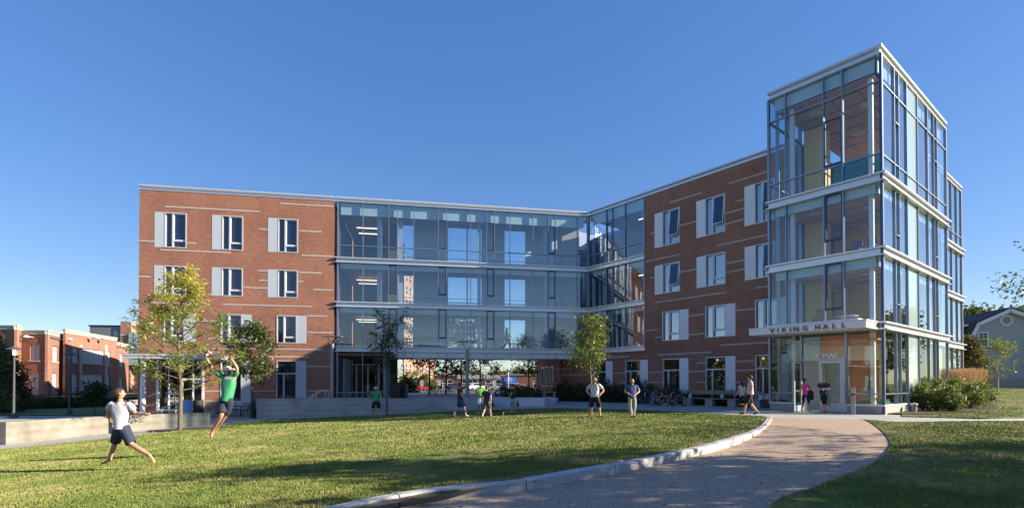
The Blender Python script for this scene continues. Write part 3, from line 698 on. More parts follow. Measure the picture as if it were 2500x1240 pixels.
# return face of the tower towards the wing
for (a_, b_) in ((Z3+.02, ZT-.1), (Z2+.02, Z3-.36), (Z1+.02, Z2-.36), (.42, Z1-.38)):
    curtain(TB, [.05, 1.2, 1.7, 2.9, 3.87], a_, b_, last=False, trans=[lowt, upt] if a_ > Z3 else [])
for z in (Z3, Z2): 
    band(FT, 0, W, z, e0=.12, e1=.197); band(FR, 0, DL, z+.004, e0=.197, e1=.12); band(TB, .05, 3.8, z-.004)
band(FT, 0, W, Z1, h=.3, e1=.197, e0=0); band(FR, 0, DL, Z1+.004, h=.32, e0=.197, e1=.1)
co = MB(); co.box(-.055, .055, -.055, .055, 0, ZT-.1); co.build('corner_post', mat('navy_sash', (.05,.08,.16), .35, metal=.4), HALL, Frame(T, C).M)
# tower roof
th = ZT
roof_edge(FT, 0, W, th-.08, e0=.05, e1=.047, k=1.15, name='tower_roof_edge'); roof_edge(FR, 0.0, DL, th-.076, e0=.047, e1=.05, k=1.15, name='tower_roof_edge'); roof_edge(TB, 0, 3.8, th-.084, e1=-.04, k=1.15, name='tower_roof_edge')
r = MB(); r.box(.31, W-.31, .31, DL-.2, th-.02, th+.3); r.build('tower_roof', GREYMET, HALL, FT.M)
# back wall and tower interior
fl = MB()
for z in (Z3, Z2, Z1): fl.box(-.0+.1, W-.1, .1, DL-.1, z-.34, z-.02)
fl.build('floor_slab', FLOORM, HALL, FT.M)
ce = MB()
for z in (ZT-.75, Z3-.5, Z2-.5): ce.box(.35, W-.35, .35, DL-.2, z-.08, z)
ce.build('ceiling', CEIL, HALL, FT.M)
gr = MB()
for z in (ZT-.83, Z3-.58, Z2-.58):
    for y in np.arange(1.2, 9, 1.3): gr.box(.5, W-.4, y, y+.05, z-.012, z-.002)
    for x in (1.4, 2.6, 3.8): gr.box(x, x+.02, .4, 9, z-.008, z-.001)
gr.build('ceiling_joints', DARKMET, HALL, FT.M)
df = MB()
for z in (ZT-.83, Z3-.58, Z2-.58):
    for (x, y) in ((1.3,1.5), (3.4,2.6), (3.6,4.4), (2.0,5.8)):
        df.box(x, x+.62, y, y+.62, z-.03, z-.013); df.box(x+.12, x+.5, y+.12, y+.5, z-.05, z-.031)
df.build('air_diffuser', WHITE, HALL, FT.M)
for z, h in ((ZT-.1, .65), (Z3-.36, .45), (Z2-.36, .45)):
    valance(FT, .25, W-.3, z, h, y=.2); valance(FR, .3, DL-.3, z, h, y=.2)
cm = MB()
for (x, y) in ((W-.55, .5), (1.0, .55), (W-.55, 5.6), (W-.55, 9.8)): cm.box(x-.09, x+.09, y-.09, y+.09, 0, ZT-.8)
cm.build('column', PANELW, HALL, FT.M)
yw = MB()
for (z0_, z1_) in ((Z3, ZT-2.1), (Z2, Z3-.6), (Z1, Z2-.6)):
    uy = FT.u(1963, 400, 3.4); yw.box(uy, uy+1.0, 3.4, 4.4, z0_, z1_ if z0_ < Z3 else ZT-.9); yw.box(uy+1.01, 4.5, 6.4, 6.5, z0_, z0_+(2.5 if z0_ == Z3 else 2.6)); yw.box(1.9, 4.2, 8.6, 8.8, z0_, z1_); yw.box(.3, 1.0, 8.0, 8.2, z0_, z1_)
yw.build('yellow_wall', YEL, HALL, FT.M)
dw = MB(); dw.box(.05, W-.1, 10.8, 11.0, Z1, Z3-.5); dw.box(-.1, .05, 3.95, DL, .05, Z3-.4); dw.build('interior_wall', INBLUE, HALL, FT.M)
bk = MB(); bk.box(-.3, 4.03, DL+9.6, DL+9.8, -.3, ZR); bk.box(.06, 4.0, DL+.2, DL+.4, ZR-1, ZT-.2); bk.build('brick_wall', BRICK, HALL, FT.M)
# furniture in the tower
def seat(fr, u, y, z, w, d, h, m, name, label, cat, rz=0):
    M = fr.M @ Matrix.Translation((u, y, z)) @ Matrix.Rotation(rz, 4, 'Z')
    o = bpy.data.objects.new(name, None); COL.objects.link(o); o.matrix_basis = M; WM[o.name] = M.copy(); tag(o, label, cat)
    b = MB(); b.box(-w/2, w/2, -d/2, d/2, .12, .42); b.build('seat', m, o, M)
    b = MB(); b.add([(-w/2,d/2-.18,.4),(w/2,d/2-.18,.4),(w/2,d/2,.4),(-w/2,d/2,.4),(-w/2+.1,d/2-.06,h),(w/2-.1,d/2-.06,h),(w/2-.1,d/2+.08,h-.05),(-w/2+.1,d/2+.08,h-.05)],
        [(0,3,2,1),(4,5,6,7),(0,1,5,4),(1,2,6,5),(2,3,7,6),(3,0,4,7)]); b.build('backrest', m, o, M)
    b = MB(); b.box(-w/2-.1, -w/2, -d/2, d/2, .12, .62); b.box(w/2, w/2+.1, -d/2, d/2, .12, .62); b.build('armrest', m, o, M)
    for (x, q) in ((-1,-1),(1,-1),(-1,1),(1,1)):
        b = MB(); b.tube([(x*(w/2-.06), q*(d/2-.06), 0), (x*(w/2-.06), q*(d/2-.06), .12)], .02, 6); b.build('leg', GREYMET, o, M)
    return o
TEAL = mat('teal_fabric', (.05,.27,.26), .8)
seat(FT, 3.9, 1.3, Z3, 2.0, .9, 1.35, TEAL, 'sofa', 'teal high-backed sofa behind the glass on the top floor of the tower', 'sofa', rz=R(180))
seat(FT, 2.0, 1.6, Z1, .75, .7, 1.05, mat('orange_fabric', (.42,.14,.05), .8), 'armchair', 'orange armchair behind the glass above the entrance canopy', 'armchair', rz=R(200))
seat(FT, 4.3, 1.4, 0.02, .9, .7, 1.1, TEAL, 'lounge_chair', 'teal lounge chair in the ground-floor lobby beside the glass corner', 'armchair', rz=R(160))
def side_table(fr, u, y, z, label):
    M = fr.M @ Matrix.Translation((u, y, z)); o = bpy.data.objects.new('side_table', None); COL.objects.link(o); o.matrix_basis = M; WM[o.name] = M.copy(); tag(o, label, 'table')
    b = MB(); b.lathe([(.42,.52),(.45,.54),(.45,.58),(.42,.6)], n=20); b.build('table_top', WHITE, o, M)
    b = MB(); b.lathe([(.2,0),(.05,.04),(.05,.5),(.12,.52)], n=12); b.build('base', GREYMET, o, M)
side_table(FT, 3.2, 1.5, Z1, 'round white side table beside the orange armchair on the second floor')
for k, (u_, y_) in enumerate(((3.55, 1.6), (4.05, 2.1), (4.3, 1.3))):
    M = FT.M @ Matrix.Translation((u_, y_, Z2)); o = bpy.data.objects.new('study_chair', None); COL.objects.link(o); o.matrix_basis = M; WM[o.name] = M.copy()
    tag(o, ('purple chair on the tower\'s third floor, left one', 'purple chair on the tower\'s third floor, right rear one', 'purple chair on the tower\'s third floor, right front one')[k], 'chair', 'chairs on the third floor of the tower')
    b = MB(); b.box(-.22,.22,-.22,.22,.44,.48); b.build('seat', mat('purple_plastic', (.10,.07,.22), .5), o, M)
    b = MB(); b.box(-.22,.22,.2,.24,.56,.9); b.build('backrest', mat('purple_plastic'), o, M)
    for (x, q) in ((-1,-1),(1,-1),(-1,1),(1,1)):
        b = MB(); b.tube([(x*.19, q*.19, 0), (x*.18, q*.18, .44)], .015, 6); b.build('leg', PANELW, o, M)
# ground floor plinth
for a_, b_ in ((0, tg[1]-.05), (tg[2]+.05, W+.04)): pl = MB(); pl.box(a_, b_, -.04, .3, -.15, .34); pl.build('stone_plinth', CONCB, HALL, FT.M)
pl = MB(); pl.box(.3, DL, -.04, .3, -.15, .34); pl.build('stone_plinth', CONCB, HALL, FR.M)
for a_, b_ in ((-.02, tg[1]-.03), (tg[2]+.03, W+.07)): pl = MB(); pl.box(a_, b_, -.07, .2, .342, .42); pl.build('sill', WHITE, HALL, FT.M)
pl = MB(); pl.box(.25, DL, -.07, .2, .342, .42); pl.build('sill', WHITE, HALL, FR.M)
lf = MB(); lf.box(.05, W-.05, .1, DL, -.1, .02); lf.build('floor_slab', FLOORM, HALL, FT.M)
# vestibule
vs = MB(); vs.box(tg[1]-.05, tg[1]+.05, .3, 3.0, .02, 3.4); vs.box(tg[1]+.06, tg[2]+.8, 3.0, 3.1, 2.6, 3.4); vs.box(tg[1]+.06, tg[1]+.75, 3.0, 3.1, .02, 2.6)
vs.build('vestibule', PANELW, HALL, FT.M)
vs = MB(); vs.box(tg[1]+.85, tg[1]+1.5, 4.4, 4.5, .02, 2.6); vs.build('orange_panel', mat('orange_wall', (.45,.18,.04), .6), HALL, FT.M)
vs = MB(); vs.box(.1, W-.2, 6.0, 6.15, .02, 3.4); vs.box(W-.45, W-.3, 1.0, 1.1, .02, 3.3); vs.build('interior_wall', WARM, HALL, FT.M)
vs = MB(); vs.box(.3, W-.3, .3, 6, Z1-.75, Z1-.7); vs.build('ceiling', mat('lobby_ceiling', (.35,.27,.18), .7), HALL, FT.M)
# door frame and the two leaves
df = MB(); df.box(tg[1]-.03, tg[1]+.05, -.05, .12, 0, DZ); df.box(tg[2]-.16, tg[2]+.04, -.05, .12, 0, DZ); df.box(tg[1]-.03, tg[2]+.04, -.05, .12, DZ+.002, DZ+.1); df.build('door_frame', PANEL, HALL, FT.M)
def leaf(M, w, h, flip):
    b = MB(); b.box(0, .1, -.025, .025, .01, h); b.box(w-.1, w, -.025, .025, .01, h); b.box(.1, w-.1, -.025, .025, h-.13, h); b.box(.1, w-.1, -.025, .025, .01, .3)
    d = b.build('door', PANEL, HALL, M)
    g = MB(); g.quad((.1,0,.3), (w-.1,0,.3), (w-.1,0,h-.13), (.1,0,h-.13)); g.build('glass', GLASSG, d, M)
    g = MB(); g.tube([(.12,-.07,1.02), (w-.12,-.07,1.02)], .022, 8); g.box(.1,.14,-.08,-.02,.97,1.07); g.box(w-.14,w-.1,-.08,-.02,.97,1.07); g.tube([(.06,-.06,.9),(.06,-.06,1.4)], .015, 8); g.build('handle', WHITE, d, M)
def hinge(u, ang): return FT.M @ Matrix.Translation((u, -.03, 0)) @ Matrix.Rotation(ang, 4, 'Z')
lw = .98
leaf(hinge(tg[1]+.02, R(-88)), lw, DZ-.02, 0)
leaf(hinge(tg[2]-.16, R(180+14)), lw, DZ-.02, 1)
text(FT, '73W', FT.u(1989.5, 875), FT.z(2005, 876.5)+.02, -.0, .36, LETW, HALL, 'door_number', bold=.012, xscale=1.35)
# entrance canopy
cp = MB(); cz0, cz1 = 3.86, 4.2
cp.box(-.25, W-.14, -1.72, -.21, cz0, cz1-.03); cp.box(-.29, W-.1, -1.76, -.21, cz1-.026, cz1+.02)
cp.box(.5, W-.5, -1.5, -.3, cz1+.02, cz1+.12)
cn = cp.build('canopy', WHITE, HALL, FT.M)
LETD = mat('canopy_lettering', (.09,.09,.11), .35, metal=.6)
word = 'VIKING HALL'; lp = [(1886,1), (1904,0), (1917,0), (1935,0), (1950,0), (1969,0), (1999,0), (2018,0), (2038,0), (2056,0)]
l2 = FT
for ch, px_ in zip('VIKINGHALL', (1886, 1900.5, 1915.5, 1930.5, 1944.5, 1966.5, 1997, 2016.5, 2037.5, 2060)):
    text(FT, ch, FT.u(px_, 800, -1.72), cz0+.05, -1.79, .30, LETD, cn, 'letter', depth=.03, align='CENTER', bold=.006, xscale=1.1)
# second, set-back part of the right side
u2 = [.02, 1.55, 2.8, 4.3, 5.1, 6.7, 8.2, 9.6]
for (a_, b_) in ((Z3+.02, ZR), (Z2+.02, Z3-.36), (Z1+.02, Z2-.36), (.2, Z1-.38)):
    curtain(FR2, u2, a_, b_, trans=[lowt] if a_ > Z3 else [], opaque=(2,), gmat=GLASSR, proud=.02)
for z in (Z3, Z2, Z1): band(FR2, 0, 9.7, z, e1=.12)
roof_edge(FR2, 0, 9.7, ZR, e1=.05)
r2 = MB(); r2.box(.1, 9.6, .3, 8, ZR-.2, ZR+.1)
for z in (Z3, Z2, Z1): r2.box(.1, 9.6, .3, 3, z-.34, z-.02)
r2.box(.1, 9.6, 3, 3.2, 0, ZR-.3); r2.box(.05, 9.6, .1, .3, -.2, .18); r2.box(9.5, 9.62, .15, 3, 0, ZR); r2.build('interior_wall', INWALL, HALL, FR2.M)
# dome camera under the bridge
dm = at(1310.5, 874, 42); m = MB(); m.tube([(dm.x, dm.y, dm.z), (dm.x, dm.y, dm.z-.12)], .05, 8); m.ell((dm.x, dm.y, dm.z-.28), (.17,.17,.2)); m.build('security_camera', GREYMET, HALL)
# ================================================================== GROUND
def grass_mat(name, g1, g2, dry):
    m = bpy.data.materials.new(name); m.use_nodes = True; t = m.node_tree; N = t.nodes; L = t.links
    b = N['Principled BSDF']; b.inputs['Roughness'].default_value = .8; b.inputs['Specular IOR Level'].default_value = .2
    tc = N.new('ShaderNodeTexCoord')
    def noise(s, d=5, r=.6):
        n = N.new('ShaderNodeTexNoise'); n.inputs['Scale'].default_value = s; n.inputs['Detail'].default_value = d; n.inputs['Roughness'].default_value = r
        L.new(tc.outputs['Object'], n.inputs['Vector']); return n
    n1 = noise(1.6, 6, .7); r1 = N.new('ShaderNodeValToRGB'); r1.color_ramp.elements[0].position = .35; r1.color_ramp.elements[1].position = .65
    r1.color_ramp.elements[0].color = (*g1, 1); r1.color_ramp.elements[1].color = (*g2, 1); L.new(n1.outputs[0], r1.inputs[0])
    n2 = noise(.55, 7, .75); mr = N.new('ShaderNodeMapRange'); mr.inputs[1].default_value = .46; mr.inputs[2].default_value = .70; mr.inputs[4].default_value = .85; L.new(n2.outputs[0], mr.inputs[0])
    mx = N.new('ShaderNodeMixRGB'); L.new(mr.outputs[0], mx.inputs[0]); L.new(r1.outputs[0], mx.inputs[1]); mx.inputs[2].default_value = (*dry, 1)
    L.new(mx.outputs[0], b.inputs['Base Color'])
    n3 = noise(60, 3); bp = N.new('ShaderNodeBump'); bp.inputs['Strength'].default_value = .6; bp.inputs['Distance'].default_value = .02
    L.new(n3.outputs[0], bp.inputs['Height']); L.new(bp.outputs[0], b.inputs['Normal']); MATS[name] = m; return m
LAWN = grass_mat('lawn_soil', (.10,.135,.03), (.17,.205,.05), (.36,.29,.15))
BLADE = grass_mat('grass_blades', (.13,.18,.04), (.225,.27,.07), (.44,.38,.18))
for n_ in BLADE.node_tree.nodes:
    if n_.type == 'BUMP': BLADE.node_tree.links.remove(n_.outputs[0].links[0])
AGG = mat('exposed_aggregate', (.46,.33,.22), .85, col2=(.24,.17,.12), nscale=55, bump=.25, bscale=80)
_t = AGG.node_tree; _b = _t.nodes['Principled BSDF']; _src = _b.inputs['Base Color'].links[0].from_socket
_v = _t.nodes.new('ShaderNodeTexVoronoi'); _v.inputs['Scale'].default_value = 42; _tc = [n for n in _t.nodes if n.type == 'TEX_COORD'][0]; _t.links.new(_tc.outputs['Object'], _v.inputs['Vector'])
_mx = _t.nodes.new('ShaderNodeMixRGB'); _mx.blend_type = 'OVERLAY'; _mx.inputs[0].default_value = .75; _t.links.new(_src, _mx.inputs[1]); _t.links.new(_v.outputs['Distance'], _mx.inputs[2])
_hs = _t.nodes.new('ShaderNodeHueSaturation'); _hs.inputs['Saturation'].default_value = .92; _hs.inputs['Value'].default_value = 1.08; _t.links.new(_mx.outputs[0], _hs.inputs['Color']); _t.links.new(_hs.outputs[0], _b.inputs['Base Color'])
PAVE = mat('pavement_concrete', (.42,.41,.39), .8, noise=.18, nscale=1.1, bump=.1, bscale=40)

def sheet(name, pts, zf, m, dx=1.0, smooth=True, **kw):
    bm = bmesh.new(); f = bm.faces.new([bm.verts.new((p[0], p[1], 0)) for p in pts])
    x0 = min(p[0] for p in pts); x1 = max(p[0] for p in pts); y0 = min(p[1] for p in pts); y1 = max(p[1] for p in pts)
    bmesh.ops.triangulate(bm, faces=bm.faces[:])
    for ax, lo, hi in (((1,0,0), x0, x1), ((0,1,0), y0, y1)):
        k = math.ceil(lo/dx)*dx
        while k < hi:
            bmesh.ops.bisect_plane(bm, geom=bm.verts[:]+bm.edges[:]+bm.faces[:], plane_co=(k if ax[0] else 0, k if ax[1] else 0, 0), plane_no=ax)
            k += dx
    for v in bm.verts: v.co.z = zf(v.co.x, v.co.y)
    bmesh.ops.recalc_face_normals(bm, faces=bm.faces[:])
    if sum(f.normal.z for f in bm.faces) < 0: bmesh.ops.reverse_faces(bm, faces=bm.faces[:])
    me = bpy.data.meshes.new(name); bm.to_mesh(me); bm.free()
    return link(name, me, m, None, smooth=smooth, **kw)
# terrain to the horizon
def TZ(x, y):
    d = math.hypot(x, y-20); near = LZ(x, y)-.35
    t = min(1, max(0, (d-60)/30)); return near*(1-t)+(-.75)*t
gx = sorted({*np.arange(-60, 61, 3).tolist(), *[s*v for s in (1, -1) for v in (70, 85, 100, 130, 200, 400, 900)]})
gy = sorted({*np.arange(-30, 91, 3).tolist(), -900, -300, -100, -50, 110, 140, 200, 400, 900})
V = np.array([(x, y, TZ(x, y)) for y in gy for x in gx]); nx = len(gx)
F = np.array([(j*nx+i, j*nx+i+1, (j+1)*nx+i+1, (j+1)*nx+i) for j in range(len(gy)-1) for i in range(nx-1)])
link('ground', np_mesh('ground', V, F), mat('ground_grass', (.085,.11,.03), .9, noise=.4, nscale=.6), smooth=True, kind='structure')

# kerb line (outer edge of the lawn), from the photo
kp = [ground(px, py, .0) for px, py in ((730,1243),(980,1214),(1270,1181),(1400,1158),(1500,1141),(1640,1112),(1732,1092),(1806,1071),(1860,1049),(1880,1032),(1884,1019))]
kp = [(p.x, p.y) for p in kp]
def arc_smooth(p, n=4):
    out = []
    for i in range(len(p)-1):
        a = Vector(p[max(i-1,0)]); b = Vector(p[i]); c = Vector(p[i+1]); d = Vector(p[min(i+2,len(p)-1)])
        for k in range(n):
            t = k/n; out.append(tuple(.5*((2*b)+(-a+c)*t+(2*a-5*b+4*c-d)*t*t+(-a+3*b-3*c+d)*t**3)))
    out.append(tuple(p[-1])); return out
kerb = arc_smooth([(-6.5, 4.4), (-4.2, 5.0)]+kp[1:], 8); 
lb = [ground(px, py) for px, py in ((1846,1014.5),(1760,1010.5),(1690,1006.5),(1620,1003),(1560,999.8),(1500,998),(1400,996.5),(1300,997),(1160,1001),(1050,1006),(900,1013.5),(760,1019.5),(620,1026.5),(520,1039),(440,1050.5),(300,1065),(150,1080),(0,1096))]
lb = [(p.x, p.y) for p in lb]
lawn_poly = kerb+arc_smooth(lb, 3)+[(lb[-1][0]-6, lb[-1][1]-3.2), (-22, 4.5)]
def inset(poly, d):
    n = len(poly); out = []
    for i in range(n):
        a = Vector(poly[i-1]); b = Vector(poly[i]); c = Vector(poly[(i+1)%n]); t = (c-a).normalized(); out.append(tuple(b+Vector((-t.y, t.x))*d))
    return out
sheet('lawn', lawn_poly, lambda x, y: LZ(x, y)+.0, LAWN, kind='structure')
# right edge of the aggregate path
re_ = [ground(px, py, -.02) for px, py in ((2095,1023),(2120,1029),(2150,1050),(2171,1076),(2170,1094),(2160,1112),(2120,1140),(2050,1168),(1980,1196),(1880,1236))]
re_ = arc_smooth([(p.x, p.y) for p in re_]+[(1.6, 3.5), (-1.0, 1.5)], 3)
def PZ(x, y):
    f = min(1, max(0, (21-y)/5)); return LZ(x, y)-.015-.10*f*min(1, max(0, (8.4-x)/2.5))
path_poly = [(-7.0, 4.3), (-4.3, 4.85)]+kp[1:]+[re_[0]]+re_[1:]+[(-7, 0)]
AGGS = sheet('path', path_poly, PZ, AGG, kind='structure')
# granite kerb, single stones
KG = 'granite kerb stones along the lawn'
cum = [0]
for i in range(1, len(kerb)): cum.append(cum[-1]+math.dist(kerb[i-1], kerb[i]))
def kat(s):
    s = max(0, min(cum[-1]-1e-4, s))
    i = max(j for j in range(len(cum)) if cum[j] <= s); i = min(i, len(kerb)-2)
    t = (s-cum[i])/max(1e-6, cum[i+1]-cum[i]); a = Vector(kerb[i]); b = Vector(kerb[i+1]); d = (b-a).normalized()
    return a.lerp(b, t), Vector((-d.y, d.x))
s_ = 0; k_ = 0; KL = cum[-1]
while s_ < KL-.05:
    e_ = min(KL, s_+2.0)
    n = 6; mb = MB(); o = 0; vs = []
    for q in range(n+1):
        p, nn = kat(s_+.011+(e_-s_-.022)*q/n); z = LZ(p.x, p.y)+(.012 if k_ % 3 == 1 else 0)
        fo = min(1, max(.25, (KL-(s_+(e_-s_)*q/n))/2))
        i0 = p+nn*.17; o0 = p; zt = z+.035*fo+.01; zb = z-.35
        vs += [(o0.x, o0.y, zb), (o0.x, o0.y, zt-.02), (o0.x+nn.x*.015, o0.y+nn.y*.015, zt), (i0.x, i0.y, zt), (i0.x, i0.y, zb)]
    fs = []
    for q in range(n):
        for j in range(4): fs.append((q*5+j, (q+1)*5+j, (q+1)*5+j+1, q*5+j+1))
    fs += [(0,1,2,3,4), tuple(n*5+j for j in (4,3,2,1,0))]
    mb.add(vs, fs); o = mb.build('kerb_stone', GRANITE)
    bm = bmesh.new(); bm.from_mesh(o.data); bmesh.ops.recalc_face_normals(bm, faces=bm.faces[:]); bm.to_mesh(o.data); bm.free()
    tag(o, 'granite kerb stone between lawn and tan path, %s from the picture\'s bottom edge' % ORD[k_], 'kerb stone', KG); s_ = e_; k_ += 1
# worn earth strip behind the kerb
_o = [(kat(q)[0]+kat(q)[1]*.17) for q in np.linspace(.2, KL-.2, 70)]; _i = [(kat(q)[0]+kat(q)[1]*(.30+.22*(1+math.sin(q*2.3))*(.6+.4*math.sin(q*5.1)))) for q in np.linspace(.2, KL-.2, 70)]
sheet('earth', [tuple(p) for p in _o]+[tuple(p) for p in _i[::-1]], lambda x, y: LZ(x, y)+.006, mat('worn_earth', (.30,.22,.15), .95, col2=(.17,.15,.06), nscale=3.5, bump=.5, bscale=40), dx=.8, kind='structure')
# concrete paving
pv = [(-60, 13), (-22, 13)]+[(-16, 16), (9.3, 16), (9.3, 18.2), (14.2, 18.9), (16.3, 19.2), (34, 19.2), (34, 20.3), (19.6, 20.6), (16.5, 22.2), (22, 34), (22, 58), (-60, 58)]
sheet('pavement', pv, lambda x, y: LZ(x, 0)-.028, PAVE, dx=2.0, kind='structure')
# right lawns
strip = [(re_[0][0], re_[0][1]), (14.0, 18.95), (17, 19.15), (60, 19.15), (60, -5), (-1, -5)]+[tuple(p) for p in re_[::-1][:-1]]
sheet('lawn', strip, lambda x, y: LZ(x, y)+.005, LAWN, dx=1.5, kind='structure')
back = [(16.6, 22.0), (19.7, 20.45), (60, 20.35), (75, 75), (36, 75), (30, 40)]
sheet('lawn', back, lambda x, y: LZ(x, y)+.005, LAWN, dx=2.0, kind='structure')
sheet('sidewalk', [(14.5,19.1),(60,19.1),(60,20.4),(19.7,20.5)], lambda x, y: LZ(x, 0)+.012, mat('sidewalk_concrete', (.50,.49,.46), .8, noise=.1, nscale=2), dx=4, kind='structure')
# raised plaza behind the retaining wall and right-hand approach
wl = [(px, py) for px, py in ((626,1023.5),(760,1017),(900,1010.5),(1040,1003.5),(1182,997))]
wp = [ground(a_, b_, -.03) for a_, b_ in wl]; wp = arc_smooth([(p.x, p.y) for p in wp], 4)
plaza = [(p[0], p[1]+.1) for p in wp]+[(wp[-1][0]+.1, 37.0), (3.3, 37.0), (3.5, 38), (2.0, 60), (-17, 60), (-17, 38), (-13.9, 38.0), (-15.8, wp[0][1]+.2)]
sheet('plaza', plaza, lambda x, y: .29, mat('plaza_concrete', (.46,.45,.43), .8, noise=.15, nscale=1.5), dx=4, kind='structure', smooth=False)
sk = MB(); sk.box(wp[-1][0], 3.3, 36.98, 37.1, -.5, .285); tag(sk.build('plaza_edge', CONC), kind='structure')
# far parking lot and left road
sheet('road', [(-60,66),(60,66),(60,128),(-60,128)], lambda x, y: TZ(x, y)*0-.30, ASPH, dx=40, kind='structure')
sheet('road', [(-60,13.5),(-24.6,13.5),(-31,33),(-60,38)], lambda x, y: LZ(x, 0)-.02, ASPH, dx=10, kind='structure')
rl = MB(); rl.prism([(-26.2,17),(-26.05,17),(-30.3,32),(-30.45,32)], -1.135, -1.131); tag(rl.build('road_marking', mat('yellow_paint', (.6,.42,.06), .7)), kind='structure')

# concrete walls
def curved_wall(name, line, top, thick, zf, label, m=CONC):
    n = len(line); vs = []
    for i, p in enumerate(line):
        a = Vector(line[max(i-1,0)]); b = Vector(line[min(i+1,n-1)]); t = (b-a).normalized(); nn = Vector((-t.y, t.x)); q = Vector(p)
        z = zf(p[0], p[1]); zt = top(i/(n-1))
        vs += [(q.x, q.y, z), (q.x, q.y, zt), (q.x+nn.x*thick, q.y+nn.y*thick, zt), (q.x+nn.x*thick, q.y+nn.y*thick, z)]
    fs = []
    for i in range(n-1):
        for j in range(4): fs.append((i*4+j, i*4+(j+1)%4, (i+1)*4+(j+1)%4, (i+1)*4+j))
    fs += [(0,3,2,1), tuple((n-1)*4+j for j in (0,1,2,3))]
    mb = MB(); mb.add(vs, fs); o = mb.build(name, m)
    bm = bmesh.new(); bm.from_mesh(o.data); bmesh.ops.recalc_face_normals(bm, faces=bm.faces[:])
    bmesh.ops.bevel(bm, geom=[e for e in bm.edges if e.calc_length() > .2 and all(v.co.z > zf(v.co.x, v.co.y)+.2 for v in e.verts)], offset=.012, segments=1); bm.to_mesh(o.data); bm.free()
    return o
BOARD = mat('board_marked_concrete', (.50,.475,.43), .85, noise=.32, nscale=1.0, bump=.2, bscale=20)
_t = BOARD.node_tree; _b = _t.nodes['Principled BSDF']; _tc = [n for n in _t.nodes if n.type == 'TEX_COORD'][0]
_w = _t.nodes.new('ShaderNodeTexWave'); _w.bands_direction = 'Z'; _w.inputs['Scale'].default_value = .9; _w.inputs['Distortion'].default_value = 2.5; _w.inputs['Detail'].default_value = 3; _t.links.new(_tc.outputs['Object'], _w.inputs['Vector'])
_mx = _t.nodes.new('ShaderNodeMixRGB'); _mx.blend_type = 'MULTIPLY'; _mx.inputs[0].default_value = .13; _s = _b.inputs['Base Color'].links[0].from_socket; _t.links.new(_s, _mx.inputs[1]); _t.links.new(_w.outputs[0], _mx.inputs[2]); _t.links.new(_mx.outputs[0], _b.inputs['Base Color'])
SEATM = BOARD.copy(); SEATM.name = 'sun_toned_concrete'  # darker copy of BOARD, offsetting the strong sun on the seat wall
for n_ in SEATM.node_tree.nodes:
    if n_.type == 'VALTORGB': n_.color_ramp.elements[0].color = (.21,.195,.165,1); n_.color_ramp.elements[1].color = (.33,.31,.265,1)
zt_ = [CAMZ+ray(px, py)[2]/ray(px, py)[1]*wp[i][1] for i, (px, py) in ((0,(626,972.5)),(-1,(1182,969)))]
o = curved_wall('retaining_wall', wp, lambda t: .40, .28, lambda x, y: LZ(x, 0)-.3, '', BOARD)
tag(o, 'long curved grey concrete retaining wall along the shaded back edge of the lawn', 'wall')
ll = [ground(a_, b_, -.03) for a_, b_ in ((14,1085.5),(130,1072),(260,1058.5),(400,1046),(513,1037.5))]
lp_ = arc_smooth([(p.x, p.y) for p in ll], 4)
tz0 = at(14, 1030, ll[0].y).z; tz1 = at(513, 1007.5, ll[-1].y).z
o = curved_wall('seat_wall', lp_, lambda t: tz0*(1-t)+tz1*t, .5, lambda x, y: LZ(x, 0)-.3, '', SEATM)
tag(o, 'low sunlit concrete seat wall at the left edge of the lawn', 'wall')
# mulch ring at the yellowing tree
c_ = ground(470, 1046, .006); MULCHP = (c_.x, c_.y)
sheet('mulch', [(c_.x+(2.3+.2*math.sin(5*t))*math.cos(t), c_.y+(.9+.1*math.sin(7*t))*math.sin(t)) for t in np.linspace(0, 2*math.pi, 30, endpoint=False)], lambda x, y: LZ(x, 0)+.012, SOIL, dx=.5, kind='structure')
# planting bed of the tower and in front of the right wing
bp_ = [FR.pt(.4, -.35), FR.pt(.5, -1.1), FR.pt(2.5, -1.7), FR.pt(6, -2.2), FR.pt(9, -2.5), FR.pt(12.5, -2.0), FR.pt(15, -1.0), FR.pt(15, 1.0), FR.pt(11.7, 1.0), FR.pt(11.7, -.05), FR.pt(.4, -.05)]
sheet('mulch', [(p.x, p.y) for p in bp_], lambda x, y: LZ(x, y)+.03, SOIL, dx=2, kind='structure')
bq = [FB.pt(UC, -.02), FB.pt(UC, -2.6), FB.pt(2.5, -2.4), FB.pt(6.5, -2.2), FB.pt(11, -1.5), FB.pt(16.2, -.9), FB.pt(16.7, -.02)]
sheet('mulch', [(p.x, p.y) for p in bq], lambda x, y: LZ(x, 0)+.01, SOIL, dx=2, kind='structure')

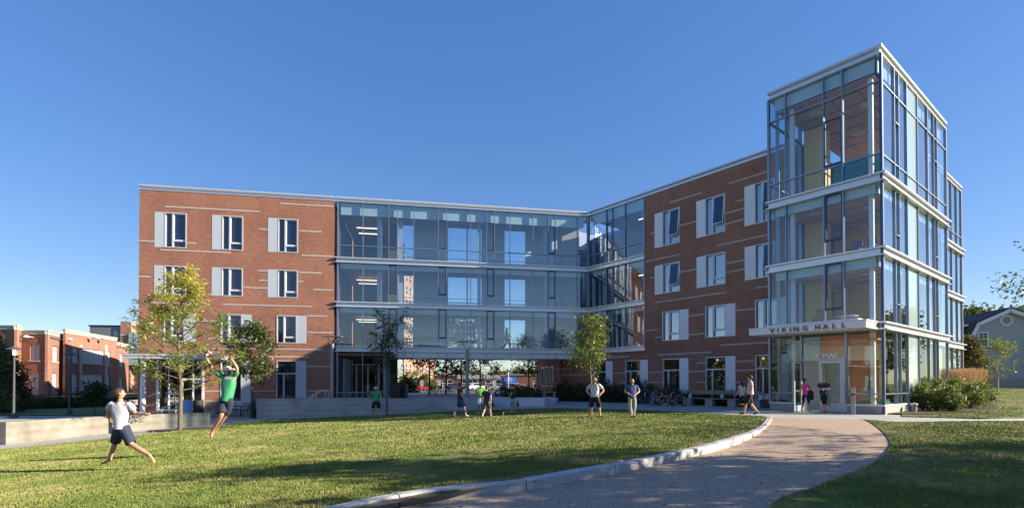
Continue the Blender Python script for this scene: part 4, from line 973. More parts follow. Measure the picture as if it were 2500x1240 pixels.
# grass blades: short triangles, denser near the camera, one uncountable mass
def pip(x, y, poly):
    inside = np.zeros(len(x), bool); n = len(poly)
    for i in range(n):
        x1, y1 = poly[i]; x2, y2 = poly[(i+1) % n]
        c = ((y1 > y) != (y2 > y)); 
        with np.errstate(divide='ignore', invalid='ignore'): xi = (x2-x1)*(y-y1)/(y2-y1+1e-12)+x1
        inside ^= (c & (x < xi))
    return inside
LZv = np.vectorize(LZ)
xs_g = np.linspace(-40, 62, 400); 
def LZfast(x, y):
    base = np.interp(x, xs_g, [LZ(a, 0) for a in xs_g])
    a = np.clip((x-19)/16, 0, 1); b = np.clip((y-22)/26, 0, 1); return base+.95*a*a*(3-2*a)*b*b*(3-2*b)
def blades(name, poly, n, ymin, ymax, label, dens_pow=2.0, avoid=None):
    # sample distance with density falling with distance
    u = RNG.random(n*3); a = ymin**(2-dens_pow) if dens_pow != 2 else 0
    y = ymin*(ymax/ymin)**u if dens_pow == 2 else (a+u*(ymax**(2-dens_pow)-a))**(1/(2-dens_pow))
    x = (RNG.random(n*3)*2.1-1.05)*y*1.0
    k = pip(x, y, poly); 
    x, y = x[k][:n], y[k][:n]
    # clumps: thin out in dry patches
    s = np.sin(x*1.7+np.sin(y*1.3)*2)*np.sin(y*1.9+np.sin(x*.9)*2)
    keep = RNG.random(len(x)) < np.clip(.86+.5*s, .25, 1); x, y = x[keep], y[keep]
    if name == 'grass' and len(kerb) > 3 and ymin < 4.7 and n > 3e5:
        kx = np.array([p[0] for p in kerb]); ky = np.array([p[1] for p in kerb]); dd = np.full(len(x), 9.)
        for a_, b_ in zip(kx, ky): dd = np.minimum(dd, (x-a_)**2+(y-b_)**2)
        kk = RNG.random(len(x)) < np.clip(np.sqrt(dd)/(.55+.35*np.sin(x*1.9+y)), .12, 1); x, y = x[kk], y[kk]
    if avoid is not None:
        kk = ((x-avoid[0])/2.2)**2+((y-avoid[1])/.9)**2 > 1; x, y = x[kk], y[kk]
    m = len(x); z = LZfast(x, y); h = (.018+.026*RNG.random(m))*(1+.012*y)*np.clip(.8+.6*np.sin(x*.8)*np.sin(y*.7), .5, 1.4); wd = (.0045+.0016*y)*(.6+.8*RNG.random(m))*.5
    t = RNG.random(m)*6.283; lean = h*.75*RNG.random(m); tl_ = RNG.random(m)*6.283
    V = np.empty((m, 3, 3)); V[:,0] = np.c_[x-np.cos(t)*wd, y-np.sin(t)*wd, z-.004]; V[:,1] = np.c_[x+np.cos(t)*wd, y+np.sin(t)*wd, z-.004]; V[:,2] = np.c_[x+np.cos(tl_)*lean, y+np.sin(tl_)*lean, z+h]
    me = np_mesh(name, V.reshape(-1, 3), np.arange(m*3).reshape(-1, 3)); return link(name, me, BLADE, kind='stuff', cat='grass', label=label)
blades('grass', lawn_poly, 520000, 4.6, 36, 'mown grass blades of the large curved lawn in front of the hall', avoid=MULCHP)
blades('grass', strip, 170000, 4.0, 21, 'thinner grass with dry patches right of the curved path')
blades('grass', back, 60000, 20, 60, 'grass between the planting bed and the grey house')

# fallen leaves
def litter(name, cx, cy, rx, ry, n, m, label, zf=LZ):
    x = cx+rx*RNG.normal(0, .5, n); y = cy+ry*RNG.normal(0, .5, n); t = RNG.random(n)*6.28; s = .03+.03*RNG.random(n)
    z = np.array([zf(a, b) for a, b in zip(x, y)])+.02; V = np.empty((n, 4, 3))
    for k in range(4): V[:,k] = np.c_[x+np.cos(t+k*1.57)*s*(1 if k % 2 else .6), y+np.sin(t+k*1.57)*s*(1 if k % 2 else .6), z+RNG.random(n)*.025]
    link(name, np_mesh(name, V.reshape(-1, 3), np.arange(n*4).reshape(-1, 4)), m, kind='stuff', cat='leaves', label=label)
DRY = mat('dry_leaf', (.32,.19,.06), .8, col2=(.20,.09,.035), nscale=3)
litter('fallen_leaves', MULCHP[0], MULCHP[1]-1.5, 6, 3, 420, DRY, 'dry fallen leaves on the grass under the yellowing tree')
litter('fallen_leaves', 2, 8, 8, 4, 260, DRY, 'few dry leaves scattered beside the kerb and the path')
litter('fallen_leaves', 9, 9, 5, 3, 200, DRY, 'dry leaves on the grass right of the path')
# ================================================================== VEGETATION
LEAF_Y = leaf_mat('leaf_locust', (.11,.18,.022), (.33,.39,.05), c3=(.58,.50,.08), nscale=2.2, z0=4.2, z1=8.6)
LEAF_G = leaf_mat('leaf_green', (.035,.065,.015), (.085,.13,.025), nscale=2.5)
LEAF_YG = leaf_mat('leaf_yellow_green', (.11,.16,.02), (.24,.28,.035), nscale=2.5)
LEAF_B = leaf_mat('leaf_bronze', (.05,.045,.018), (.17,.07,.03), nscale=2.2)
LEAF_D = leaf_mat('leaf_dark', (.035,.055,.018), (.09,.12,.03), nscale=1.5)
LEAF_S = leaf_mat('leaf_shrub', (.065,.10,.02), (.24,.29,.07), nscale=4)
LEAF_O = leaf_mat('leaf_olive', (.07,.09,.025), (.17,.18,.045), nscale=.5)
def branch_paths(h, trunk_h, spread, nb, rg, up=.6, shape=None, lean=0, jit=.12):
    """central leader plus limbs; returns list of (points, radii) and twig anchor points"""
    paths = []; anchors = []
    lead = [Vector((lean*t*h+jit*math.sin(t*7+rg.random())*t, jit*math.cos(t*5+rg.random())*t, t*h)) for t in np.linspace(0, .96, 9)]
    r0 = .011*h+.012; paths.append((lead, [r0*(1.15-t) for t in np.linspace(0, 1, 9)]))
    for i in range(nb):
        f = (i+.5)/nb; zf = trunk_h+(h*.93-trunk_h)*f; a = i*2.4+rg.random()*.8
        ti = zf/h/.96*8; k = min(7, int(ti)); p0 = lead[k].lerp(lead[k+1], min(1, ti-k))
        L = spread*(shape(f) if shape else math.sin(math.pi*(.18+.75*f))**.8)*(.75+.45*rg.random())
        pts = [p0]; d = Vector((math.cos(a), math.sin(a), up*(.5+.8*f)+.25*rg.random())).normalized(); p = p0.copy()
        for s in range(5):
            d = (d+Vector((rg.normal(0,.13), rg.normal(0,.13), .04+rg.normal(0,.06)))).normalized(); p = p+d*L/5; pts.append(p.copy())
            if s >= 1: anchors.append((p.copy(), L, f))
        rr = r0*.42*(1-.6*f); paths.append((pts, [rr*(1-.17*s) for s in range(6)]))
        for s in range(3):
            q = pts[2+s]; dd = (d+Vector((rg.normal(0,.8), rg.normal(0,.8), rg.normal(.1,.35)))).normalized(); l2 = L*(.28+.3*rg.random())
            tw = [q, q+dd*l2*.5, q+dd*l2+Vector((0,0,.05))]; paths.append((tw, [rr*.45, rr*.3, rr*.12])); anchors += [(tw[1], L, f), (tw[2], L, f), (tw[2], L, f)]
    anchors += [(lead[-1], spread*.5, 1), (lead[-2], spread*.5, .95)]
    return paths, anchors
def leaf_cloud(anchors, n, size, clump, rg, droop=0, elong=1.8, zmin=None):
    P = np.array([[a[0].x, a[0].y, a[0].z] for a in anchors]); idx = rg.integers(0, len(P), n)
    # clumps: several leaves share one spray centre
    ns = max(1, n//9); sc = P[rg.integers(0, len(P), ns)]+rg.normal(0, clump, (ns, 3))*np.array([1, 1, .7])
    c = sc[rg.integers(0, ns, n)]+rg.normal(0, size*1.5, (n, 3)); 
    c[:,2] -= droop*rg.random(n)
    if zmin is not None: c[:,2] = np.maximum(c[:,2], zmin)
    a = rg.normal(0, 1, (n, 3)); a[:,2] = a[:,2]*.6-droop; a /= np.linalg.norm(a, axis=1)[:,None]
    b = np.cross(a, rg.normal(0, 1, (n, 3))); b /= np.linalg.norm(b, axis=1)[:,None]
    s = size*(.6+.8*rg.random(n))[:,None]
    V = np.empty((n, 4, 3)); V[:,0] = c; V[:,1] = c+a*s*elong*.5+b*s*.42; V[:,2] = c+a*s*elong; V[:,3] = c+a*s*elong*.5-b*s*.42
    return V.reshape(-1, 3), np.arange(n*4).reshape(-1, 4)
def tree(loc, h, trunk_h, spread, nb, nleaf, size, m, label, name='deciduous_tree', group=None, seed=1, clump=.22, up=.6, droop=0, shape=None, elong=1.8, rz=0, lean=0, flat=1, cat='tree', bark=BARK):
    rg = np.random.default_rng(seed)
    t = thing(name, loc, label, cat, rz, group); M = WM[t.name]
    paths, an = branch_paths(h, trunk_h, spread, nb, rg, up, shape, lean)
    b = MB(); 
    for i, (p, r) in enumerate(paths): b.tube(p, r, 8 if i == 0 else 5, cap=False)
    b.build('trunk', bark, t, M, smooth=True)
    V, F = leaf_cloud(an, nleaf, size, clump, rg, droop, elong)
    link('crown', np_mesh('crown', V, F), m, t, M)
    return t
gp = lambda px, py, off=-.02: (lambda p: (p.x, p.y, p.z+off))(ground(px, py))
wide = lambda f: max(.25, 1.15-.95*f) if f > .12 else .9
tree(gp(439, 1051), 7.75, 1.9, 2.3, 40, 10000, .056, LEAF_Y, 'tall young tree turning yellow at the top, before the left brick wing', seed=3, clump=.11, up=.42, droop=.05, shape=lambda f: (.95+.1*f if f < .35 else 1.0-.72*(f-.35)/.65), elong=2.6)
p_ = at(614, 1000, 35.5); tree((p_.x, p_.y, -.95), 6.2, 2.3, 1.6, 17, 3600, .11, LEAF_G, 'green tree at the near end of the retaining wall beside the brick wing', seed=8, clump=.2, up=.6, droop=.05, elong=2.4)
tree(gp(944, 1009), 5.9, 2.0, 1.5, 14, 1700, .09, LEAF_G, 'sparse slender tree in front of the retaining wall and the glass bridge', seed=5, clump=.15, up=1.0, shape=lambda f: 1.0-.2*f)
p_ = at(1443, 1010, 24.7); tree((p_.x, p_.y, LZ(p_.x)-.03), 4.4, 1.7, 1.05, 18, 3300, .075, LEAF_YG, 'bright yellow-green tree before the inner corner of the brick wing', seed=13, clump=.2, up=1.0, shape=lambda f: 1.05-.35*f, elong=1.5)
G_ = 'young trees on the plaza behind the bridge'
for k, (px, d, h, sp, m, lab, n) in enumerate(((1048, 50, 7.4, 3.2, LEAF_B, 'bronze-leaved tree behind the bridge, nearest the tall pink brick block', 3600), (1089, 52, 7.6, 2.8, LEAF_D, 'dark tree behind the bridge with a thick trunk before the white-framed shop window', 2600),
        (1126, 53, 7.4, 2.0, LEAF_D, 'narrow dark tree behind the bridge, left of the Y-armed lamp post', 1500), (1172, 51, 7.4, 2.9, LEAF_D, 'spreading dark tree behind the bridge, right of the Y-armed lamp post', 2800),
        (1291, 50, 6.0, 1.7, LEAF_O, 'thin upright half-bare tree beside the awning shop', 1300))):
    p_ = at(px, 960, d); tree((p_.x, p_.y, .2 if k < 4 else -.1), h, 1.7, sp, 14, n, .15, m, lab, seed=20+k, group=G_, clump=.25, up=.5 if k < 4 else 2.2)
p_ = at(2436, 945, 40); tree((p_.x, p_.y, LZ(p_.x, p_.y)-.05), 3.8, 1.1, 1.45, 20, 1100, .09, LEAF_YG, 'small sparse tree with a pale trunk in front of the grey house', seed=31, clump=.1, up=.9, bark=mat('pale_bark', (.42,.38,.33), .8, noise=.3, nscale=10))
p_ = at(231, 985, 44); tree((p_.x, p_.y, -1.1), 2.4, .8, .9, 12, 1500, .13, LEAF_D, 'small dark tree on the shaded lawn before the old brick hall', seed=33, clump=.12, up=.2)
def evergreen(loc, h, rad, n, m, label, seed, size=.12, name='evergreen_tree', power=1.1, cat='tree', group=None):
    rg = np.random.default_rng(seed); t = thing(name, loc, label, cat, 0, group); M = WM[t.name]
    b = MB(); b.tube([(0,0,0),(0,0,h*.6)], [.09,.03], 7); b.build('trunk', BARK, t, M)
    f = rg.random(n); r = rad*np.clip((1-f), 0, 1)**(1/power)*(f*8).clip(0, 1)**.5*(.72+.36*rg.random(n)); th = rg.random(n)*6.283
    r *= 1+.18*np.sin(th*3+f*9)+.12*np.sin(th*7-f*23)
    an = [(Vector((a*math.cos(q), a*math.sin(q), .1+z*h)), 1, 1) for a, q, z in zip(r[:n//6], th[:n//6], f[:n//6])]
    V, F = leaf_cloud(an, n, size, size*.8, rg, 0, 1.9); link('crown', np_mesh('crown', V, F), m, t, M); return t
p_ = at(2367, 930, 44.5); evergreen((p_.x, p_.y, LZ(p_.x, p_.y)-.1), 4.4, 1.35, 9000, LEAF_S if 0 else leaf_mat('leaf_arborvitae', (.05,.065,.012), (.16,.15,.03), nscale=1.6), 'dense conical arborvitae between the glass tower and the grey house', 41, .10, power=2.6)
p_ = at(8, 985, 46); evergreen((p_.x, p_.y, -1.1), 5.0, 2.2, 9000, LEAF_D, 'dark conifer at the left edge before the old brick hall', 42, .14, power=1.6)
p_ = at(-45, 985, 43); evergreen((p_.x, p_.y, -1.1), 7.0, 2.4, 8000, LEAF_O, 'sunlit broad evergreen at the extreme left edge', 43, .16, power=1.8)
# shrubs
def shrub(loc, r, h, n, m, label, seed, size=.06, group=None, name='shrub'):
    rg = np.random.default_rng(seed); t = thing(name, loc, label, 'shrub', rg.random()*6, group); M = WM[t.name]
    b = MB(); an = []
    for k in range(7):
        a = k*.9+rg.random(); q = r*.75*rg.random()+.08
        p1 = Vector((q*math.cos(a)*.5, q*math.sin(a)*.5, h*.4)); p2 = Vector((q*math.cos(a)*1.1, q*math.sin(a)*1.1, h*(.72+.25*rg.random())))
        b.tube([(0,0,0), p1, p2], [.022,.015,.006], 5, cap=False)
    b.build('stems', BARK, t, M)
    for k in range(90):
        v = Vector(rg.normal(0, 1, 3)); v.normalize(); q = .55+.45*rg.random(); v = Vector((v.x*r*q, v.y*r*q, h*.52+v.z*h*.46*q)); an.append((v, 1, 1))
    for k in range(14): 
        a = rg.random()*6.28; an.append((Vector((r*.6*math.cos(a)*rg.random(), r*.6*math.sin(a)*rg.random(), h*(1.0+.14*rg.random()))), 1, 1))
    V, F = leaf_cloud(an, n, size, size*1.5, rg, 0, 1.9, zmin=.02); link('foliage', np_mesh('foliage', V, F), m, t, M); return t
GS = 'shrubs in the bed along the glass tower'
for k, (px, py, d, r, h, lab) in enumerate(((2253, 990, 26.2, .62, 1.5, 'leafy shrub nearest the glass corner, in front of the pale green panel'),
        (2290, 990, 28.5, .75, 1.7, 'dark shrub second from the glass corner'), (2322, 993, 25.6, .72, 1.25, 'bright low shrub at the front of the tower bed'),
        (2335, 985, 29.0, .95, 1.75, 'tall full shrub in front of the feathery grass'), (2368, 985, 28.0, .95, 1.45, 'rounded green shrub towards the right end of the tower bed'),
        (2392, 980, 29.8, .85, 1.4, 'outermost shrub at the right end of the tower bed'))):
    p_ = at(px, py, d); shrub((p_.x, p_.y, LZ(p_.x, p_.y)), r*.74, h*.76, 2600, LEAF_S, lab, 50+k, .065, GS)
def tuft(loc, r, h, n, m, label, seed, name='ornamental_grass', group=None, plume=None, kw=1.):
    rg = np.random.default_rng(seed); t = thing(name, loc, label, 'plant', 0, group); M = WM[t.name]
    a = rg.random(n)*6.283; l = h*(.7+.4*rg.random(n)); o = r*rg.random(n)**.7; w_ = .012*kw
    V = np.empty((n, 5, 3)); bx = .25*o*np.cos(a); by = .25*o*np.sin(a); px_, py_ = -np.sin(a)*w_, np.cos(a)*w_
    V[:,0] = np.c_[bx-px_, by-py_, 0*a]; V[:,1] = np.c_[bx+px_, by+py_, 0*a]
    mx_, my_ = .65*o*np.cos(a), .65*o*np.sin(a); V[:,2] = np.c_[mx_+px_, my_+py_, l*.75]; V[:,3] = np.c_[mx_-px_, my_-py_, l*.75]
    V[:,4] = np.c_[1.15*o*np.cos(a), 1.15*o*np.sin(a), l*(1 if plume else .85)]
    Fq = []; base = np.arange(n)*5
    me = bpy.data.meshes.new('blades'); me.from_pydata(V.reshape(-1, 3).tolist(), [], [(b+0,b+1,b+2,b+3) for b in base.tolist()]+[(b+3,b+2,b+4) for b in base.tolist()])
    link('blades', me, m, t, M)
    if plume:
        b = MB()
        for k in range(min(n, 260)):
            p = Vector(V[k, 4]); d = Vector((math.cos(a[k])*.12, math.sin(a[k])*.12, 1)).normalized(); b.tube([p-d*.06, p+d*.08, p+d*.26], [.006,.016,.003], 4, cap=False)
        b.build('plumes', plume, t, M)
    return t
GT = leaf_mat('leaf_sedge', (.16,.20,.04), (.42,.42,.12), nscale=5)
FEA = leaf_mat('feather_grass', (.66,.48,.29), (.80,.63,.40), nscale=5)
for k, (px, py) in enumerate(((2213, 1000), (2228, 1001), (2243, 1000), (2270, 1001), (2286, 1003), (2302, 1002))):
    p_ = ground(px, py); tuft((p_.x, p_.y, p_.z+.02), .34, .33, 170, GT, ('low yellow-green sedge tuft at the front of the mulch bed, %s' % ('beside the plinth', 'second from the left', 'third from the left', 'fourth from the left', 'fifth from the left', 'last one right')[k]), 70+k, group='sedge tufts along the tower bed', name='sedge_tuft')
for k, (px, d) in enumerate(((2326, 31.2), (2340, 31.6), (2354, 31.8), (2368, 32.2), (2381, 32.6))):
    p_ = at(px, 950, d); tuft((p_.x, p_.y, LZ(p_.x, p_.y)), .5, 1.75, 330, GT, 'clump of feather reed grass with straw plumes, %s' % ('nearest the glass', 'second from the glass', 'middle of the five', 'second from the right end', 'at the right end')[k], 80+k, group='feather reed grasses behind the shrubs', plume=FEA, name='feather_grass', kw=.6)
# shrubs along the right brick wing
GW = 'shrubs along the shaded brick wing'
for k in range(17):
    u_ = UC+.8+k*.98; y_ = -.75-.25*math.sin(k*2.1); p_ = FB.pt(u_, y_)
    if u_ > 15.9: break
    shrub((p_.x, p_.y, LZ(p_.x)-.02), .68, 1.15+.3*math.sin(k*1.7) if k < 12 else .62, 900, LEAF_G if k % 3 else LEAF_D, 'dark green shrub against the shaded brick wing, %s from the left' % ORD[k], 90+k, .085, GW)
for k in range(6):
    p_ = FB.pt(UC+1.0+k*1.2, -1.9+.1*k); shrub((p_.x, p_.y, LZ(p_.x)-.02), .6, .75, 700, LEAF_D, 'low dark front-row shrub behind the yellow-green tree, %s from the left' % ORD[k], 120+k, .08, 'front-row shrubs by the shaded path')
# grasses and hedge by the old hall
for k in range(9):
    p_ = at(60+k*29, 985, 50+k*.8); shrub((p_.x, p_.y, -1.12), 1.3, .75, 800, LEAF_D, 'low hedge clump before the old brick hall, %s from the left' % ORD[k], 140+k, .13, 'hedge clumps on the shaded left lawn', name='hedge_clump')
for k in range(5):
    p_ = at(1235+k*17, 960, 41); shrub((p_.x, p_.y, .28), .85, .6, 700, LEAF_O, 'low shrub behind the white benches, %s from the left' % ORD[k], 155+k, .1, 'shrubs behind the white benches')
for k, (px, d, r, h, m) in enumerate(((994, 60, .75, 1.7, LEAF_D), (1040, 126, 3.2, 3.2, LEAF_O), (1014, 128, 3.6, 3.8, LEAF_YG))):
    p_ = at(px, 960, d); shrub((p_.x, p_.y, -.4), r, h, 2500, m, ('dark clipped hedge block beside the dark bins', 'tall olive hedge behind the red car', 'yellow-green hedge against the tall pink building')[k], 160+k, .22, name='hedge')
# big trees outside the frame on the right: they shade the foreground and show in the glass
GB = 'tall shade trees right of the picture'
for k, (x, y, h, th, sp, n, sz, lab) in enumerate(((15.0, 8.4, 8.6, 2.2, 1.9, 3300, .16, 'slender shade tree right of the picture, beside the path'), (13.4, 4.6, 6.9, 2.0, 2.2, 3000, .16, 'leafy shade tree right of the camera'),
        (20.5, 6.2, 9.4, 2.2, 2.4, 3000, .2, 'tall shade tree in the second row right of the camera'), (23, 2.4, 10, 2.2, 2.8, 3600, .2, 'broad shade tree far right of the camera'),
        (31, 8.6, 9.5, 3, 1.8, 3500, .2, 'narrow tree farther right beside the sidewalk'), (64, 28, 7.0, 2.2, 3.2, 4000, .26, 'tree on the side lawn before the grey house'),
        (70, 46, 9.5, 2.0, 4.5, 5000, .28, 'tree beside the grey house, right of the picture'), (56, 12, 10.5, 2.5, 4.0, 6000, .28, 'tree farthest right beyond the sidewalk'))):
    tree((x, y, LZ(x, y)-.05), h, th, sp, 24, n, sz, LEAF_G, lab, seed=201+k, clump=.33, up=.35, group=GB)
tree((17.7, 13.2, -.05), 4.6, 3.5, 3.3, 12, 2600, .07, LEAF_G, 'tree at the right edge whose branch tips hang into view', seed=219, clump=.16, up=.05, shape=lambda f: 1.0)
for k, (px, d, h, sp, lab) in enumerate(((2385, 82, 11.5, 4.2, 'dark treetop behind the roof of the grey house'), (2497, 80, 12.0, 4.0, 'treetop behind the right end of the grey house'))):
    p_ = at(px, 930, d); tree((p_.x, p_.y, 0), h, 4, sp, 20, 5000, .4, LEAF_O, lab, seed=210+k, clump=.6)
for k, (px, d, h) in enumerate(((1120, 175, 4.4), (1160, 175, 4.3), (1205, 172, 4.2), (1235, 176, 3.8), (1268, 168, 4.8), (1300, 170, 5.0), (1345, 165, 7.0))):
    p_ = at(px, 930, d); tree((p_.x, p_.y, -.8), h+.8, 1.0, 3.2, 14, 1100, .45, LEAF_O, 'distant tree behind the single-storey brick shops, %s from the left' % ORD[k], seed=220+k, group='distant trees behind the shops', clump=.5)
for k, (x_, d, h) in enumerate(((-34, 120, 10.0), (-62, 130, 11))):
    tree((x_-30, d, -.8), h, 2, 6, 14, 2500, .7, LEAF_O, ('distant tree behind the old brick hall, nearer one', 'distant tree behind the old brick hall, farther one')[k], seed=230+k, group='distant trees beyond the old hall', clump=.9)

# the wood behind the camera and to the left, one uncountable mass seen in the glass
_rg = np.random.default_rng(77); _n = 26000; _a = _rg.random(_n); _th = R(165)+_a*R(205); _r = 88+14*_rg.random(_n)
_top = 7.5+2.6*np.sin(_th*13)+1.8*np.sin(_th*31+1); _x = _r*np.cos(_th); _y = 12+_r*np.sin(_th); _z = -1+_top*_rg.random(_n)**.8
_an = [(Vector(q), 1, 1) for q in np.c_[_x, _y, _z][:9000]]
V_, F_ = leaf_cloud(_an, 60000, .75, .5, _rg, 0, 1.6)
link('wood', np_mesh('wood', V_, F_), LEAF_G, kind='stuff', cat='wood', label='wood closing the view behind the camera')
# ================================================================== OTHER BUILDINGS
LIME = mat('limestone_trim', (.52,.48,.40), .8, noise=.12, nscale=3)
PALEPANE = mat('boarded_pane', (.50,.52,.56), .35, noise=.06, nscale=1.2, spec=.6)
old = thing('brick_gym_building', (-58, 75, -1), 'old two-storey red brick hall with tall white gridded windows and limestone parapet', 'building')
def rel(name_parent): return name_parent
segs = [  # px left, depth left, px right, depth right, roof z, windows (pxl, pxr, y tops/bottoms at left)
    (-90, 68, 41, 68, 8.95, [(-12, 9, 840, 876), (-12, 9, 906, 962)]),
    (41, 68, 51.5, 69.9, 8.9, []),
    (51.5, 70, 116, 70, 8.5, [(72.6, 95.6, 840.5, 880), (72, 94.5, 909.6, 960.5)]),
    (116, 70, 154, 76.3, 8.5, [(127.8, 141.6, 843, 882), (127, 140.6, 910, 959.5)]),
    (154, 74.5, 158.8, 74.5, 9.1, []),
    (158.8, 74.5, 284, 88.6, 9.1, [(177.3, 192.4, 848, 884), (198.4, 254.5, 850, 885), (260, 270, 857, 889), (176, 192, 912.6, 958), (197, 252.6, 912.6, 957), (259, 269, 914.5, 956)]),
    (284.5, 88.8, 313, 94, 8.4, [(292.2, 301, 861, 892.4), (292, 301, 923, 947)]),
    (313, 94, 313.5, 112, 8.4, [])]
for si, (xa, da, xb, db, zr, wins) in enumerate(segs):
    P0 = at(xa, 934, da); P1 = at(xb, 934, db); fr = Frame((P0.x, P0.y), (P1.x-P0.x, P1.y-P0.y)); L = math.hypot(P1.x-P0.x, P1.y-P0.y)
    hs = []
    for (a, b, yt, yb) in wins:
        ua, ub = fr.u(a), fr.u(b); m_ = (a+b)/2; hs.append((ua, ub, fr.z(a, yb), fr.z(a, yt)))
    wall(fr, 0, L, -1.6, zr-.5, hs, .3).build('brick_wall', OLDBRICK, old, fr.M)
    c = MB(); c.box(-.02, L+.02, -.06, .34, zr-.499, zr-.06); c.box(-.06, L+.06, -.14, .4, zr-.058, zr+.06); c.build('parapet', LIME, old, fr.M)
    for h in hs:
        f = MB(); f.quad((h[0],.16,h[2]), (h[1],.16,h[2]), (h[1],.16,h[3]), (h[0],.16,h[3]))
        n = max(2, round((h[1]-h[0])/.75)); k = max(3, round((h[3]-h[2])/.75))
        for i in range(1, n): x = h[0]+(h[1]-h[0])*i/n; f.box(x-.02, x+.02, .12, .158, h[2], h[3], 1)
        for i in range(1, k): z = h[2]+(h[3]-h[2])*i/k; f.box(h[0], h[1], .125, .157, z-.02, z+.02, 1)
        wi = f.build('window', [PALEPANE, mat('grid_bar', (.30,.33,.38), .5)], old, fr.M)
        s = MB(); s.box(h[0]-.15, h[1]+.15, -.1, .14, h[2]-.16, h[2]-.001); s.build('sill', LIME, wi, fr.M)
    if si == 5:
        for (a, b) in ((192.8, 198), (254.8, 259.4)):
            s = MB(); s.box(fr.u(a), fr.u(b), -.16, .1, -.4, fr.z(a, 841)); s.build('pilaster', LIME, old, fr.M)
    s = MB(); s.box(0, L, -.08, .0, -1.6, -.75); s.build('concrete_base', CONCB, old, fr.M)
    if si in (2, 3, 5, 6):
        lamps = {2: [(81, 825)], 3: [(147, 829)], 5: [(213, 825), (237, 828)], 6: [(306, 849.5)]}[si]
        for (px, py) in lamps:
            u_, z_ = fr.fit(px, py); s = MB(); s.tube([(u_,0,z_+.1),(u_,-.9,z_+.15)], .05, 6)
            s.ell((u_, -1.0, z_+.1), (.36,.42,.2), 10); s.build('floodlight', WHITE, old, fr.M)
rfm = MB(); q = [at(-90,934,68), at(41,934,68), at(51.5,934,70), at(116,934,70), at(154,934,76.3), at(284,934,88.6), at(313,934,94), at(313.5,934,112), at(-90,934,112)]
rfm.prism([(a.x, a.y+.35) for a in q], 7.6, 7.8); rfm.build('roof', GREYMET, old)
# low wall in front
P0, P1 = at(-20, 980, 55), at(300, 975, 62)
mb = MB(); fr = Frame((P0.x, P0.y), (P1.x-P0.x, P1.y-P0.y)); mb.box(0, 26, 0, .35, -1.3, -.62); tag(mb.build('low_wall', CONC, None, fr.M), 'long low concrete wall along the foot of the old brick hall', 'wall')
sheet('lawn', [(-60, 40.5), (-24.5, 40.5), (-24.5, 62), (-60, 58)], lambda x, y: -1.1, LAWN, dx=4, kind='structure')

bk = thing('dark_metal_building', (-100, 125, -1), 'boxy modern building with dark metal cladding, brick and green glass rising behind the old hall', 'building')
P = at(218, 900, 122); fr = Frame((P.x, P.y), (1, .12)); ZT_ = at(218, 793, 122).z
m = MB(); m.box(0, 7.0, 0, 20, 0, ZT_-.3); m.build('metal_wall', mat('zinc_cladding', (.22,.23,.25), .5, metal=.3, noise=.12, nscale=.5), bk, fr.M)
m = MB(); m.box(-.2, 7.1, -.15, 20, ZT_-.298, ZT_); m.build('roof_edge', DARKMET, bk, fr.M)
m = MB(); m.box(5.2, 6.2, -.1, .1, ZT_-4.2, ZT_-1.4); m.build('window', PALEPANE, bk, fr.M)
m = MB(); m.box(7.05, 9.4, -.6, 20, -1, ZT_+.8); m.box(9.4, 15.5, .6, 20, -1, 7.0); m.build('brick_wall', PINKBRICK, bk, fr.M)
m = MB(); m.box(7.0, 9.45, -.66, -.602, 12.6, 12.9); m.box(9.4, 16, .4, .6, 5.2, 5.5); m.build('stone_band', LIME, bk, fr.M)
m = MB(); m.box(9.0, 14.5, -.9, 10, 7.0, 13.2); m.box(9.0, 14.7, -1.2, .5, 5.6, 7.0); m.build('glass_bay', mat('green_glass_bay', (.30,.42,.40), .15, spec=.9), bk, fr.M)
m = MB()
for x in (9.05, 10.2, 11.4, 12.6, 13.8): m.box(x, x+.08, -.98, -.902, 7.0, 13.2)
for z in (8.4, 10.5, 12.1): m.box(9.1, 14.4, -.95, -.903, z, z+.08)
for x in (10.1, 12.3): m.box(x, x+.9, -.96, -.904, 8.7, 10.3)
m.build('glazing_bars', MULL, bk, fr.M)
m = MB(); m.box(10.0, 12.2, .5, .58, 2.2, 4.6); m.build('window', WGLASS, bk, fr.M)

# entrance canopy on a round column
cn = thing('entrance_canopy', tuple(at(348, 1007, 35.2)), 'flat grey canopy on a round white column at the brick hall\'s left end', 'canopy')
z0, z1 = at(300, 873.5, 35).z, at(300, 863, 35).z
fr = Frame(tuple(at(297, 900, 35.4)[:2]), A); m = MB(); m.box(0, FA.u(505)+1.6, 0, 2.2, z0, z1); m.box(-.03, 5.9, -.04, -.001, z1-.09, z1+.02); m.build('roof', PANEL, cn, fr.M)
c0 = at(348.5, 1007, 35.9); m = MB(); m.lathe([(.17,0),(.17,z0+1.05)], (c0.x, c0.y, -1.05), 20); m.build('column', WHITE, cn)

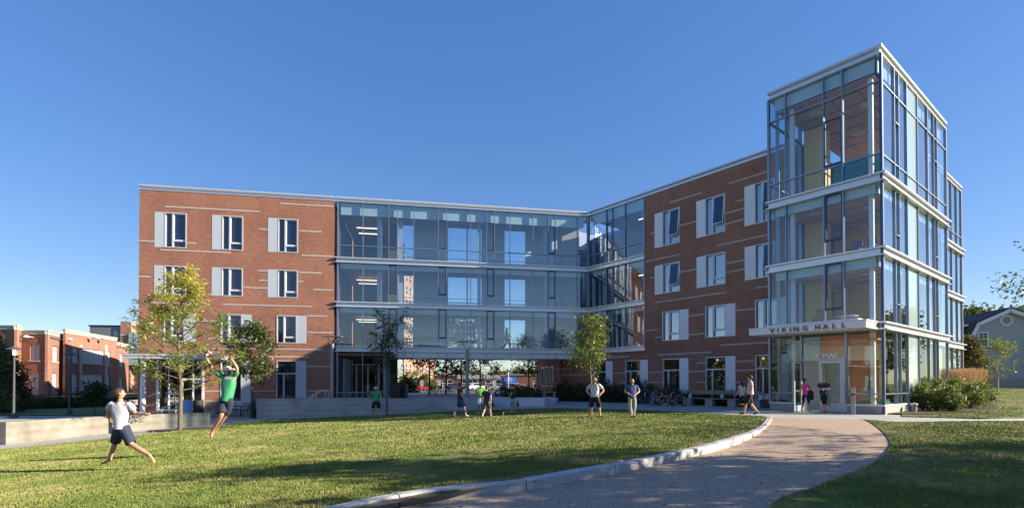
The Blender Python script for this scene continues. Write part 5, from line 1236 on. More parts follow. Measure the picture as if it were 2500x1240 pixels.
# tall pink brick block seen under the bridge
pk = thing('apartment_block', (-22, 140, 0), 'tall pale pink brick block with rows of windows, seen under the bridge', 'building')
P0, P1 = at(986, 934, 130), at(1062, 934, 152); fr = Frame((P0.x, P0.y), (P1.x-P0.x, P1.y-P0.y)); L = math.hypot(P1.x-P0.x, P1.y-P0.y)
hs = []
for r_ in range(9):
    for i in range(9):
        if i % 3 == 2: continue
        u_ = 1.3+i*(L-2)/9; hs.append((u_, u_+1.1, 1.0+3.3*r_, 2.9+3.3*r_))
wall(fr, 0, L, -1, 31.5, hs, .3).build('brick_wall', PINKBRICK, pk, fr.M)
for h in hs:
    m = MB(); m.box(h[0], h[1], .12, .2, h[2], h[3]); m.box(h[0], h[0]+.1, .05, .12, h[2], h[3], 1); m.box(h[1]-.1, h[1], .05, .12, h[2], h[3], 1); m.box(h[0]+.1, h[1]-.1, .05, .12, (h[2]+h[3])/2-.05, (h[2]+h[3])/2+.05, 1); m.build('window', [WGLASS, PANELW], pk, fr.M)
m = MB(); m.box(0, L, -.06, .0, 3.0, 3.25); m.box(0, L, .3, 8, 31.3, 31.5); m.box(L-.2, L, .31, 8, -1, 31.3); m.build('stone_band', LIME, pk, fr.M)

# single-storey shops
sh = thing('brick_shops', (5, 140, -.7), 'long single-storey brick shop building reading ENTERPRISE CENTER behind the bridge', 'building')
D_ = 138; P0 = at(1058, 934, D_); fr = Frame((P0.x, P0.y), (1, 0)); X = lambda px: fr.u(px); Zs = lambda py: at(1200, py, D_).z
hs = [(X(a), X(b), Zs(950.5), Zs(927)) for a, b in ((1067, 1106), (1128, 1166), (1185, 1224))]+[(X(1273), X(1281), Zs(950), Zs(936)), (X(1302), X(1330), Zs(948), Zs(930))]
zr = Zs(914.5); wall(fr, 0, X(1235), -1, zr-.3, [h for h in hs[:3]], .3).build('brick_wall', OLDBRICK, sh, fr.M)
wall(fr, X(1235)+.02, X(1420), -1, zr-.1, [h for h in hs[3:]], .3).build('brick_wall', OLDBRICK, sh, fr.M)
m = MB(); m.box(0, X(1235), -.15, .4, zr-.3, zr); m.box(X(1235)+.02, X(1420), -.12, .4, zr-.099, zr+.15); m.box(0, X(1420), .41, 20, zr-.6, zr-.3); m.build('parapet', LIME, sh, fr.M)
for i, h in enumerate(hs):
    m = MB(); m.box(h[0], h[1], .14, .2, h[2], h[3]); n = 3 if i < 3 else 1; t = .14
    for k in range(n+1): x = h[0]+(h[1]-h[0]-t)*k/n; m.box(x, x+t, .0, .139, h[2], h[3], 1)
    z = h[2]+(h[3]-h[2])*.68; m.box(h[0], h[1], .02, .138, z-.08, z+.08, 1); m.box(h[0], h[1], .01, .137, h[2], h[2]+.12, 1); m.box(h[0], h[1], .01, .137, h[3]-.12, h[3], 1)
    w_ = m.build('window', [mat('shop_glass', (.015,.02,.025), .1), PANELW], sh, fr.M)
    if i < 3:
        m = MB()
        for k in ((1,) if i == 0 else (0, 2)):
            x = h[0]+(h[1]-h[0])*(k+.5)/3; z = h[2]+(h[3]-h[2])*.34; ring = []
            for q in range(20):
                t_ = 2*math.pi*q/20; t2 = 2*math.pi*(q+1)/20
                m.quad((x+.52*math.cos(t_),-.02,z+.52*math.sin(t_)), (x+.3*math.cos(t_),-.02,z+.3*math.sin(t_)), (x+.3*math.cos(t2),-.02,z+.3*math.sin(t2)), (x+.52*math.cos(t2),-.02,z+.52*math.sin(t2)))
        m.build('round_decal', mat('mint_decal', (.55,.72,.62), .6), w_, fr.M)
lw_ = text(fr, 'ENTERPRISE CENTER', X(1117), Zs(924.2), -.12, 1.12, LETW, sh, 'lettering', depth=.1, bold=.03, space=1.0, xscale=1)
bb = [v.co.x for v in lw_.data.vertices]; k_ = (X(1222)-X(1117))/(max(bb)-min(bb))
lw_.matrix_basis = lw_.matrix_basis @ Matrix.Diagonal((k_, 1, 1, 1))
m = MB(); x0, x1 = X(1230), X(1263); za, zb = Zs(920), Zs(937.2)
m.add([(x0+.3,-.05,za),(x1-.3,-.05,za),(x1,-1.4,zb+.6),(x0,-1.4,zb+.6),(x0,-1.4,zb),(x1,-1.4,zb),(x0+.3,-.05,zb),(x1-.3,-.05,zb)], [(0,3,2,1),(3,4,5,2),(0,6,4,3),(1,2,5,7),(4,6,7,5)])
aw = m.build('awning', mat('royal_blue_canvas', (.015,.09,.45), .7), sh, fr.M)
slope = Frame((fr.P[0], fr.P[1]), (1, 0))
s_ = emblem(fr, (x0+x1)/2, (za+zb)/2+.25, -1.46, 1.1, LETW, aw)
text(fr, 'BOOKSTORE', X(1237.5), zb+.04, -1.44, .55, LETW, aw, 'lettering', depth=.02, bold=.02, xscale=1.0)
m = MB(); m.box(X(1236), X(1250), 2, 6, zr-.3, zr+1.1); m.build('roof_unit', GREYMET, sh, fr.M)
m = MB(); m.box(X(1240), X(1256), .05, .12, -1, Zs(939)); m.build('door', mat('shop_glass'), sh, fr.M)

# grey gambrel house
hs_ = thing('gambrel_house', (50, 55, 1), 'grey clapboard house with white trim, gambrel roof and an octagonal gable window', 'house')
SID = mat('grey_clapboard', (.50,.50,.50), .7, noise=.06, nscale=1.5)
_t = SID.node_tree; _b = _t.nodes['Principled BSDF']; _tc = [n for n in _t.nodes if n.type == 'TEX_COORD'][0]
_w = _t.nodes.new('ShaderNodeTexWave'); _w.wave_profile = 'SAW'; _w.bands_direction = 'Z'; _w.inputs['Scale'].default_value = 2.4; _t.links.new(_tc.outputs['Object'], _w.inputs['Vector'])
_bp = _t.nodes.new('ShaderNodeBump'); _bp.inputs['Strength'].default_value = .8; _bp.inputs['Distance'].default_value = .02; _t.links.new(_w.outputs[0], _bp.inputs['Height']); _t.links.new(_bp.outputs[0], _b.inputs['Normal'])
HD = 54; P0 = at(2362, 934, HD); fr = Frame((P0.x, P0.y), (1, -.2)); hx = lambda px: fr.u(px); hz = lambda py: at(2440, py, HD).z
gab = [(2364,945),(2364,822),(2381,790),(2461,757),(2560,790),(2577,822),(2577,945)]
pts = [(hx(a), hz(b)) for a, b in gab]
m = MB(); m.add([(x,0,z) for x, z in pts]+[(x,.25,z) for x, z in pts], [tuple(range(6,-1,-1)), tuple(range(7,14))]+[(i,(i+1)%7,(i+1)%7+7,i+7) for i in range(7)]); m.box(pts[0][0], pts[0][0]+.2, .251, 9, 0, pts[1][1]); m.build('wall', SID, hs_, fr.M)
m = MB(); rp = pts[1:6]
for i in range(4):
    (xa, za), (xb, zb) = rp[i], rp[i+1]; d = Vector((xb-xa, zb-za)).normalized(); n = Vector((-d.y, d.x))
    ext = .0
    for (o0, o1, y0, y1, mi) in ((.02,.16,-.45,9.5,0), (-.32,.018,-.47,-.28,1)):
        q = [(xa+n.x*o0, za+n.y*o0), (xb+n.x*o0, zb+n.y*o0), (xb+n.x*o1, zb+n.y*o1), (xa+n.x*o1, za+n.y*o1)]
        m.add([(x,y0,z) for x, z in q]+[(x,y1,z) for x, z in q], [(0,1,2,3),(7,6,5,4),(0,4,5,1),(1,5,6,2),(2,6,7,3),(3,7,4,0)], mi)
m.build('roof', [mat('dark_shingles', (.075,.06,.06), .9, noise=.25, nscale=8), PANELW], hs_, fr.M)
m = MB(); x_ = hx(2372); m.box(hx(2352), hx(2386), 5.5, 7, hz(800), hz(772)); m.build('chimney', OLDBRICK, hs_, fr.M)
m = MB(); m.box(hx(2335), hx(2366), 1.0, 9, 0, hz(800)); m.build('wall', SID, hs_, fr.M)
m = MB(); m.add([(hx(2332),.6,hz(797)),(hx(2376),.6,hz(790)),(hx(2376),9,hz(772)),(hx(2332),9,hz(790)),(hx(2332),.6,hz(801)),(hx(2376),.6,hz(794)),(hx(2376),9,hz(776)),(hx(2332),9,hz(794))],
    [(0,1,2,3),(7,6,5,4),(0,4,5,1),(1,5,6,2),(2,6,7,3),(3,7,4,0)]); m.build('porch_roof', PANELW, hs_, fr.M)
def hwin(a, b, t, bt):
    m = MB(); x0, x1, z0, z1 = hx(a), hx(b), hz(bt), hz(t); w = .13
    m.box(x0, x0+w, -.08, .02, z0, z1); m.box(x1-w, x1, -.08, .02, z0, z1); m.box(x0+w, x1-w, -.08, .02, z1-w, z1); m.box(x0-.06, x1+.06, -.14, .02, z0-.1, z0+.06)
    zm = (z0+z1)/2; m.box(x0+w, x1-w, -.05, .0, zm-.04, zm+.04); m.box((x0+x1)/2-.02, (x0+x1)/2+.02, -.04, -.012, zm, z1-w); m.box(x0+w, x1-w, -.04, -.013, (zm+z1)/2-.02, (zm+z1)/2+.02)
    f = m.build('window', PANELW, hs_, fr.M); m = MB(); m.quad((x0+w,-.01,z0), (x1-w,-.01,z0), (x1-w,-.01,z1), (x0+w,-.01,z1)); m.build('pane', mat('shop_glass'), f, fr.M)
hwin(2387.5, 2413.5, 811, 845.5); hwin(2393.5, 2416.5, 870, 905); hwin(2392, 2417, 924, 937)
m = MB(); cx_, cz_ = hx(2458), hz(784); ro, ri = .58, .42
for q in range(8):
    t = 2*math.pi*(q+.5)/8; t2 = t+2*math.pi/8; m.add([(cx_+ro*math.cos(t),-.08,cz_+ro*math.sin(t)),(cx_+ro*math.cos(t2),-.08,cz_+ro*math.sin(t2)),(cx_+ri*math.cos(t2),-.08,cz_+ri*math.sin(t2)),(cx_+ri*math.cos(t),-.08,cz_+ri*math.sin(t)),
        (cx_+ro*math.cos(t),.02,cz_+ro*math.sin(t)),(cx_+ro*math.cos(t2),.02,cz_+ro*math.sin(t2)),(cx_+ri*math.cos(t2),.02,cz_+ri*math.sin(t2)),(cx_+ri*math.cos(t),.02,cz_+ri*math.sin(t))], [(3,2,1,0),(0,1,5,4),(2,3,7,6)])
ow = m.build('octagonal_window', PANELW, hs_, fr.M); m = MB(); m.add([(cx_+ri*math.cos(2*math.pi*(q+.5)/8),-.02,cz_+ri*math.sin(2*math.pi*(q+.5)/8)) for q in range(8)], [tuple(range(8))]); m.build('pane', mat('grey_louvre', (.30,.31,.32), .6), ow, fr.M)
m = MB(); m.box(pts[0][0]-.02, pts[-1][0], -.03, .0, .2, hz(924.5)); m.build('foundation', CONCB, hs_, fr.M)
# brick hall behind the camera to the left, reflected in the tower glass
bh = thing('brick_hall', (-40, -20, 0), 'sunlit two-storey brick hall on the left behind the camera, mirrored in the entrance glass', 'building')
fr = Frame((-34, -38), (-.0, 1)); fr = Frame((-36, 8), (.42, -1)); hs = []
for r_ in range(2):
    for i in range(12): hs.append((2+i*3.2, 3.4+i*3.2, .6+4*r_, 3.0+4*r_))
fr = Frame((-42, -34), (.05, 1)); 
wall(fr, 0, 42, -1.5, 9.2, hs, .25).build('brick_wall', OLDBRICK, bh, fr.M)
for i, h in enumerate(hs): m = MB(); m.box(h[0], h[1], .1, .16, h[2], h[3]); m.build('window', PALEPANE, bh, fr.M)
m = MB(); m.box(0, 42, -.1, .3, 9.201, 9.7); m.box(0, 42, -.05, .0, 4.1, 4.4); m.box(0, 42, .3, 14, 9, 9.2); m.build('parapet', LIME, bh, fr.M)

bh = thing('brick_school', (10, -48, 0), 'long brick school building behind the camera, mirrored in the bridge glass', 'building')
fr = Frame((62, -44), (-1, 0)); hs = [(2+i*4.2, 4.6+i*4.2, .8+4.2*r_, 3.2+4.2*r_) for r_ in range(2) for i in range(24)]
wall(fr, 0, 104, -1.5, 9.6, hs, .25).build('brick_wall', OLDBRICK, bh, fr.M)
m = MB(); m.box(0, 104, -.12, .3, 9.601, 10.2); m.box(0, 104, -.05, .0, 4.3, 4.7); m.box(0, 104, .3, 16, 9.3, 9.6); m.build('parapet', LIME, bh, fr.M)
m = MB(); [m.box(h[0], h[1], .12, .16, h[2], h[3]) for h in hs]; m.build('glazing', WGLASS, bh, fr.M)

bh = thing('shade_block', (-40, 80, -1), 'unseen brick block added behind the left wing to shade the old hall', 'building')  # unseen block, added so that its shadow falls on the old hall
fr = Frame((-50, 66), (1, .0)); m = MB(); m.box(3.2, 17, 0, 6.5, -1.5, 8.3); m.box(-.3, 17, 6.6, 24, -1.5, 12.8); m.build('brick_wall', OLDBRICK, bh, fr.M)
m = MB(); m.box(3.1, 17.1, -.1, 6.5, 8.302, 8.7); m.box(-.4, 17.1, 6.6, 24.1, 12.802, 13.2); m.build('parapet', LIME, bh, fr.M)
# ================================================================== PEOPLE
def cmat(name, c, r=.85, noise=.12, c2=None, ns=14): return mat('cloth_'+name, c, r, noise=noise, col2=c2, nscale=ns, bump=.25, bscale=18)
HAIR = {'brown': mat('hair_brown', (.06,.035,.02), .7), 'black': mat('hair_black', (.015,.012,.01), .6), 'blond': mat('hair_blond', (.42,.28,.12), .7), 'grey': mat('hair_grey', (.22,.2,.18), .7), 'ginger': mat('hair_ginger', (.22,.09,.035), .7)}
EYE = mat('eye_dark', (.03,.02,.015), .3); LIP = mat('lip', (.36,.13,.10), .5)
def skin_obj(name, chains, m, parent, M, sub=2):
    """chains: list of lists of (Vector, rx, ry) ; identical points are merged; each connected set gets a root"""
    vs = []; rad = []; es = []; key = {}
    def vid(p, r):
        k = (round(p[0], 4), round(p[1], 4), round(p[2], 4))
        if k not in key: key[k] = len(vs); vs.append(tuple(p)); rad.append(r)
        return key[k]
    for ch in chains:
        prev = None
        for (p, rx, ry) in ch:
            i = vid(p, (rx, ry))
            if prev is not None and prev != i: es.append((prev, i))
            prev = i
    me = bpy.data.meshes.new(name); me.from_pydata(vs, es, []); 
    o = bpy.data.objects.new(name, me); COL.objects.link(o)
    md = o.modifiers.new('Skin', 'SKIN'); md.use_smooth_shade = True
    comp = list(range(len(vs)))
    def find(a):
        while comp[a] != a: a = comp[a]
        return a
    for a, b in es: comp[find(a)] = find(b)
    seen = set()
    sv = me.skin_vertices[0].data
    for i in range(len(vs)):
        sv[i].radius = rad[i]; r_ = find(i); sv[i].use_root = r_ not in seen; seen.add(r_)
    s2 = o.modifiers.new('Sub', 'SUBSURF'); s2.levels = sub; s2.render_levels = sub
    me.materials.append(m); o.parent = parent; o.matrix_basis = WM[parent.name].inverted() @ M; WM[o.name] = M.copy(); SKINS.append(o)
    return o
SKINS = []; CUTS = {}
def cut(o, co, no, rad): CUTS.setdefault(o.name, []).append((Vector(co), Vector(no).normalized(), rad))
# default pose, fractions of the height; x = the person's right, y = forward
POSE = dict(pelvis=(0,0,.525), waist=(0,.005,.60), chest=(0,.0,.735), neck=(0,-.005,.825), head=(0,.012,.905), top=(0,.008,.965),
    shR=(.108,-.005,.80), shL=(-.108,-.005,.80), elR=(.148,-.01,.637), elL=(-.148,-.01,.637), haR=(.158,.03,.495), haL=(-.158,.03,.495),
    hipR=(.052,0,.51), hipL=(-.052,0,.51), knR=(.058,.012,.285), knL=(-.058,.012,.285), anR=(.06,-.01,.05), anL=(-.06,-.01,.05), toR=(.07,.105,.015), toL=(-.07,.105,.015))
def person(loc, heading, H, label, pose={}, shirt=None, sleeve=.5, pants=None, plen=1.0, shoes=None, hair='brown', hairlen=0, cap=None, skin=SKIN, female=False, tank=False, socks=None, fat=1.0, group=None, look=0, world=None, beard=False, shirt2=None, bun=False):
    P = {k: Vector(v)*H for k, v in POSE.items()}
    for k, v in pose.items(): P[k] = Vector(v)*H
    t = thing('person', loc, label, 'person', heading, group); M = WM[t.name]
    if world:  # joints given in world metres relative to loc
        for k, v in world.items(): P[k] = Vector(v)
    h = H; F = fat
    fwd = Vector((0, 1, 0))
    sh = (P['shR']+P['shL'])/2; ax = (P['shR']-P['shL']).normalized()
    # body
    def limb(a, b, c, r1, r2, r3): 
        return [(a, r1*h, r1*h), (a.lerp(b, .5), (r1+r2)/2*h*1.06, (r1+r2)/2*h*1.06), (b, r2*h, r2*h), (b.lerp(c, .35), r2*h*1.06, r2*h*1.06), (c, r3*h, r3*h)]
    tors = [(P['pelvis'], .078*h*F, .058*h*F), (P['waist'], .07*h*F, .052*h*F), (P['chest'], .085*h*F, .06*h*F), (sh.lerp(P['neck'], .35), .05*h, .045*h), (P['neck'], .031*h, .031*h), (P['neck'].lerp(P['head'], .45), .03*h, .032*h)]
    hd = P['head']; up = (P['top']-P['neck']).normalized()
    ch = [tors]
    for s in 'RL':
        ch.append([(P['chest'], .085*h*F, .06*h*F)]+limb(P['sh'+s], P['el'+s], P['ha'+s], .031, .0245, .0165))
        ch.append([(P['pelvis'], .078*h*F, .058*h*F)]+limb(P['hip'+s], P['kn'+s], P['an'+s], .054*F, .034, .022)+[(P['an'+s].lerp(P['to'+s], .45), .021*h, .021*h), (P['to'+s].lerp(P['an'+s], .12), .024*h, .014*h), (P['to'+s]+(P['to'+s]-P['an'+s])*.12, .017*h, .009*h)])
        hl = P['an'+s]-(P['to'+s]-P['an'+s])*.22-(P['kn'+s]-P['an'+s]).normalized()*.028*h; ch.append([(P['an'+s], .022*h, .022*h), (hl, .019*h, .019*h)])
        # hand: palm, four fingers of different length, thumb
        w_ = P['ha'+s]; d = (w_-P['el'+s]).normalized(); side = d.cross(fwd); side = side.normalized() if side.length > .2 else d.orthogonal().normalized(); nrm = side.cross(d)
        pa = w_+d*.03*h; ch.append([(w_, .0165*h, .0165*h), (w_+d*.022*h, .019*h, .015*h), (w_+d*.045*h, .020*h, .012*h)])
        for fi, (o_, l_) in enumerate(((-.012, .036), (-.004, .043), (.004, .040), (.012, .030))):
            b0 = w_+d*.040*h+side*o_*h; b1 = b0+d*l_*h*.5+nrm*.004*h; b2 = b1+d*l_*h*.45+nrm*.014*h
            ch.append([(b0, .0058*h, .0058*h), (b1, .0052*h, .0052*h), (b2, .0042*h, .0042*h)])
        t0 = w_+d*.018*h-side*.012*h; ch.append([(t0, .007*h, .007*h), (t0-side*.014*h+d*.016*h+nrm*.006*h, .006*h, .006*h), (t0-side*.016*h+d*.032*h+nrm*.012*h, .0048*h, .0048*h)])
    skin_obj('body', ch, skin, t, M)
    # head frame: z up the head, y the face
    zf = up; yf = Vector((math.sin(look)*-1, math.cos(look), 0)); 
    if world and 'face' in world: yf = Vector(world['face']).normalized()
    yf = (yf-zf*yf.dot(zf)).normalized(); xf = yf.cross(zf)
    HM = Matrix((xf, yf, zf)).transposed(); HL = hd+up*.002*h
    b = MB()
    def jaw(q):
        if q.z < 0: q.x *= 1-.42*(-q.z/(.066*h)); q.y = q.y*(1-.15*(-q.z/(.066*h)))+.006*h*(-q.z/(.066*h))
        return q
    b.ell(HL, (.044*h, .056*h, .066*h), 16, M=HM, squash=jaw)
    def hp(x, y, z): return HL+HM@Vector((x*h, y*h, z*h))
    b.ell(hp(0, .058, -.008), (.007*h, .011*h, .014*h), 8, M=HM)                     # nose
    for s in (-1, 1): b.ell(hp(s*.045, -.004, -.004), (.005*h, .011*h, .016*h), 8, M=HM)   # ears
    head = b.build('head', skin, t, M, smooth=True)
    b = MB()
    for s in (-1, 1): b.ell(hp(s*.018, .049, .006), (.007*h, .005*h, .004*h), 8, M=HM)
    b.build('eyes', EYE, head, M); b = MB(); b.ell(hp(0, .051, -.032), (.013*h, .005*h, .0035*h), 8, M=HM); b.build('mouth', LIP, head, M)
    if beard:
        b = MB(); b.ell(hp(0, .022, -.040), (.036*h, .036*h, .032*h), 12, M=HM); b.build('beard', HAIR['brown'], t, M, smooth=True)
    hm = HAIR[hair]; b = MB(); hs = np.random.default_rng(int(h*1000)+len(label))
    b.ell(hp(0, -.014, .016), (.0495*h, .057*h, .061*h), 16, M=HM)
    for k in range(26):
        a = hs.random()*6.28; q = hs.random(); b.ell(hp(.036*math.cos(a)*q, -.008+.040*math.sin(a)*q, .066-.02*q), (.012*h,.014*h,.008*h), 6, M=HM)
    if hairlen:
        pts = [hp(0, -.035, .02), hp(0, -.052, -.03), hp(.0, -.058, -.03-.05*hairlen), hp(.0, -.055, -.03-.13*hairlen)]
        wd = .05 if hairlen > .7 else .02
        for k in range(7): off = (k-3)/3*wd*.7; b.tube([p+HM@Vector((off*h, abs(off)*.35*h, 0)) for p in pts], [.018*h, .02*h, .017*h, .005*h], 6)
    if bun: b.ell(hp(0, -.02, .083), (.022*h,.022*h,.02*h), 10, M=HM)
    b.build('hair', hm, t, M, smooth=True)
    if cap:
        b = MB(); cf = -1 if cap[1] else 1
        b.ell(hp(0, -.004, .026), (.054*h, .062*h, .052*h), 16, M=HM)
        b.add([tuple(hp(x, y*cf, z)) for x, y, z in ((-.04,.045,.028),(.04,.045,.028),(.03,.105,.016),(-.03,.105,.016),(-.04,.045,.034),(.04,.045,.034),(.03,.105,.021),(-.03,.105,.021))], [(0,3,2,1),(4,5,6,7),(0,1,5,4),(1,2,6,5),(2,3,7,6),(3,0,4,7)])
        b.build('cap', cap[0], t, M, smooth=True)
    # shirt: grown past its hems and cut off square there
    dn = (P['pelvis']-P['waist']).normalized(); hem = P['pelvis']+dn*(.02 if not world else .0)*h; wf = .84 if female else 1.0
    c = [[(hem+dn*.06*h, .108*h*F, .088*h*F), (hem, .106*h*F, .086*h*F), (P['waist'], .100*h*F*wf, .080*h*F), (P['chest'], .110*h*F, .082*h*F), (sh.lerp(P['neck'], .3), .062*h, .052*h), (P['neck'].lerp(sh, .35), .038*h, .036*h)]]
    for s in 'RL':
        a, b_ = P['sh'+s], P['el'+s]
        c.append([(P['chest'], .110*h*F, .082*h*F), (a.lerp(sh, .3 if tank else .18), (.036 if tank else .044)*h, (.036 if tank else .044)*h)])
    st = skin_obj('shirt', c, shirt, t, M); cut(st, hem, dn, .25*h)
    if not tank:
        for s in 'RL':
            a, b_ = P['sh'+s], P['el'+s]; sl = skin_obj('sleeve', [[(a.lerp(sh, .45), .036*h, .036*h), (a.lerp(sh, .08), .043*h, .043*h), (a.lerp(b_, sleeve*.6), .044*h, .044*h), (a.lerp(b_, sleeve+.1), .045*h, .045*h), (a.lerp(b_, sleeve+.4), .046*h, .046*h)]], shirt, t, M)
            cut(sl, a.lerp(b_, sleeve+.1), b_-a, .4*h)
    # shorts / trousers
    c = [[(P['waist'].lerp(P['pelvis'], .1), .080*h*F, .064*h*F), (P['pelvis'], .096*h*F, .078*h*F)]]; tight = plen > 2.5; pl_ = plen-1 if tight else plen; ends = []
    for s in 'RL':
        a, b_, d_ = P['hip'+s], P['kn'+s], P['an'+s]; w1 = .072 if not female else .062
        if pl_ <= 1.2:
            q = (b_-a); e_ = a+q*pl_ if pl_ <= 1 else b_+(d_-b_)*(pl_-1); q2 = q if pl_ <= 1 else (d_-b_)
            ch_ = [(a, w1*h, w1*h), (a.lerp(b_, .5), .067*h, .067*h), (e_, .066*h, .066*h), (e_+q2.normalized()*.07*h, .068*h, .068*h)]; ends.append((e_, q2))
        else:
            e_ = b_.lerp(d_, pl_-1); q2 = d_-b_; k1, k2, k3 = (.037, .034, .026) if tight else (.052, .048, .043)
            ch_ = [(a, .066*h*F, .066*h*F), (b_, k1*h, k1*h), (b_.lerp(e_, .5), k2*h, k2*h), (e_, k3*h, k3*h), (e_+q2.normalized()*.05*h, k3*h, k3*h)]; ends.append((e_, q2))
        c.append([(P['pelvis'], .096*h*F, .078*h*F)]+ch_)
    tro = skin_obj('trousers' if plen > 1.2 else 'shorts', c, pants, t, M)
    for e_, q2 in ends: cut(tro, e_, q2, .085*h)
    if socks: 
        for s in 'RL': skin_obj('sock', [[(P['an'+s], .026*h, .026*h), (P['an'+s].lerp(P['kn'+s], .35), .030*h, .030*h)]], socks, t, M)
    if shoes:
        for s in 'RL':
            a, b_ = P['an'+s], P['to'+s]; skin_obj('shoe', [[(a-(b_-a)*.28+Vector((0,0,-.018*h if not world else 0)), .024*h, .022*h), (a.lerp(b_, .3)+Vector((0,0,-.008*h)), .028*h, .026*h), (a.lerp(b_, .75), .027*h, .018*h), (b_+(b_-a)*.12, .019*h, .012*h)]], shoes, t, M)
    return t
def wj(d, base, joints):
    """joint pixels at depth d (+ offset) relative to base"""
    return {k: at(v[0], v[1], d+(v[2] if len(v) > 2 else 0))-base for k, v in joints.items()}
GREYT = cmat('grey_tee', (.56,.56,.60)); NAVY = cmat('navy', (.025,.032,.06)); GREEN = cmat('green', (.06,.34,.16)); BLK = cmat('black', (.012,.012,.014)); CHAR = cmat('charcoal', (.03,.03,.035))
LIME_C = cmat('lime', (.30,.66,.10)); WHT = cmat('white', (.72,.72,.74)); KHAKI = cmat('brown_shorts', (.10,.085,.07)); CAMO = cmat('camo', (.55,.55,.55), c2=(.08,.09,.1), ns=9); BLUE = cmat('blue_tee', (.05,.09,.26))
PINK = cmat('hot_pink', (.85,.06,.34)); PALEP = cmat('pale_pink', (.62,.52,.58)); SWEAT = cmat('grey_sweat', (.36,.35,.32)); AQUA = cmat('pale_aqua', (.48,.60,.62)); WSHOE = mat('white_shoe', (.75,.75,.75), .6); RSHOE = mat('red_shoe', (.6,.05,.03), .6); DSHOE = mat('dark_shoe', (.03,.03,.035), .6); WCAP = mat('white_cap', (.72,.69,.62), .8); DCAP = mat('dark_cap', (.03,.03,.035), .8); GCAP = mat('grey_cap', (.22,.26,.32), .8)
# the runner, seen from behind
rb = Vector((at(300, 1137, 12.0).x, 12.0, LZ(at(300, 1137, 12.0).x)))
J_ = wj(12.0, rb, dict(pelvis=(297,1046), waist=(297,1026), chest=(296,1000), neck=(294,978), head=(292.5,961), top=(291,953), shL=(270,985), shR=(317,986), elL=(264,1006,.05), haL=(268,1024,.25), elR=(331,1009,.05), haR=(353,1009.5,.0),
    hipL=(288,1052), hipR=(306,1052), knL=(282,1080,.12), knR=(322,1085,-.05), anL=(266,1122,.1), anR=(366,1111,-.1), toL=(250,1131,.28), toR=(377,1127,-.12)))
J_['face'] = (.75, .65, .05)
person(rb, 0, 1.78, 'barefoot man running away in a light grey T-shirt and navy shorts', world=J_, shirt=GREYT, pants=cmat('dark_denim', (.03,.045,.08)), plen=.9, hair='brown', skin=SKIN)
# the jumper
jb = Vector((at(540, 1120, 14.0).x, 14.0, LZ(at(540, 1120, 14).x)))
J_ = wj(14.0, jb, dict(pelvis=(553,977), waist=(557,960), chest=(560,936), neck=(560,917), head=(556,906), top=(556.5,896,.06), shL=(575,917), shR=(542.5,920), elL=(579.5,899,-.08), haL=(568.5,881,-.12), elR=(521.5,903,-.05), haR=(508.5,882,-.1),
    hipR=(545,982), hipL=(561,982), knR=(541,1013,-.15), knL=(551,1012,.1), anR=(519.5,1050,.0), anL=(529,1044,.25), toR=(514.5,1067,-.06), toL=(519,1062,.28)))
J_['face'] = (-.75, -.5, .42)
jp = person(jb, 0, 1.80, 'barefoot man leaping for the ball in a green T-shirt, backward cap and navy shorts', world=J_, shirt=GREEN, pants=NAVY, plen=.85, hair='brown', cap=(WCAP, True), beard=True)
b = MB(); 
for k in range(3): c = at(514.5-1.2*k, 892-2.5*k, 13.9)-jb; b.lathe([(.046,-.008),(.05,0),(.046,.008)], tuple(c), 12)
b.build('armband', DARKMET, jp, WM[jp.name])
for i, ch in enumerate('MACK'): pass
# lettering blocks of the shirt print
fm = Frame((jb.x, jb.y), (1, 0)); q = at(548.5, 925.5, 13.86)
text(Frame((q.x, q.y-.045), (1, 0)), 'MACK', 0.03, q.z, 0, .085, LETW, jp, 'shirt_print', depth=.004, bold=.006, xscale=1.1)
# the football
fc = at(508, 864.5, 13.85); MF = Matrix.Translation(fc) @ Matrix.Rotation(R(38), 4, 'Y') @ Matrix.Rotation(R(20), 4, 'Z')
ft = bpy.data.objects.new('football', None); COL.objects.link(ft); ft.matrix_basis = MF; WM[ft.name] = MF.copy(); tag(ft, 'brown leather football on the fingertips of the leaping man', 'football')
b = MB(); n = 14; prof = [(max(.002, .086*(math.cos(math.pi/2*abs(t))**.8 if abs(t) < 1 else 0)), .142*t) for t in np.linspace(-1, 1, n)]
b.lathe(prof, n=20); b.build('ball', mat('football_leather', (.14,.035,.025), .45, noise=.1, nscale=30), ft, MF, smooth=True)
b = MB()
for z in (-.085, .085): r_ = .086*math.cos(math.pi/2*abs(z/.142))**.8; b.lathe([(r_+.006,z-.008),(r_+.003,z+.008)], n=20)
b.box(-.012,.012,-.094,-.082,-.045,.045)
for z in (-.03,-.015,0,.015,.03): b.box(-.03,.03,-.096,-.084,z-.004,z+.004)
b.build('laces', LETW, ft, MF)
def gz(px, py, off=0): p = ground(px, py, off); return p
def stand(px, feet, head, **kw):
    p = ground(px, feet); H = (feet-head)/FPX*p.y*1.0; return p, H
def put(px, py, d, H, hd, label, **kw):
    p = at(px, py, d); p.z = LZ(p.x, p.y)+.005 if 'z' not in kw else kw.pop('z'); return person(p, R(hd), H, label, **kw)
def dof(px, py): return ground(px, py).y
walkR = dict(knR=(.056,.10,.30), anR=(.06,.16,.055), toR=(.07,.26,.03), knL=(-.058,-.01,.285), anL=(-.06,-.17,.075), toL=(-.066,-.08,.018))
walkL = dict(knL=(-.056,.10,.30), anL=(-.06,.16,.055), toL=(-.07,.26,.03), knR=(.058,-.01,.285), anR=(.06,-.17,.075), toR=(.066,-.08,.018))
hips = dict(elR=(.215,-.06,.655), haR=(.135,.03,.565), elL=(-.215,-.06,.655), haL=(-.135,.03,.565))
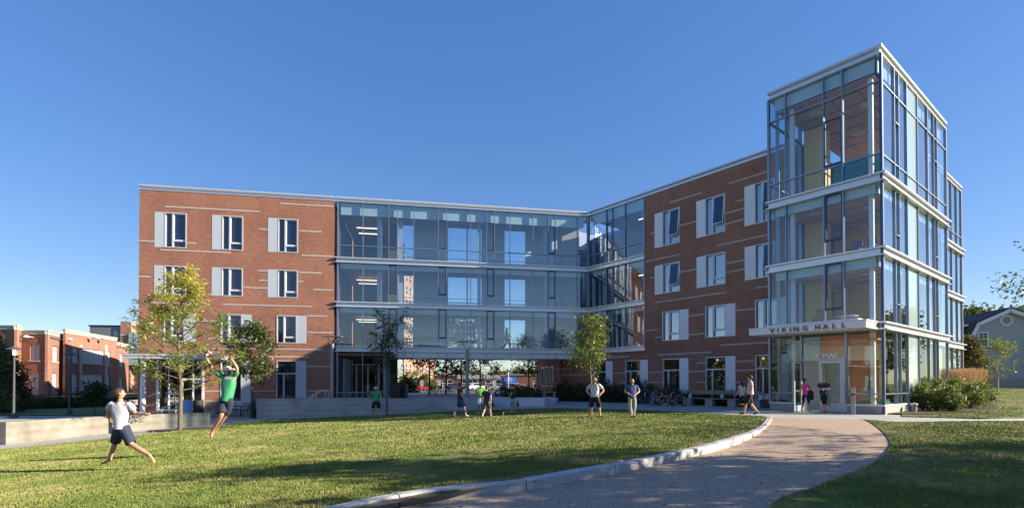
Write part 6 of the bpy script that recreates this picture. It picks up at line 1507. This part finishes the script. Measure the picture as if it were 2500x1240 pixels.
wide_ = dict(hipR=(.055,0,.5), knR=(.10,.01,.28), anR=(.125,-.01,.05), toR=(.15,.09,.015), hipL=(-.055,0,.5), knL=(-.10,.01,.28), anL=(-.125,-.01,.05), toL=(-.15,.09,.015))
def scale_h(px, feet, head): d = dof(px, feet); return d, (feet-head)/FPX*d
for (px, fy, hy, hd, lab, kw) in (
    (918, 1016.5, 942, 172, 'barefoot player in a green T-shirt, black shorts and white cap, hands held out', dict(pose={**wide_, 'elR': (.20,.0,.67), 'haR': (.275,.03,.555), 'elL': (-.17,.0,.65), 'haL': (-.185,.03,.50)}, shirt=GREEN, pants=BLK, cap=(WCAP, False), skin=SKIN)),
    (1123, 1018, 932, -68, 'player in a charcoal T-shirt, grey cap, blue shorts and white shoes, seen from behind', dict(pose={**walkR, 'haR': (.13,.10,.52), 'haL': (-.13,.06,.50)}, shirt=CHAR, pants=cmat('royal_shorts', (.04,.07,.17)), plen=1.0, cap=(DCAP, False), shoes=WSHOE, socks=WHT)),
    (1173, 1009.5, 931.5, 205, 'player in a lime green T-shirt, white shorts and grey cap, hands together', dict(pose={'elR': (.15,.02,.64), 'haR': (.03,.12,.54), 'elL': (-.15,.02,.64), 'haL': (-.02,.12,.54), 'anR': (.09,.02,.05)}, shirt=LIME_C, pants=WHT, cap=(GCAP, False), shoes=WSHOE, skin=SKIN2)),
    (1188, 1021, 939.5, -25, 'player in a navy T-shirt and brown shorts striding, seen from behind', dict(pose={**walkR, 'haR': (.15,-.02,.50), 'haL': (-.15,.08,.52)}, shirt=cmat('navy_red', (.03,.035,.10), c2=(.02,.025,.07)), pants=KHAKI, plen=.95, hair='brown', shoes=DSHOE)),
    (1252, 1010, 935, 80, 'player in a black T-shirt, camouflage shorts and red shoes facing left, arms crossed', dict(pose={'elR': (.15,.0,.64), 'haR': (.0,.11,.66), 'elL': (-.14,.02,.64), 'haL': (-.12,.12,.53), 'anR': (.10,-.02,.05), 'anL': (-.10,.02,.05)}, shirt=BLK, pants=CAMO, plen=1.15, cap=(DCAP, True), shoes=RSHOE, hair='black', fat=1.08)),
    (1452.5, 1017.5, 919.5, 165, 'man in a light grey T-shirt and black shorts, hands on hips, red shoes', dict(pose={**wide_, **hips}, shirt=GREYT, pants=BLK, plen=1.12, shoes=RSHOE, hair='blond', look=R(55), fat=1.06)),
    (1543.5, 1017.5, 922.5, 182, 'man in a blue T-shirt and grey sweatpants walking towards the lawn', dict(pose={'elR': (.19,.0,.66), 'haR': (.075,.09,.575), 'elL': (-.19,.0,.66), 'haL': (-.055,.09,.57), 'anR': (.03,.02,.05), 'anL': (-.035,-.03,.05), 'toR': (.04,.12,.015), 'toL': (-.045,.08,.015)}, shirt=BLUE, pants=SWEAT, plen=1.93, shoes=DSHOE, hair='ginger', fat=1.08)),
    (1811, 1002, 928.5, 28, 'woman with long dark hair in a pale aqua top and black leggings, walking away', dict(pose={**walkR, 'haL': (-.17,.08,.52), 'elL': (-.15,.0,.65)}, shirt=AQUA, pants=BLK, plen=2.9, hair='black', hairlen=1, shoes=mat('tan_shoe', (.35,.2,.13), .7), female=True, fat=.92, skin=SKIN)),
    (1832, 1012.5, 913.5, 75, 'man in a pale pink T-shirt and black striped shorts walking beside the dark-haired woman', dict(pose={**walkL, 'elR': (.13,.0,.64), 'haR': (.11,.13,.58), 'haL': (-.10,.13,.58)}, shirt=PALEP, pants=BLK, plen=1.05, hair='brown', socks=mat('grey_sock', (.25,.28,.33), .8), shoes=DSHOE, look=R(-20)))):
    d_, H_ = scale_h(px, fy, hy); p_ = ground(px, fy, .004); person(p_, R(hd), min(1.86, max(1.55, H_)), lab, **kw)
# two women leaving through the open door
wp1 = FT.pt(tg[1]+.33, -.35, .03); wp2 = FT.pt(tg[1]+1.15, -.1, .03)
a1 = at(1967, 1004, 25.2); a2 = at(2011, 1004.5, 24.6)
w1 = person((a1.x, a1.y, .015), R(165), 1.66, 'dark-haired woman in a hot pink tank top and black leggings coming out of the door', pose={**walkL, 'elR': (.12,-.02,.65), 'haR': (.13,-.04,.51), 'elL': (-.14,.0,.65), 'haL': (-.03,.11,.63)}, shirt=PINK, tank=True, pants=BLK, plen=2.75, hair='black', hairlen=.5, shoes=mat('purple_shoe', (.12,.1,.2), .6), female=True, look=R(40), fat=1.0)
b = MB(); MM = WM[w1.name]; b.ell((-.20,.12,.86), (.13,.10,.2), 12); b.ell((-.24,.10,.72), (.10,.09,.16), 10); tag(b.build('jacket', BLK, None, MM, smooth=True), 'black jacket carried over the arm of the woman in pink', 'jacket')
b = MB(); b.box(-.06,.02,.2,.212,1.03,1.17); tag(b.build('phone', mat('phone_white', (.7,.7,.72), .4), None, MM), 'white phone held by the woman in pink', 'phone')
person((a2.x, a2.y, .015), R(170), 1.70, 'blonde woman with a bun in a navy T-shirt with folded arms in the doorway', pose={'elR': (.165,.03,.66), 'haR': (-.06,.13,.675), 'elL': (-.165,.03,.66), 'haL': (.05,.15,.645), 'knR': (.02,.02,.285), 'anR': (.02,.06,.05), 'toR': (.03,.16,.015), 'knL': (-.04,.02,.29), 'anL': (-.03,-.05,.055), 'toL': (-.04,.05,.015)}, shirt=NAVY, pants=BLK, plen=2.8, hair='blond', bun=True, shoes=DSHOE, female=True, fat=1.14)
# two people inside the bridge
q = FA.pt(FA.u(984, 610, 1.6), 1.6, Z3); person(tuple(q), R(-90)+math.atan2(A[1], A[0]), 1.72, 'woman with tied hair walking right along the top floor of the glass bridge', pose={**walkR, 'haR': (.13,.12,.60)}, shirt=NAVY, pants=cmat('light_jeans', (.35,.38,.42)), plen=1.9, hair='brown', bun=True, shoes=DSHOE, female=True)
q = FA.pt(FA.u(1237, 825, 1.2), 1.2, Z1); person(tuple(q), R(-90)+math.atan2(A[1], A[0]), 1.86, 'dark figure striding right inside the lowest floor of the glass bridge', pose={**walkR, 'elR': (.13,.03,.65), 'haR': (.13,.19,.56), 'haL': (-.13,-.08,.5)}, shirt=CHAR, pants=CHAR, plen=1.95, hair='black', shoes=DSHOE)
# far pedestrians at the left of the entrance
for (px, d, c, lab) in ((366, 52, cmat('red_tee', (.55,.06,.03)), 'distant pedestrian in a red T-shirt left of the entrance'), (373.5, 54, cmat('sky_tee', (.12,.25,.6)), 'distant pedestrian in a blue T-shirt left of the entrance')):
    p_ = at(px, 990, d); person((p_.x, p_.y, -1.1), R(180), 1.75, lab, shirt=c, pants=BLK, plen=1.9, shoes=DSHOE)
dg = bpy.context.evaluated_depsgraph_get()
for o in SKINS:
    me = bpy.data.meshes.new_from_object(o.evaluated_get(dg)); o.modifiers.clear(); old_ = o.data; o.data = me; me.name = o.name
    for (co, no, rad) in CUTS.get(o.name, []):
        bm = bmesh.new(); bm.from_mesh(me)
        fs = [q for q in bm.faces if (q.calc_center_median()-co).length < rad]
        gs = list({v for q in fs for v in q.verts})+list({e for q in fs for e in q.edges})+fs
        bmesh.ops.bisect_plane(bm, geom=gs, plane_co=co, plane_no=no)
        dl = [v for v in bm.verts if (v.co-co).dot(no) > 1e-4 and (v.co-co).length < rad*1.5 and (rad > .3 or (v.co-co-no*(v.co-co).dot(no)).length < rad)]
        bmesh.ops.delete(bm, geom=dl, context='VERTS'); bm.to_mesh(me); bm.free()
    me.polygons.foreach_set('use_smooth', [True]*len(me.polygons))
# ================================================================== STREET FURNITURE AND SMALL THINGS
def curve(pts, n=6): return [Vector(p) for p in arc3(pts, n)]
def arc3(p, n):
    out = []; p = [Vector(q) for q in p]
    for i in range(len(p)-1):
        a = p[max(i-1,0)]; b = p[i]; c = p[i+1]; d = p[min(i+2,len(p)-1)]
        for k in range(n):
            t = k/n; out.append(.5*((2*b)+(-a+c)*t+(2*a-5*b+4*c-d)*t*t+(-a+3*b-3*c+d)*t**3))
    out.append(p[-1]); return out
# post-top lamps on the left
LAMPG = mat('lamp_grey', (.10,.105,.125), .5, metal=.3)
def lamp(loc, h, label, lit):
    t = thing('street_lamp', loc, label, 'street lamp', 0, 'post-top lamps on the left walkway'); M = WM[t.name]
    b = MB(); b.lathe([(.28,0),(.28,.12),(.15,.16),(.13,.3),(.085,.34),(.06,h-.75),(.085,h-.72),(.085,h-.66)], n=12); b.build('pole', LAMPG, t, M)
    b = MB(); b.lathe([(.13,h-.66),(.10,h-.62),(.11,h-.3),(.13,h-.28)], n=12); b.build('lantern', emit('lamp_glow', (1,.8,.5), .5) if lit and 'lamp_glow' not in MATS else (MATS['lamp_glow'] if lit else mat('lantern_glass', (.25,.24,.22), .2)), t, M)
    b = MB(); b.lathe([(.52,h-.27),(.50,h-.25),(.22,h-.1),(.16,h-.08),(.14,h-.02),(.03,h)], n=20); b.build('shade', LAMPG, t, M)
p = at(33, 1018.5, 38); lamp((p.x, p.y, p.z), 5.25, 'lit post-top lamp with a flat conical shade, nearest the left edge', True)
p = at(169, 1008, 42); lamp((p.x, p.y, p.z), 5.0, 'unlit post-top lamp with a flat conical shade, before the old hall', False)
# Y-armed lamps
def ylamp(loc, h, label, tilt=0):
    t = thing('plaza_lamp', loc, label, 'lamp post', 0, 'Y-armed lamps by the retaining wall'); M = WM[t.name]
    b = MB(); b.tube([(0,0,0),(0,0,h-.55)], .115, 14); b.build('pole', GREYMET, t, M)
    b = MB(); b.tube([(0,0,h-.75),(-.36,0,h-.06)], .028, 8); b.tube([(0,0,h-.75),(.36,0,h-.06)], .028, 8); b.build('arm', GREYMET, t, M)
    b = MB(); b.box(-.66,.66,-.3,.3,h-.06,h); b.build('lamp_head', GREYMET, t, M)
p = at(811, 968, 36.2); ylamp((p.x, p.y, .3), at(811, 820, 36.2).z-.3, 'Y-armed flat-topped lamp post at the right end of the left brick wing')
p = at(1140.5, 968, 35.4); ylamp((p.x, p.y, .3), at(1140, 832, 35.4).z-.3, 'Y-armed flat-topped lamp post in front of the bridge opening')
# handrails
def rail(name, pts_list, r, label, m=FRAME):
    b = MB(); t = thing(name, tuple(pts_list[0][0]), label, 'handrail'); M = ID
    for i, pts in enumerate(pts_list): bb = MB(); bb.tube(pts, r, 8); bb.build('rail' if i < 2 else 'post', m, t, ID)
rp_ = lambda px, py, d: at(px, py, d)
A_ = [rp_(738, 979, 36.6), rp_(781, 952.2, 36.6), rp_(795, 951.5, 36.6), rp_(801.5, 953.5, 36.6), rp_(802, 970, 36.6)]
B_ = [rp_(752, 976, 35.6), rp_(780, 956.5, 35.6), rp_(790, 952.6, 35.6), rp_(793.5, 955, 35.6), rp_(794, 970, 35.6)]
rail('handrail', [A_, B_, [rp_(762.6, 963, 35.6), rp_(762.6, 974, 35.6)], [rp_(772, 957, 36.6), rp_(772, 974, 36.6)]], .026, 'sloping pale steel handrail above the retaining wall')
A_ = [rp_(375, 1006, 36), rp_(400, 993, 36), rp_(433, 984, 36), rp_(434, 1004, 36)]; B_ = [rp_(385, 1012, 35), rp_(387, 1004, 35), rp_(394, 998, 35), rp_(430, 983, 35), rp_(429, 1010, 35)]
rail('handrail', [A_, B_, [rp_(413, 989, 35.2), rp_(413, 1008, 35.2)], [rp_(395, 997, 35.2), rp_(395, 1010, 35.2)]], .026, 'sloping pale steel handrail before the shop-front entrance')
# steps between patio and plaza
q0 = FA.pt(FA.u(740), -2.6); st_ = MB()
for k in range(7): st_.box(9.6+k*.33, 13.4, -3.3, -.3, LG-.2, LG+.03+k*.18)
tag(st_.build('steps', CONCB, None, FA.M), 'concrete steps climbing to the plaza behind the retaining wall', 'steps')
# bins
def bin_(loc, r, h, m, label, name='trash_bin', lid=True, sq=False):
    t = thing(name, loc, label, 'bin'); M = WM[t.name]; b = MB()
    if sq: b.box(-r, r, -r, r, .03, h); b.build('body', m, t, M); b = MB(); b.box(-r-.02, r+.02, -r-.02, r+.02, h, h+.06); b.box(-r+.1, r-.1, -r-.015, -r-.003, h-.42, h-.22); b.build('lid', DARKMET, t, M)
    else:
        b.lathe([(r*.92,0),(r,.06),(r,h*.48),(r*1.025,h*.5),(r,h*.52),(r*.98,h-.05)], n=20); b.build('body', m, t, M, smooth=False); b = MB(); b.lathe([(r*1.04,h-.05),(r*1.04,h),(r*.85,h+.02)], n=20); b.build('rim', m, t, M)
    return t
p = at(456, 1007, 34.3); bin_((p.x, p.y, p.z-.05), .31, .87, mat('blue_plastic', (.24,.44,.70), .5), 'light blue plastic drum behind the low seat wall', 'blue_drum')
p = at(483.5, 1006, 35.2); bin_((p.x, p.y, p.z-.05), .33, .86, mat('slatted_bin', (.035,.032,.03), .6), 'dark slatted round litter bin beside the blue drum')
p = at(967.5, 969, 37.5); bin_((p.x, p.y, .29), .37, .95, BLACK, 'tall black square recycling bin under the bridge', 'recycling_bin', sq=True)
p = at(984, 969, 38.0); bin_((p.x, p.y, .29), .32, .93, mat('navy_plastic', (.02,.035,.09), .5), 'navy blue square recycling bin right of the black one', 'recycling_bin', sq=True)
# patio chairs and tables
def patio_chair(loc, rz, label, group):
    t = thing('patio_chair', loc, label, 'chair', rz, group); M = WM[t.name]
    for x in (-.23, .23):
        b = MB(); b.tube([(x,-.22,0),(x,-.2,.44)], .014, 6); b.build('leg', BLACK, t, M); b = MB(); b.tube([(x,.24,0),(x,.2,.44),(x,.27,.88)], .014, 6); b.build('leg', BLACK, t, M)
        b = MB(); b.tube([(x,-.2,.66),(x,.22,.66)], .014, 6); b.build('armrest', BLACK, t, M)
    b = MB(); b.box(-.23,.23,-.22,.2,.43,.45); b.build('seat', BLACK, t, M)
    b = MB()
    for k in range(6): x = -.2+.08*k; b.tube([(x,.21,.5),(x,.27,.86)], .008, 5)
    b.tube([(-.23,.27,.88),(.23,.27,.88)], .014, 6); b.build('backrest', BLACK, t, M); return t
def patio_table(loc, label, group, r=.4):
    t = thing('patio_table', loc, label, 'table', 0, group); M = WM[t.name]
    b = MB(); b.lathe([(r,.70),(r+.01,.72),(r,.73)], n=20); b.build('table_top', BLACK, t, M); b = MB(); b.lathe([(.24,0),(.22,.02),(.03,.05),(.03,.70)], n=10); b.build('base', BLACK, t, M)
for (px, d, rz, lab) in ((575, 36.2, 60, 'black metal patio chair left of the wall end'), (600, 36.0, -80, 'black metal patio chair tucked beside the wall end'), (566, 37.2, 160, 'black metal patio chair by the brick wing base'), (518, 36.0, 20, 'black metal patio chair right of the litter bin'), (607, 37.5, 180, 'black metal patio chair before the light metal panel')):
    p = at(px, 1010, d); patio_chair((p.x, p.y, LG+.1), R(rz), lab, 'patio chairs beside the left wing')
p = at(588, 1010, 36.4); patio_table((p.x, p.y, LG+.1), 'black round patio table beside the retaining wall end', 'patio tables')
p = at(540, 1010, 36.8); patio_table((p.x, p.y, LG+.1), 'black round patio table under the leaping man', 'patio tables')
p = at(618, 1016, 34.6); t = thing('umbrella_base', (p.x, p.y, LG+.08), 'dark green covered patio umbrella base beside the wall end', 'umbrella'); b = MB(); b.lathe([(.22,0),(.2,.3),(.12,1.0),(.04,1.3)], n=12); b.build('cover', mat('green_canvas', (.02,.05,.03), .8), t, WM[t.name])
for k, (px, d, rz) in enumerate(((1052, 42, 0), (1060, 43, 90), (1070, 42.4, 30), (1078, 43.4, 120), (1094, 42.6, 200), (1102, 43.6, 80))):
    p = at(px, 968, d); patio_chair((p.x, p.y, .3), R(rz), 'black plaza chair under the bridge, %s' % ('first from the left', 'second from the left', 'third from the left', 'fourth from the left', 'fifth from the left', 'last on the right')[k], 'plaza chairs under the bridge')
# white planter benches
WCONC = mat('white_concrete', (.66,.67,.70), .6, noise=.05)
def planter(px0, px1, py0, py1, d0, d1, label):
    a = at(px0, py1, d0); b_ = at(px1, py1, d1); fr_ = Frame((a.x, a.y), (b_.x-a.x, b_.y-a.y)); L = math.hypot(b_.x-a.x, b_.y-a.y); zt = at(px0, py0, d0).z; zb = a.z-.25
    m = MB(); i = .25; vs = [(i,.1,zb),(L-i*.6,.1,zb),(L-i*.6,.7,zb),(i,.7,zb),(0,0,zt),(L,0,zt),(L,.8,zt),(0,.8,zt)]
    m.add(vs, [(0,3,2,1),(4,5,6,7),(0,1,5,4),(1,2,6,5),(2,3,7,6),(3,0,4,7)]); m.box(.1, L-.1, .1, .7, zt+.002, zt+.03); tag(m.build('planter_bench', WCONC, None, fr_.M), label, 'bench', 'white faceted benches by the path')
planter(1200, 1262, 970.5, 987, 36.4, 35.4, 'white faceted concrete bench at the end of the retaining wall'); planter(1262, 1331, 971.5, 990, 35.2, 34.2, 'middle white faceted concrete bench behind the black-shirted player'); planter(1331, 1359, 971.5, 986.5, 35.6, 35.8, 'short white faceted concrete bench at the right end of the row')
# metal stand near the brick corner
p0 = at(1324, 955.5, 39); p1 = at(1358, 955.5, 39); t = thing('picnic_table', (p0.x, p0.y, .0), 'grey metal table beside the windows under the bridge', 'table'); b = MB(); b.box(p0.x, p1.x, 38.8, 39.4, p0.z-.06, p0.z); b.build('table_top', GREYMET, t)
for x in (p0.x+.15, p1.x-.15): b = MB(); b.box(x-.07, x+.07, 38.95, 39.2, 0, p0.z-.06); b.build('leg', GREYMET, t)
# long timber bench
BG = FB.pt(0, 0)
def longbench(px0, px1, y_, label):
    fr_ = Frame(tuple(FB.pt(0, y_)[:2]), (-B[0], -B[1])); ua, ub = fr_.u(px0, 960), fr_.u(px1, 960); t = thing('long_bench', tuple(fr_.pt(ua, 0, 0)), label, 'bench')
    zs = .46; zb = .95
    b = MB()
    for k in range(3): b.box(ua, ub, -.02+k*.17, .13+k*.17, zs-.05, zs)
    b.build('seat', WOOD, t, fr_.M); b = MB(); b.box(ua+.15, ub, .5, .56, zb-.25, zb); b.build('backrest', WOOD, t, fr_.M)
    n = 4
    for k in range(n):
        u = ua+.05+(ub-ua-.6)*k/(n-1); b = MB(); b.box(u, u+.5, .02, .48, -.05, zs-.052); b.build('support', CONCB, t, fr_.M); b = MB(); b.box(u+.2, u+.26, .44, .499, zs, zb-.02); b.build('bracket', GREYMET, t, fr_.M)
    for k, (a_, b_, ptx) in enumerate(((1675.5, 1683.5, 0), (1753, 1762, 0), (1846, 1857, 0))):
        u = fr_.u(a_, 960); m = MB(); m.box(u, u+.2, .28, .3, zs+.002, zs+.26); tag(m.build('paper_notice', WHT, None, fr_.M), 'white paper notice propped on the long bench, %s' % ('at its left end', 'in its middle', 'at its right end')[k], 'notice', 'white notices on the long bench')
longbench(1668, 1857, -2.0, 'long low timber bench with a backrest on concrete blocks by the brick wing')
# bicycles and hoops
RUB = mat('tyre_rubber', (.02,.02,.02), .8); CHROME = mat('steel_bright', (.6,.6,.62), .2, metal=.9)
def bike(loc, rz, fm, label):
    t = thing('bicycle', loc, label, 'bicycle', rz, 'bicycles parked by the brick wing'); M = WM[t.name]
    for x in (-.52, .52):
        b = MB(); ring = [(x+.325*math.cos(q), 0, .34+.325*math.sin(q)) for q in np.linspace(0, 2*math.pi, 29)]; b.tube(ring, .02, 6, cap=False); w_ = b.build('wheel', RUB, t, M, smooth=True)
        b = MB(); ring = [(x+.30*math.cos(q), 0, .34+.30*math.sin(q)) for q in np.linspace(0, 2*math.pi, 29)]; b.tube(ring, .009, 5, cap=False); b.tube([(x,-.04,.34),(x,.04,.34)], .02, 8)
        for k in range(9): q = k*math.pi/9; b.tube([(x+.3*math.cos(q),0,.34+.3*math.sin(q)),(x-.3*math.cos(q),0,.34-.3*math.sin(q))], .003, 3, cap=False)
        b.build('rim', CHROME, w_, M)
    b = MB(); BB = (-.08,0,.29); ST = (-.2,0,.78); HT = (.36,0,.80); HB = (.39,0,.66)
    for a, c in ((BB,ST),(ST,HT),(BB,HB),(HT,HB),((-.52,.05,.34),(-.18,.02,.74)),((-.52,-.05,.34),(-.18,-.02,.74)),((-.52,.05,.34),BB),((-.52,-.05,.34),BB),(HB,(.52,.05,.34)),(HB,(.52,-.05,.34)),(ST,(-.23,0,.92)),(HT,(.33,0,.96))): b.tube([a, c], .016, 6)
    b.build('frame', fm, t, M)
    b = MB(); b.tube([(.26,-.3,1.0),(.36,-.15,.98),(.36,.15,.98),(.26,.3,1.0)], .013, 6); b.build('handlebar', CHROME, t, M)
    b = MB(); b.ell((-.25,0,.94), (.13,.07,.035), 10); b.build('saddle', BLACK, t, M); b = MB(); b.lathe([(.09,-.006),(.09,.006)], (0,0,0), 16); v = [(a-.08, c_, b2+.29) for a, b2, c_ in b.v]; b.v = v; b.build('chainring', GREYMET, t, M)
def hoop(loc, rz, label):
    t = thing('bike_hoop', loc, label, 'bike rack', rz, 'steel hoops of the bike stand'); b = MB(); b.tube([(-.28,0,0)]+[(-.28*math.cos(q),0,.6+.28*math.sin(q)) for q in np.linspace(0, math.pi, 12)]+[(.28,0,0)], .028, 8); b.build('hoop', CHROME, t, WM[t.name], smooth=True)
fmts = [mat('bike_black', (.02,.02,.025), .3), mat('bike_silver', (.5,.55,.65), .3, metal=.6), mat('bike_red', (.35,.02,.02), .3), BLACK, mat('bike_darkred', (.2,.02,.03), .3), mat('bike_charcoal', (.05,.05,.06), .3)]
for k, (px, py, rz, lab) in enumerate(((1571, 986, 40, 'black bicycle half hidden at the left end of the bike stand'), (1599, 987, 60, 'bicycle with a pale silver sloping frame in the bike stand'), (1612, 988, 130, 'bicycle with a dark red frame beside the silver one'), (1628, 988, 20, 'black bicycle with raised handlebars in the middle of the stand'), (1640, 989, 150, 'bicycle leaning beside the fourth hoop'), (1656, 990, 35, 'charcoal bicycle at the right end of the bike stand'))):
    p = ground(px, py); bike((p.x, p.y, p.z-.02), R(rz), fmts[k], lab)
for k, (px, py) in enumerate(((1582, 985), (1600, 987), (1622, 987), (1646, 989))):
    p = ground(px, py); hoop((p.x, p.y, p.z-.03), R(25), 'bright steel hoop of the bike stand, %s from the left' % ('first', 'second', 'third', 'fourth')[k])
# bollard at the door, utility box
p = ground(2083, 1010.5); t = thing('door_bollard', (p.x, p.y, 0), 'square grey metal door-operator post with a push plate in front of the entrance', 'bollard', R(-38)); b = MB(); b.box(-.08,.08,-.07,.07,0,.86); b.build('post', GREYMET, t, WM[t.name]); b = MB(); b.box(-.082,.082,-.072,.072,.862,.93); b.build('collar', BLACK, t, WM[t.name]); b = MB(); b.box(-.08,.08,-.07,.07,.932,1.22); b.box(-.04,.04,-.082,-.071,1.0,1.14,1); b.build('head', [GREYMET, CHROME], t, WM[t.name])
p = at(2232, 992, 25.0); t = thing('standpipe', (p.x, p.y, 0), 'stubby fire standpipe with a white cap beside the tower plinth', 'hydrant'); b = MB(); b.lathe([(.10,0),(.10,.3),(.12,.32),(.12,.36)], n=14); b.build('pipe', CONCB, t, WM[t.name]); b = MB(); b.lathe([(.15,.361),(.15,.42),(.05,.45)], n=14); b.build('cap', WHITE, t, WM[t.name])
# round net game on the grass
p = ground(1222, 1014); t = thing('roundnet_set', (p.x, p.y, p.z), 'black round net with yellow legs on the grass between the players', 'game net'); M = WM[t.name]; b = MB(); b.tube([(.46*math.cos(q),.46*math.sin(q),.2) for q in np.linspace(0,2*math.pi,25)], .02, 6, cap=False); b.build('rim', BLACK, t, M)
b = MB(); b.lathe([(.45,.185),(.45,.19)], n=20); b.build('net', mat('net_black', (.03,.03,.03), .9), t, M)
for k in range(5): q = k*1.257; b = MB(); b.tube([(.46*math.cos(q),.46*math.sin(q),.2),(.5*math.cos(q),.5*math.sin(q),0)], .022, 6); b.build('leg', mat('yellow_plastic', (.6,.45,.02), .5), t, M)
# cars in the far lot
def car(loc, rz, m, label, suv=False):
    t = thing('parked_car', loc, label, 'car', rz, 'cars parked in the lot behind the bridge'); M = WM[t.name]; hh = .25 if suv else 0
    prof = [(-2.2,.35),(-2.25,.6),(-2.15,.95+hh*.5),(-1.55,1.02+hh*.4),(-1.0,1.42+hh),(.35,1.45+hh),(1.0,1.02+hh*.3),(1.95,.86+hh*.3),(2.2,.65),(2.2,.35)]
    b = MB(); n = len(prof); body = [(x, z) for x, z in prof]
    vs = []
    for s, k in ((-.86,1),(.86,1)):
        for x, z in body: vs.append((x, s*(1-.18*max(0, (z-1.0)/.5)), z))
    b.add(vs, [tuple(range(n)), tuple(range(2*n-1, n-1, -1))]+[(i, i+n, (i+1)%n+n, (i+1)%n) for i in range(n)]); b.build('body', m, t, M)
    g = MB()
    for s in (-1, 1): g.add([(x, s*(.862*(1-.18*max(0,(z-1.0)/.5))+.005), z) for x, z in ((-1.35,1.06+hh*.4),(-.95,1.36+hh),(.3,1.38+hh),(.85,1.06+hh*.3))], [(0,1,2,3)])
    g.add([(.4,-.72,1.42+hh),(.4,.72,1.42+hh),(.98,.8,1.06+hh*.3),(.98,-.8,1.06+hh*.3)], [(0,1,2,3)]); g.v = [(x+(.02 if i > 7 else 0), y, z+(.02 if i > 7 else 0)) for i, (x, y, z) in enumerate(g.v)]; g.build('windows', mat('car_glass', (.02,.025,.03), .05, coat=.5), t, M)
    for x in (-1.35, 1.4):
        for s in (-1, 1):
            w_ = MB(); vs = []; 
            w_.tube([(x, s*.70, .33), (x, s*.89, .33)], .33, 18); ww = w_.build('wheel', RUB, t, M); w_ = MB(); w_.tube([(x, s*.88, .33), (x, s*.90, .33)], .2, 14); w_.build('hubcap', CHROME, ww, M)
    for s in (-1, 1): b = MB(); b.ell((2.14, s*.62, .72), (.1,.16,.08), 8); b.build('headlight', mat('headlight', (.7,.7,.7), .1), t, M)
CARS = [(1020, 114, 20, 'red_paint', (.5,.015,.012), 'red hatchback under the bridge', False), (1217, 120, 185, 'silver_paint', (.5,.5,.52), 'silver car nearest the lamp post', False), (1163, 122, 30, 'white_paint', (.65,.66,.68), 'white car left of the lamp post', True), (1240, 116, 60, 'navy_paint', (.03,.04,.07), 'dark blue car before the round decal window', False), (1112, 122, 10, 'dark_paint', (.05,.06,.09), 'dark blue-grey car parked before the left shop windows', True)]
for px, d, rz, nm, c, lab, suv in CARS:
    p = at(px, 962, d); car((p.x, p.y, -.30), R(rz), mat(nm, c, .3, coat=.6), lab, suv)
# signs by the lot
for k, (px, d) in enumerate(((1029.5, 62), (1072, 63), (1206, 64))):
    p = at(px, 960, d); t = thing('parking_sign', (p.x, p.y, -.3), 'small white parking sign on a post, %s' % ('left one by the hedge', 'middle one by the first shop window', 'right one beside the round decal window')[k], 'sign', 0, 'small white parking signs'); M = WM[t.name]
    b = MB(); b.tube([(0,0,0),(0,0,2.0)], .03, 6); b.build('post', GREYMET, t, M); b = MB(); b.box(-.19,.19,-.05,-.02,1.35,2.05); b.build('plate', PANELW, t, M)
p = at(1241, 960, 60); t = thing('flagpole_lamp', (p.x, p.y, -.3), 'slender pale pole with a round lamp head before the blue awning', 'lamp post'); b = MB(); b.tube([(0,0,0),(0,0,3.1)], .05, 8); b.build('pole', PANELW, t, WM[t.name]); b = MB(); b.ell((.05,0,3.2), (.16,.16,.16), 10); b.build('lamp_head', PANELW, t, WM[t.name])
# wires across the street behind the camera, seen only as reflections and thin shadows
for k in range(4):
    m = MB(); y0 = -6-1.2*k; m.tube([(x, y0+.0*x, 8.2+.35*k+.0012*(x)**2) for x in np.linspace(-60, 60, 25)], .025, 4); tag(m.build('utility_wire', BLACK), 'black overhead utility wire behind the camera, %s from below' % ORD[k], 'wire', 'overhead wires')
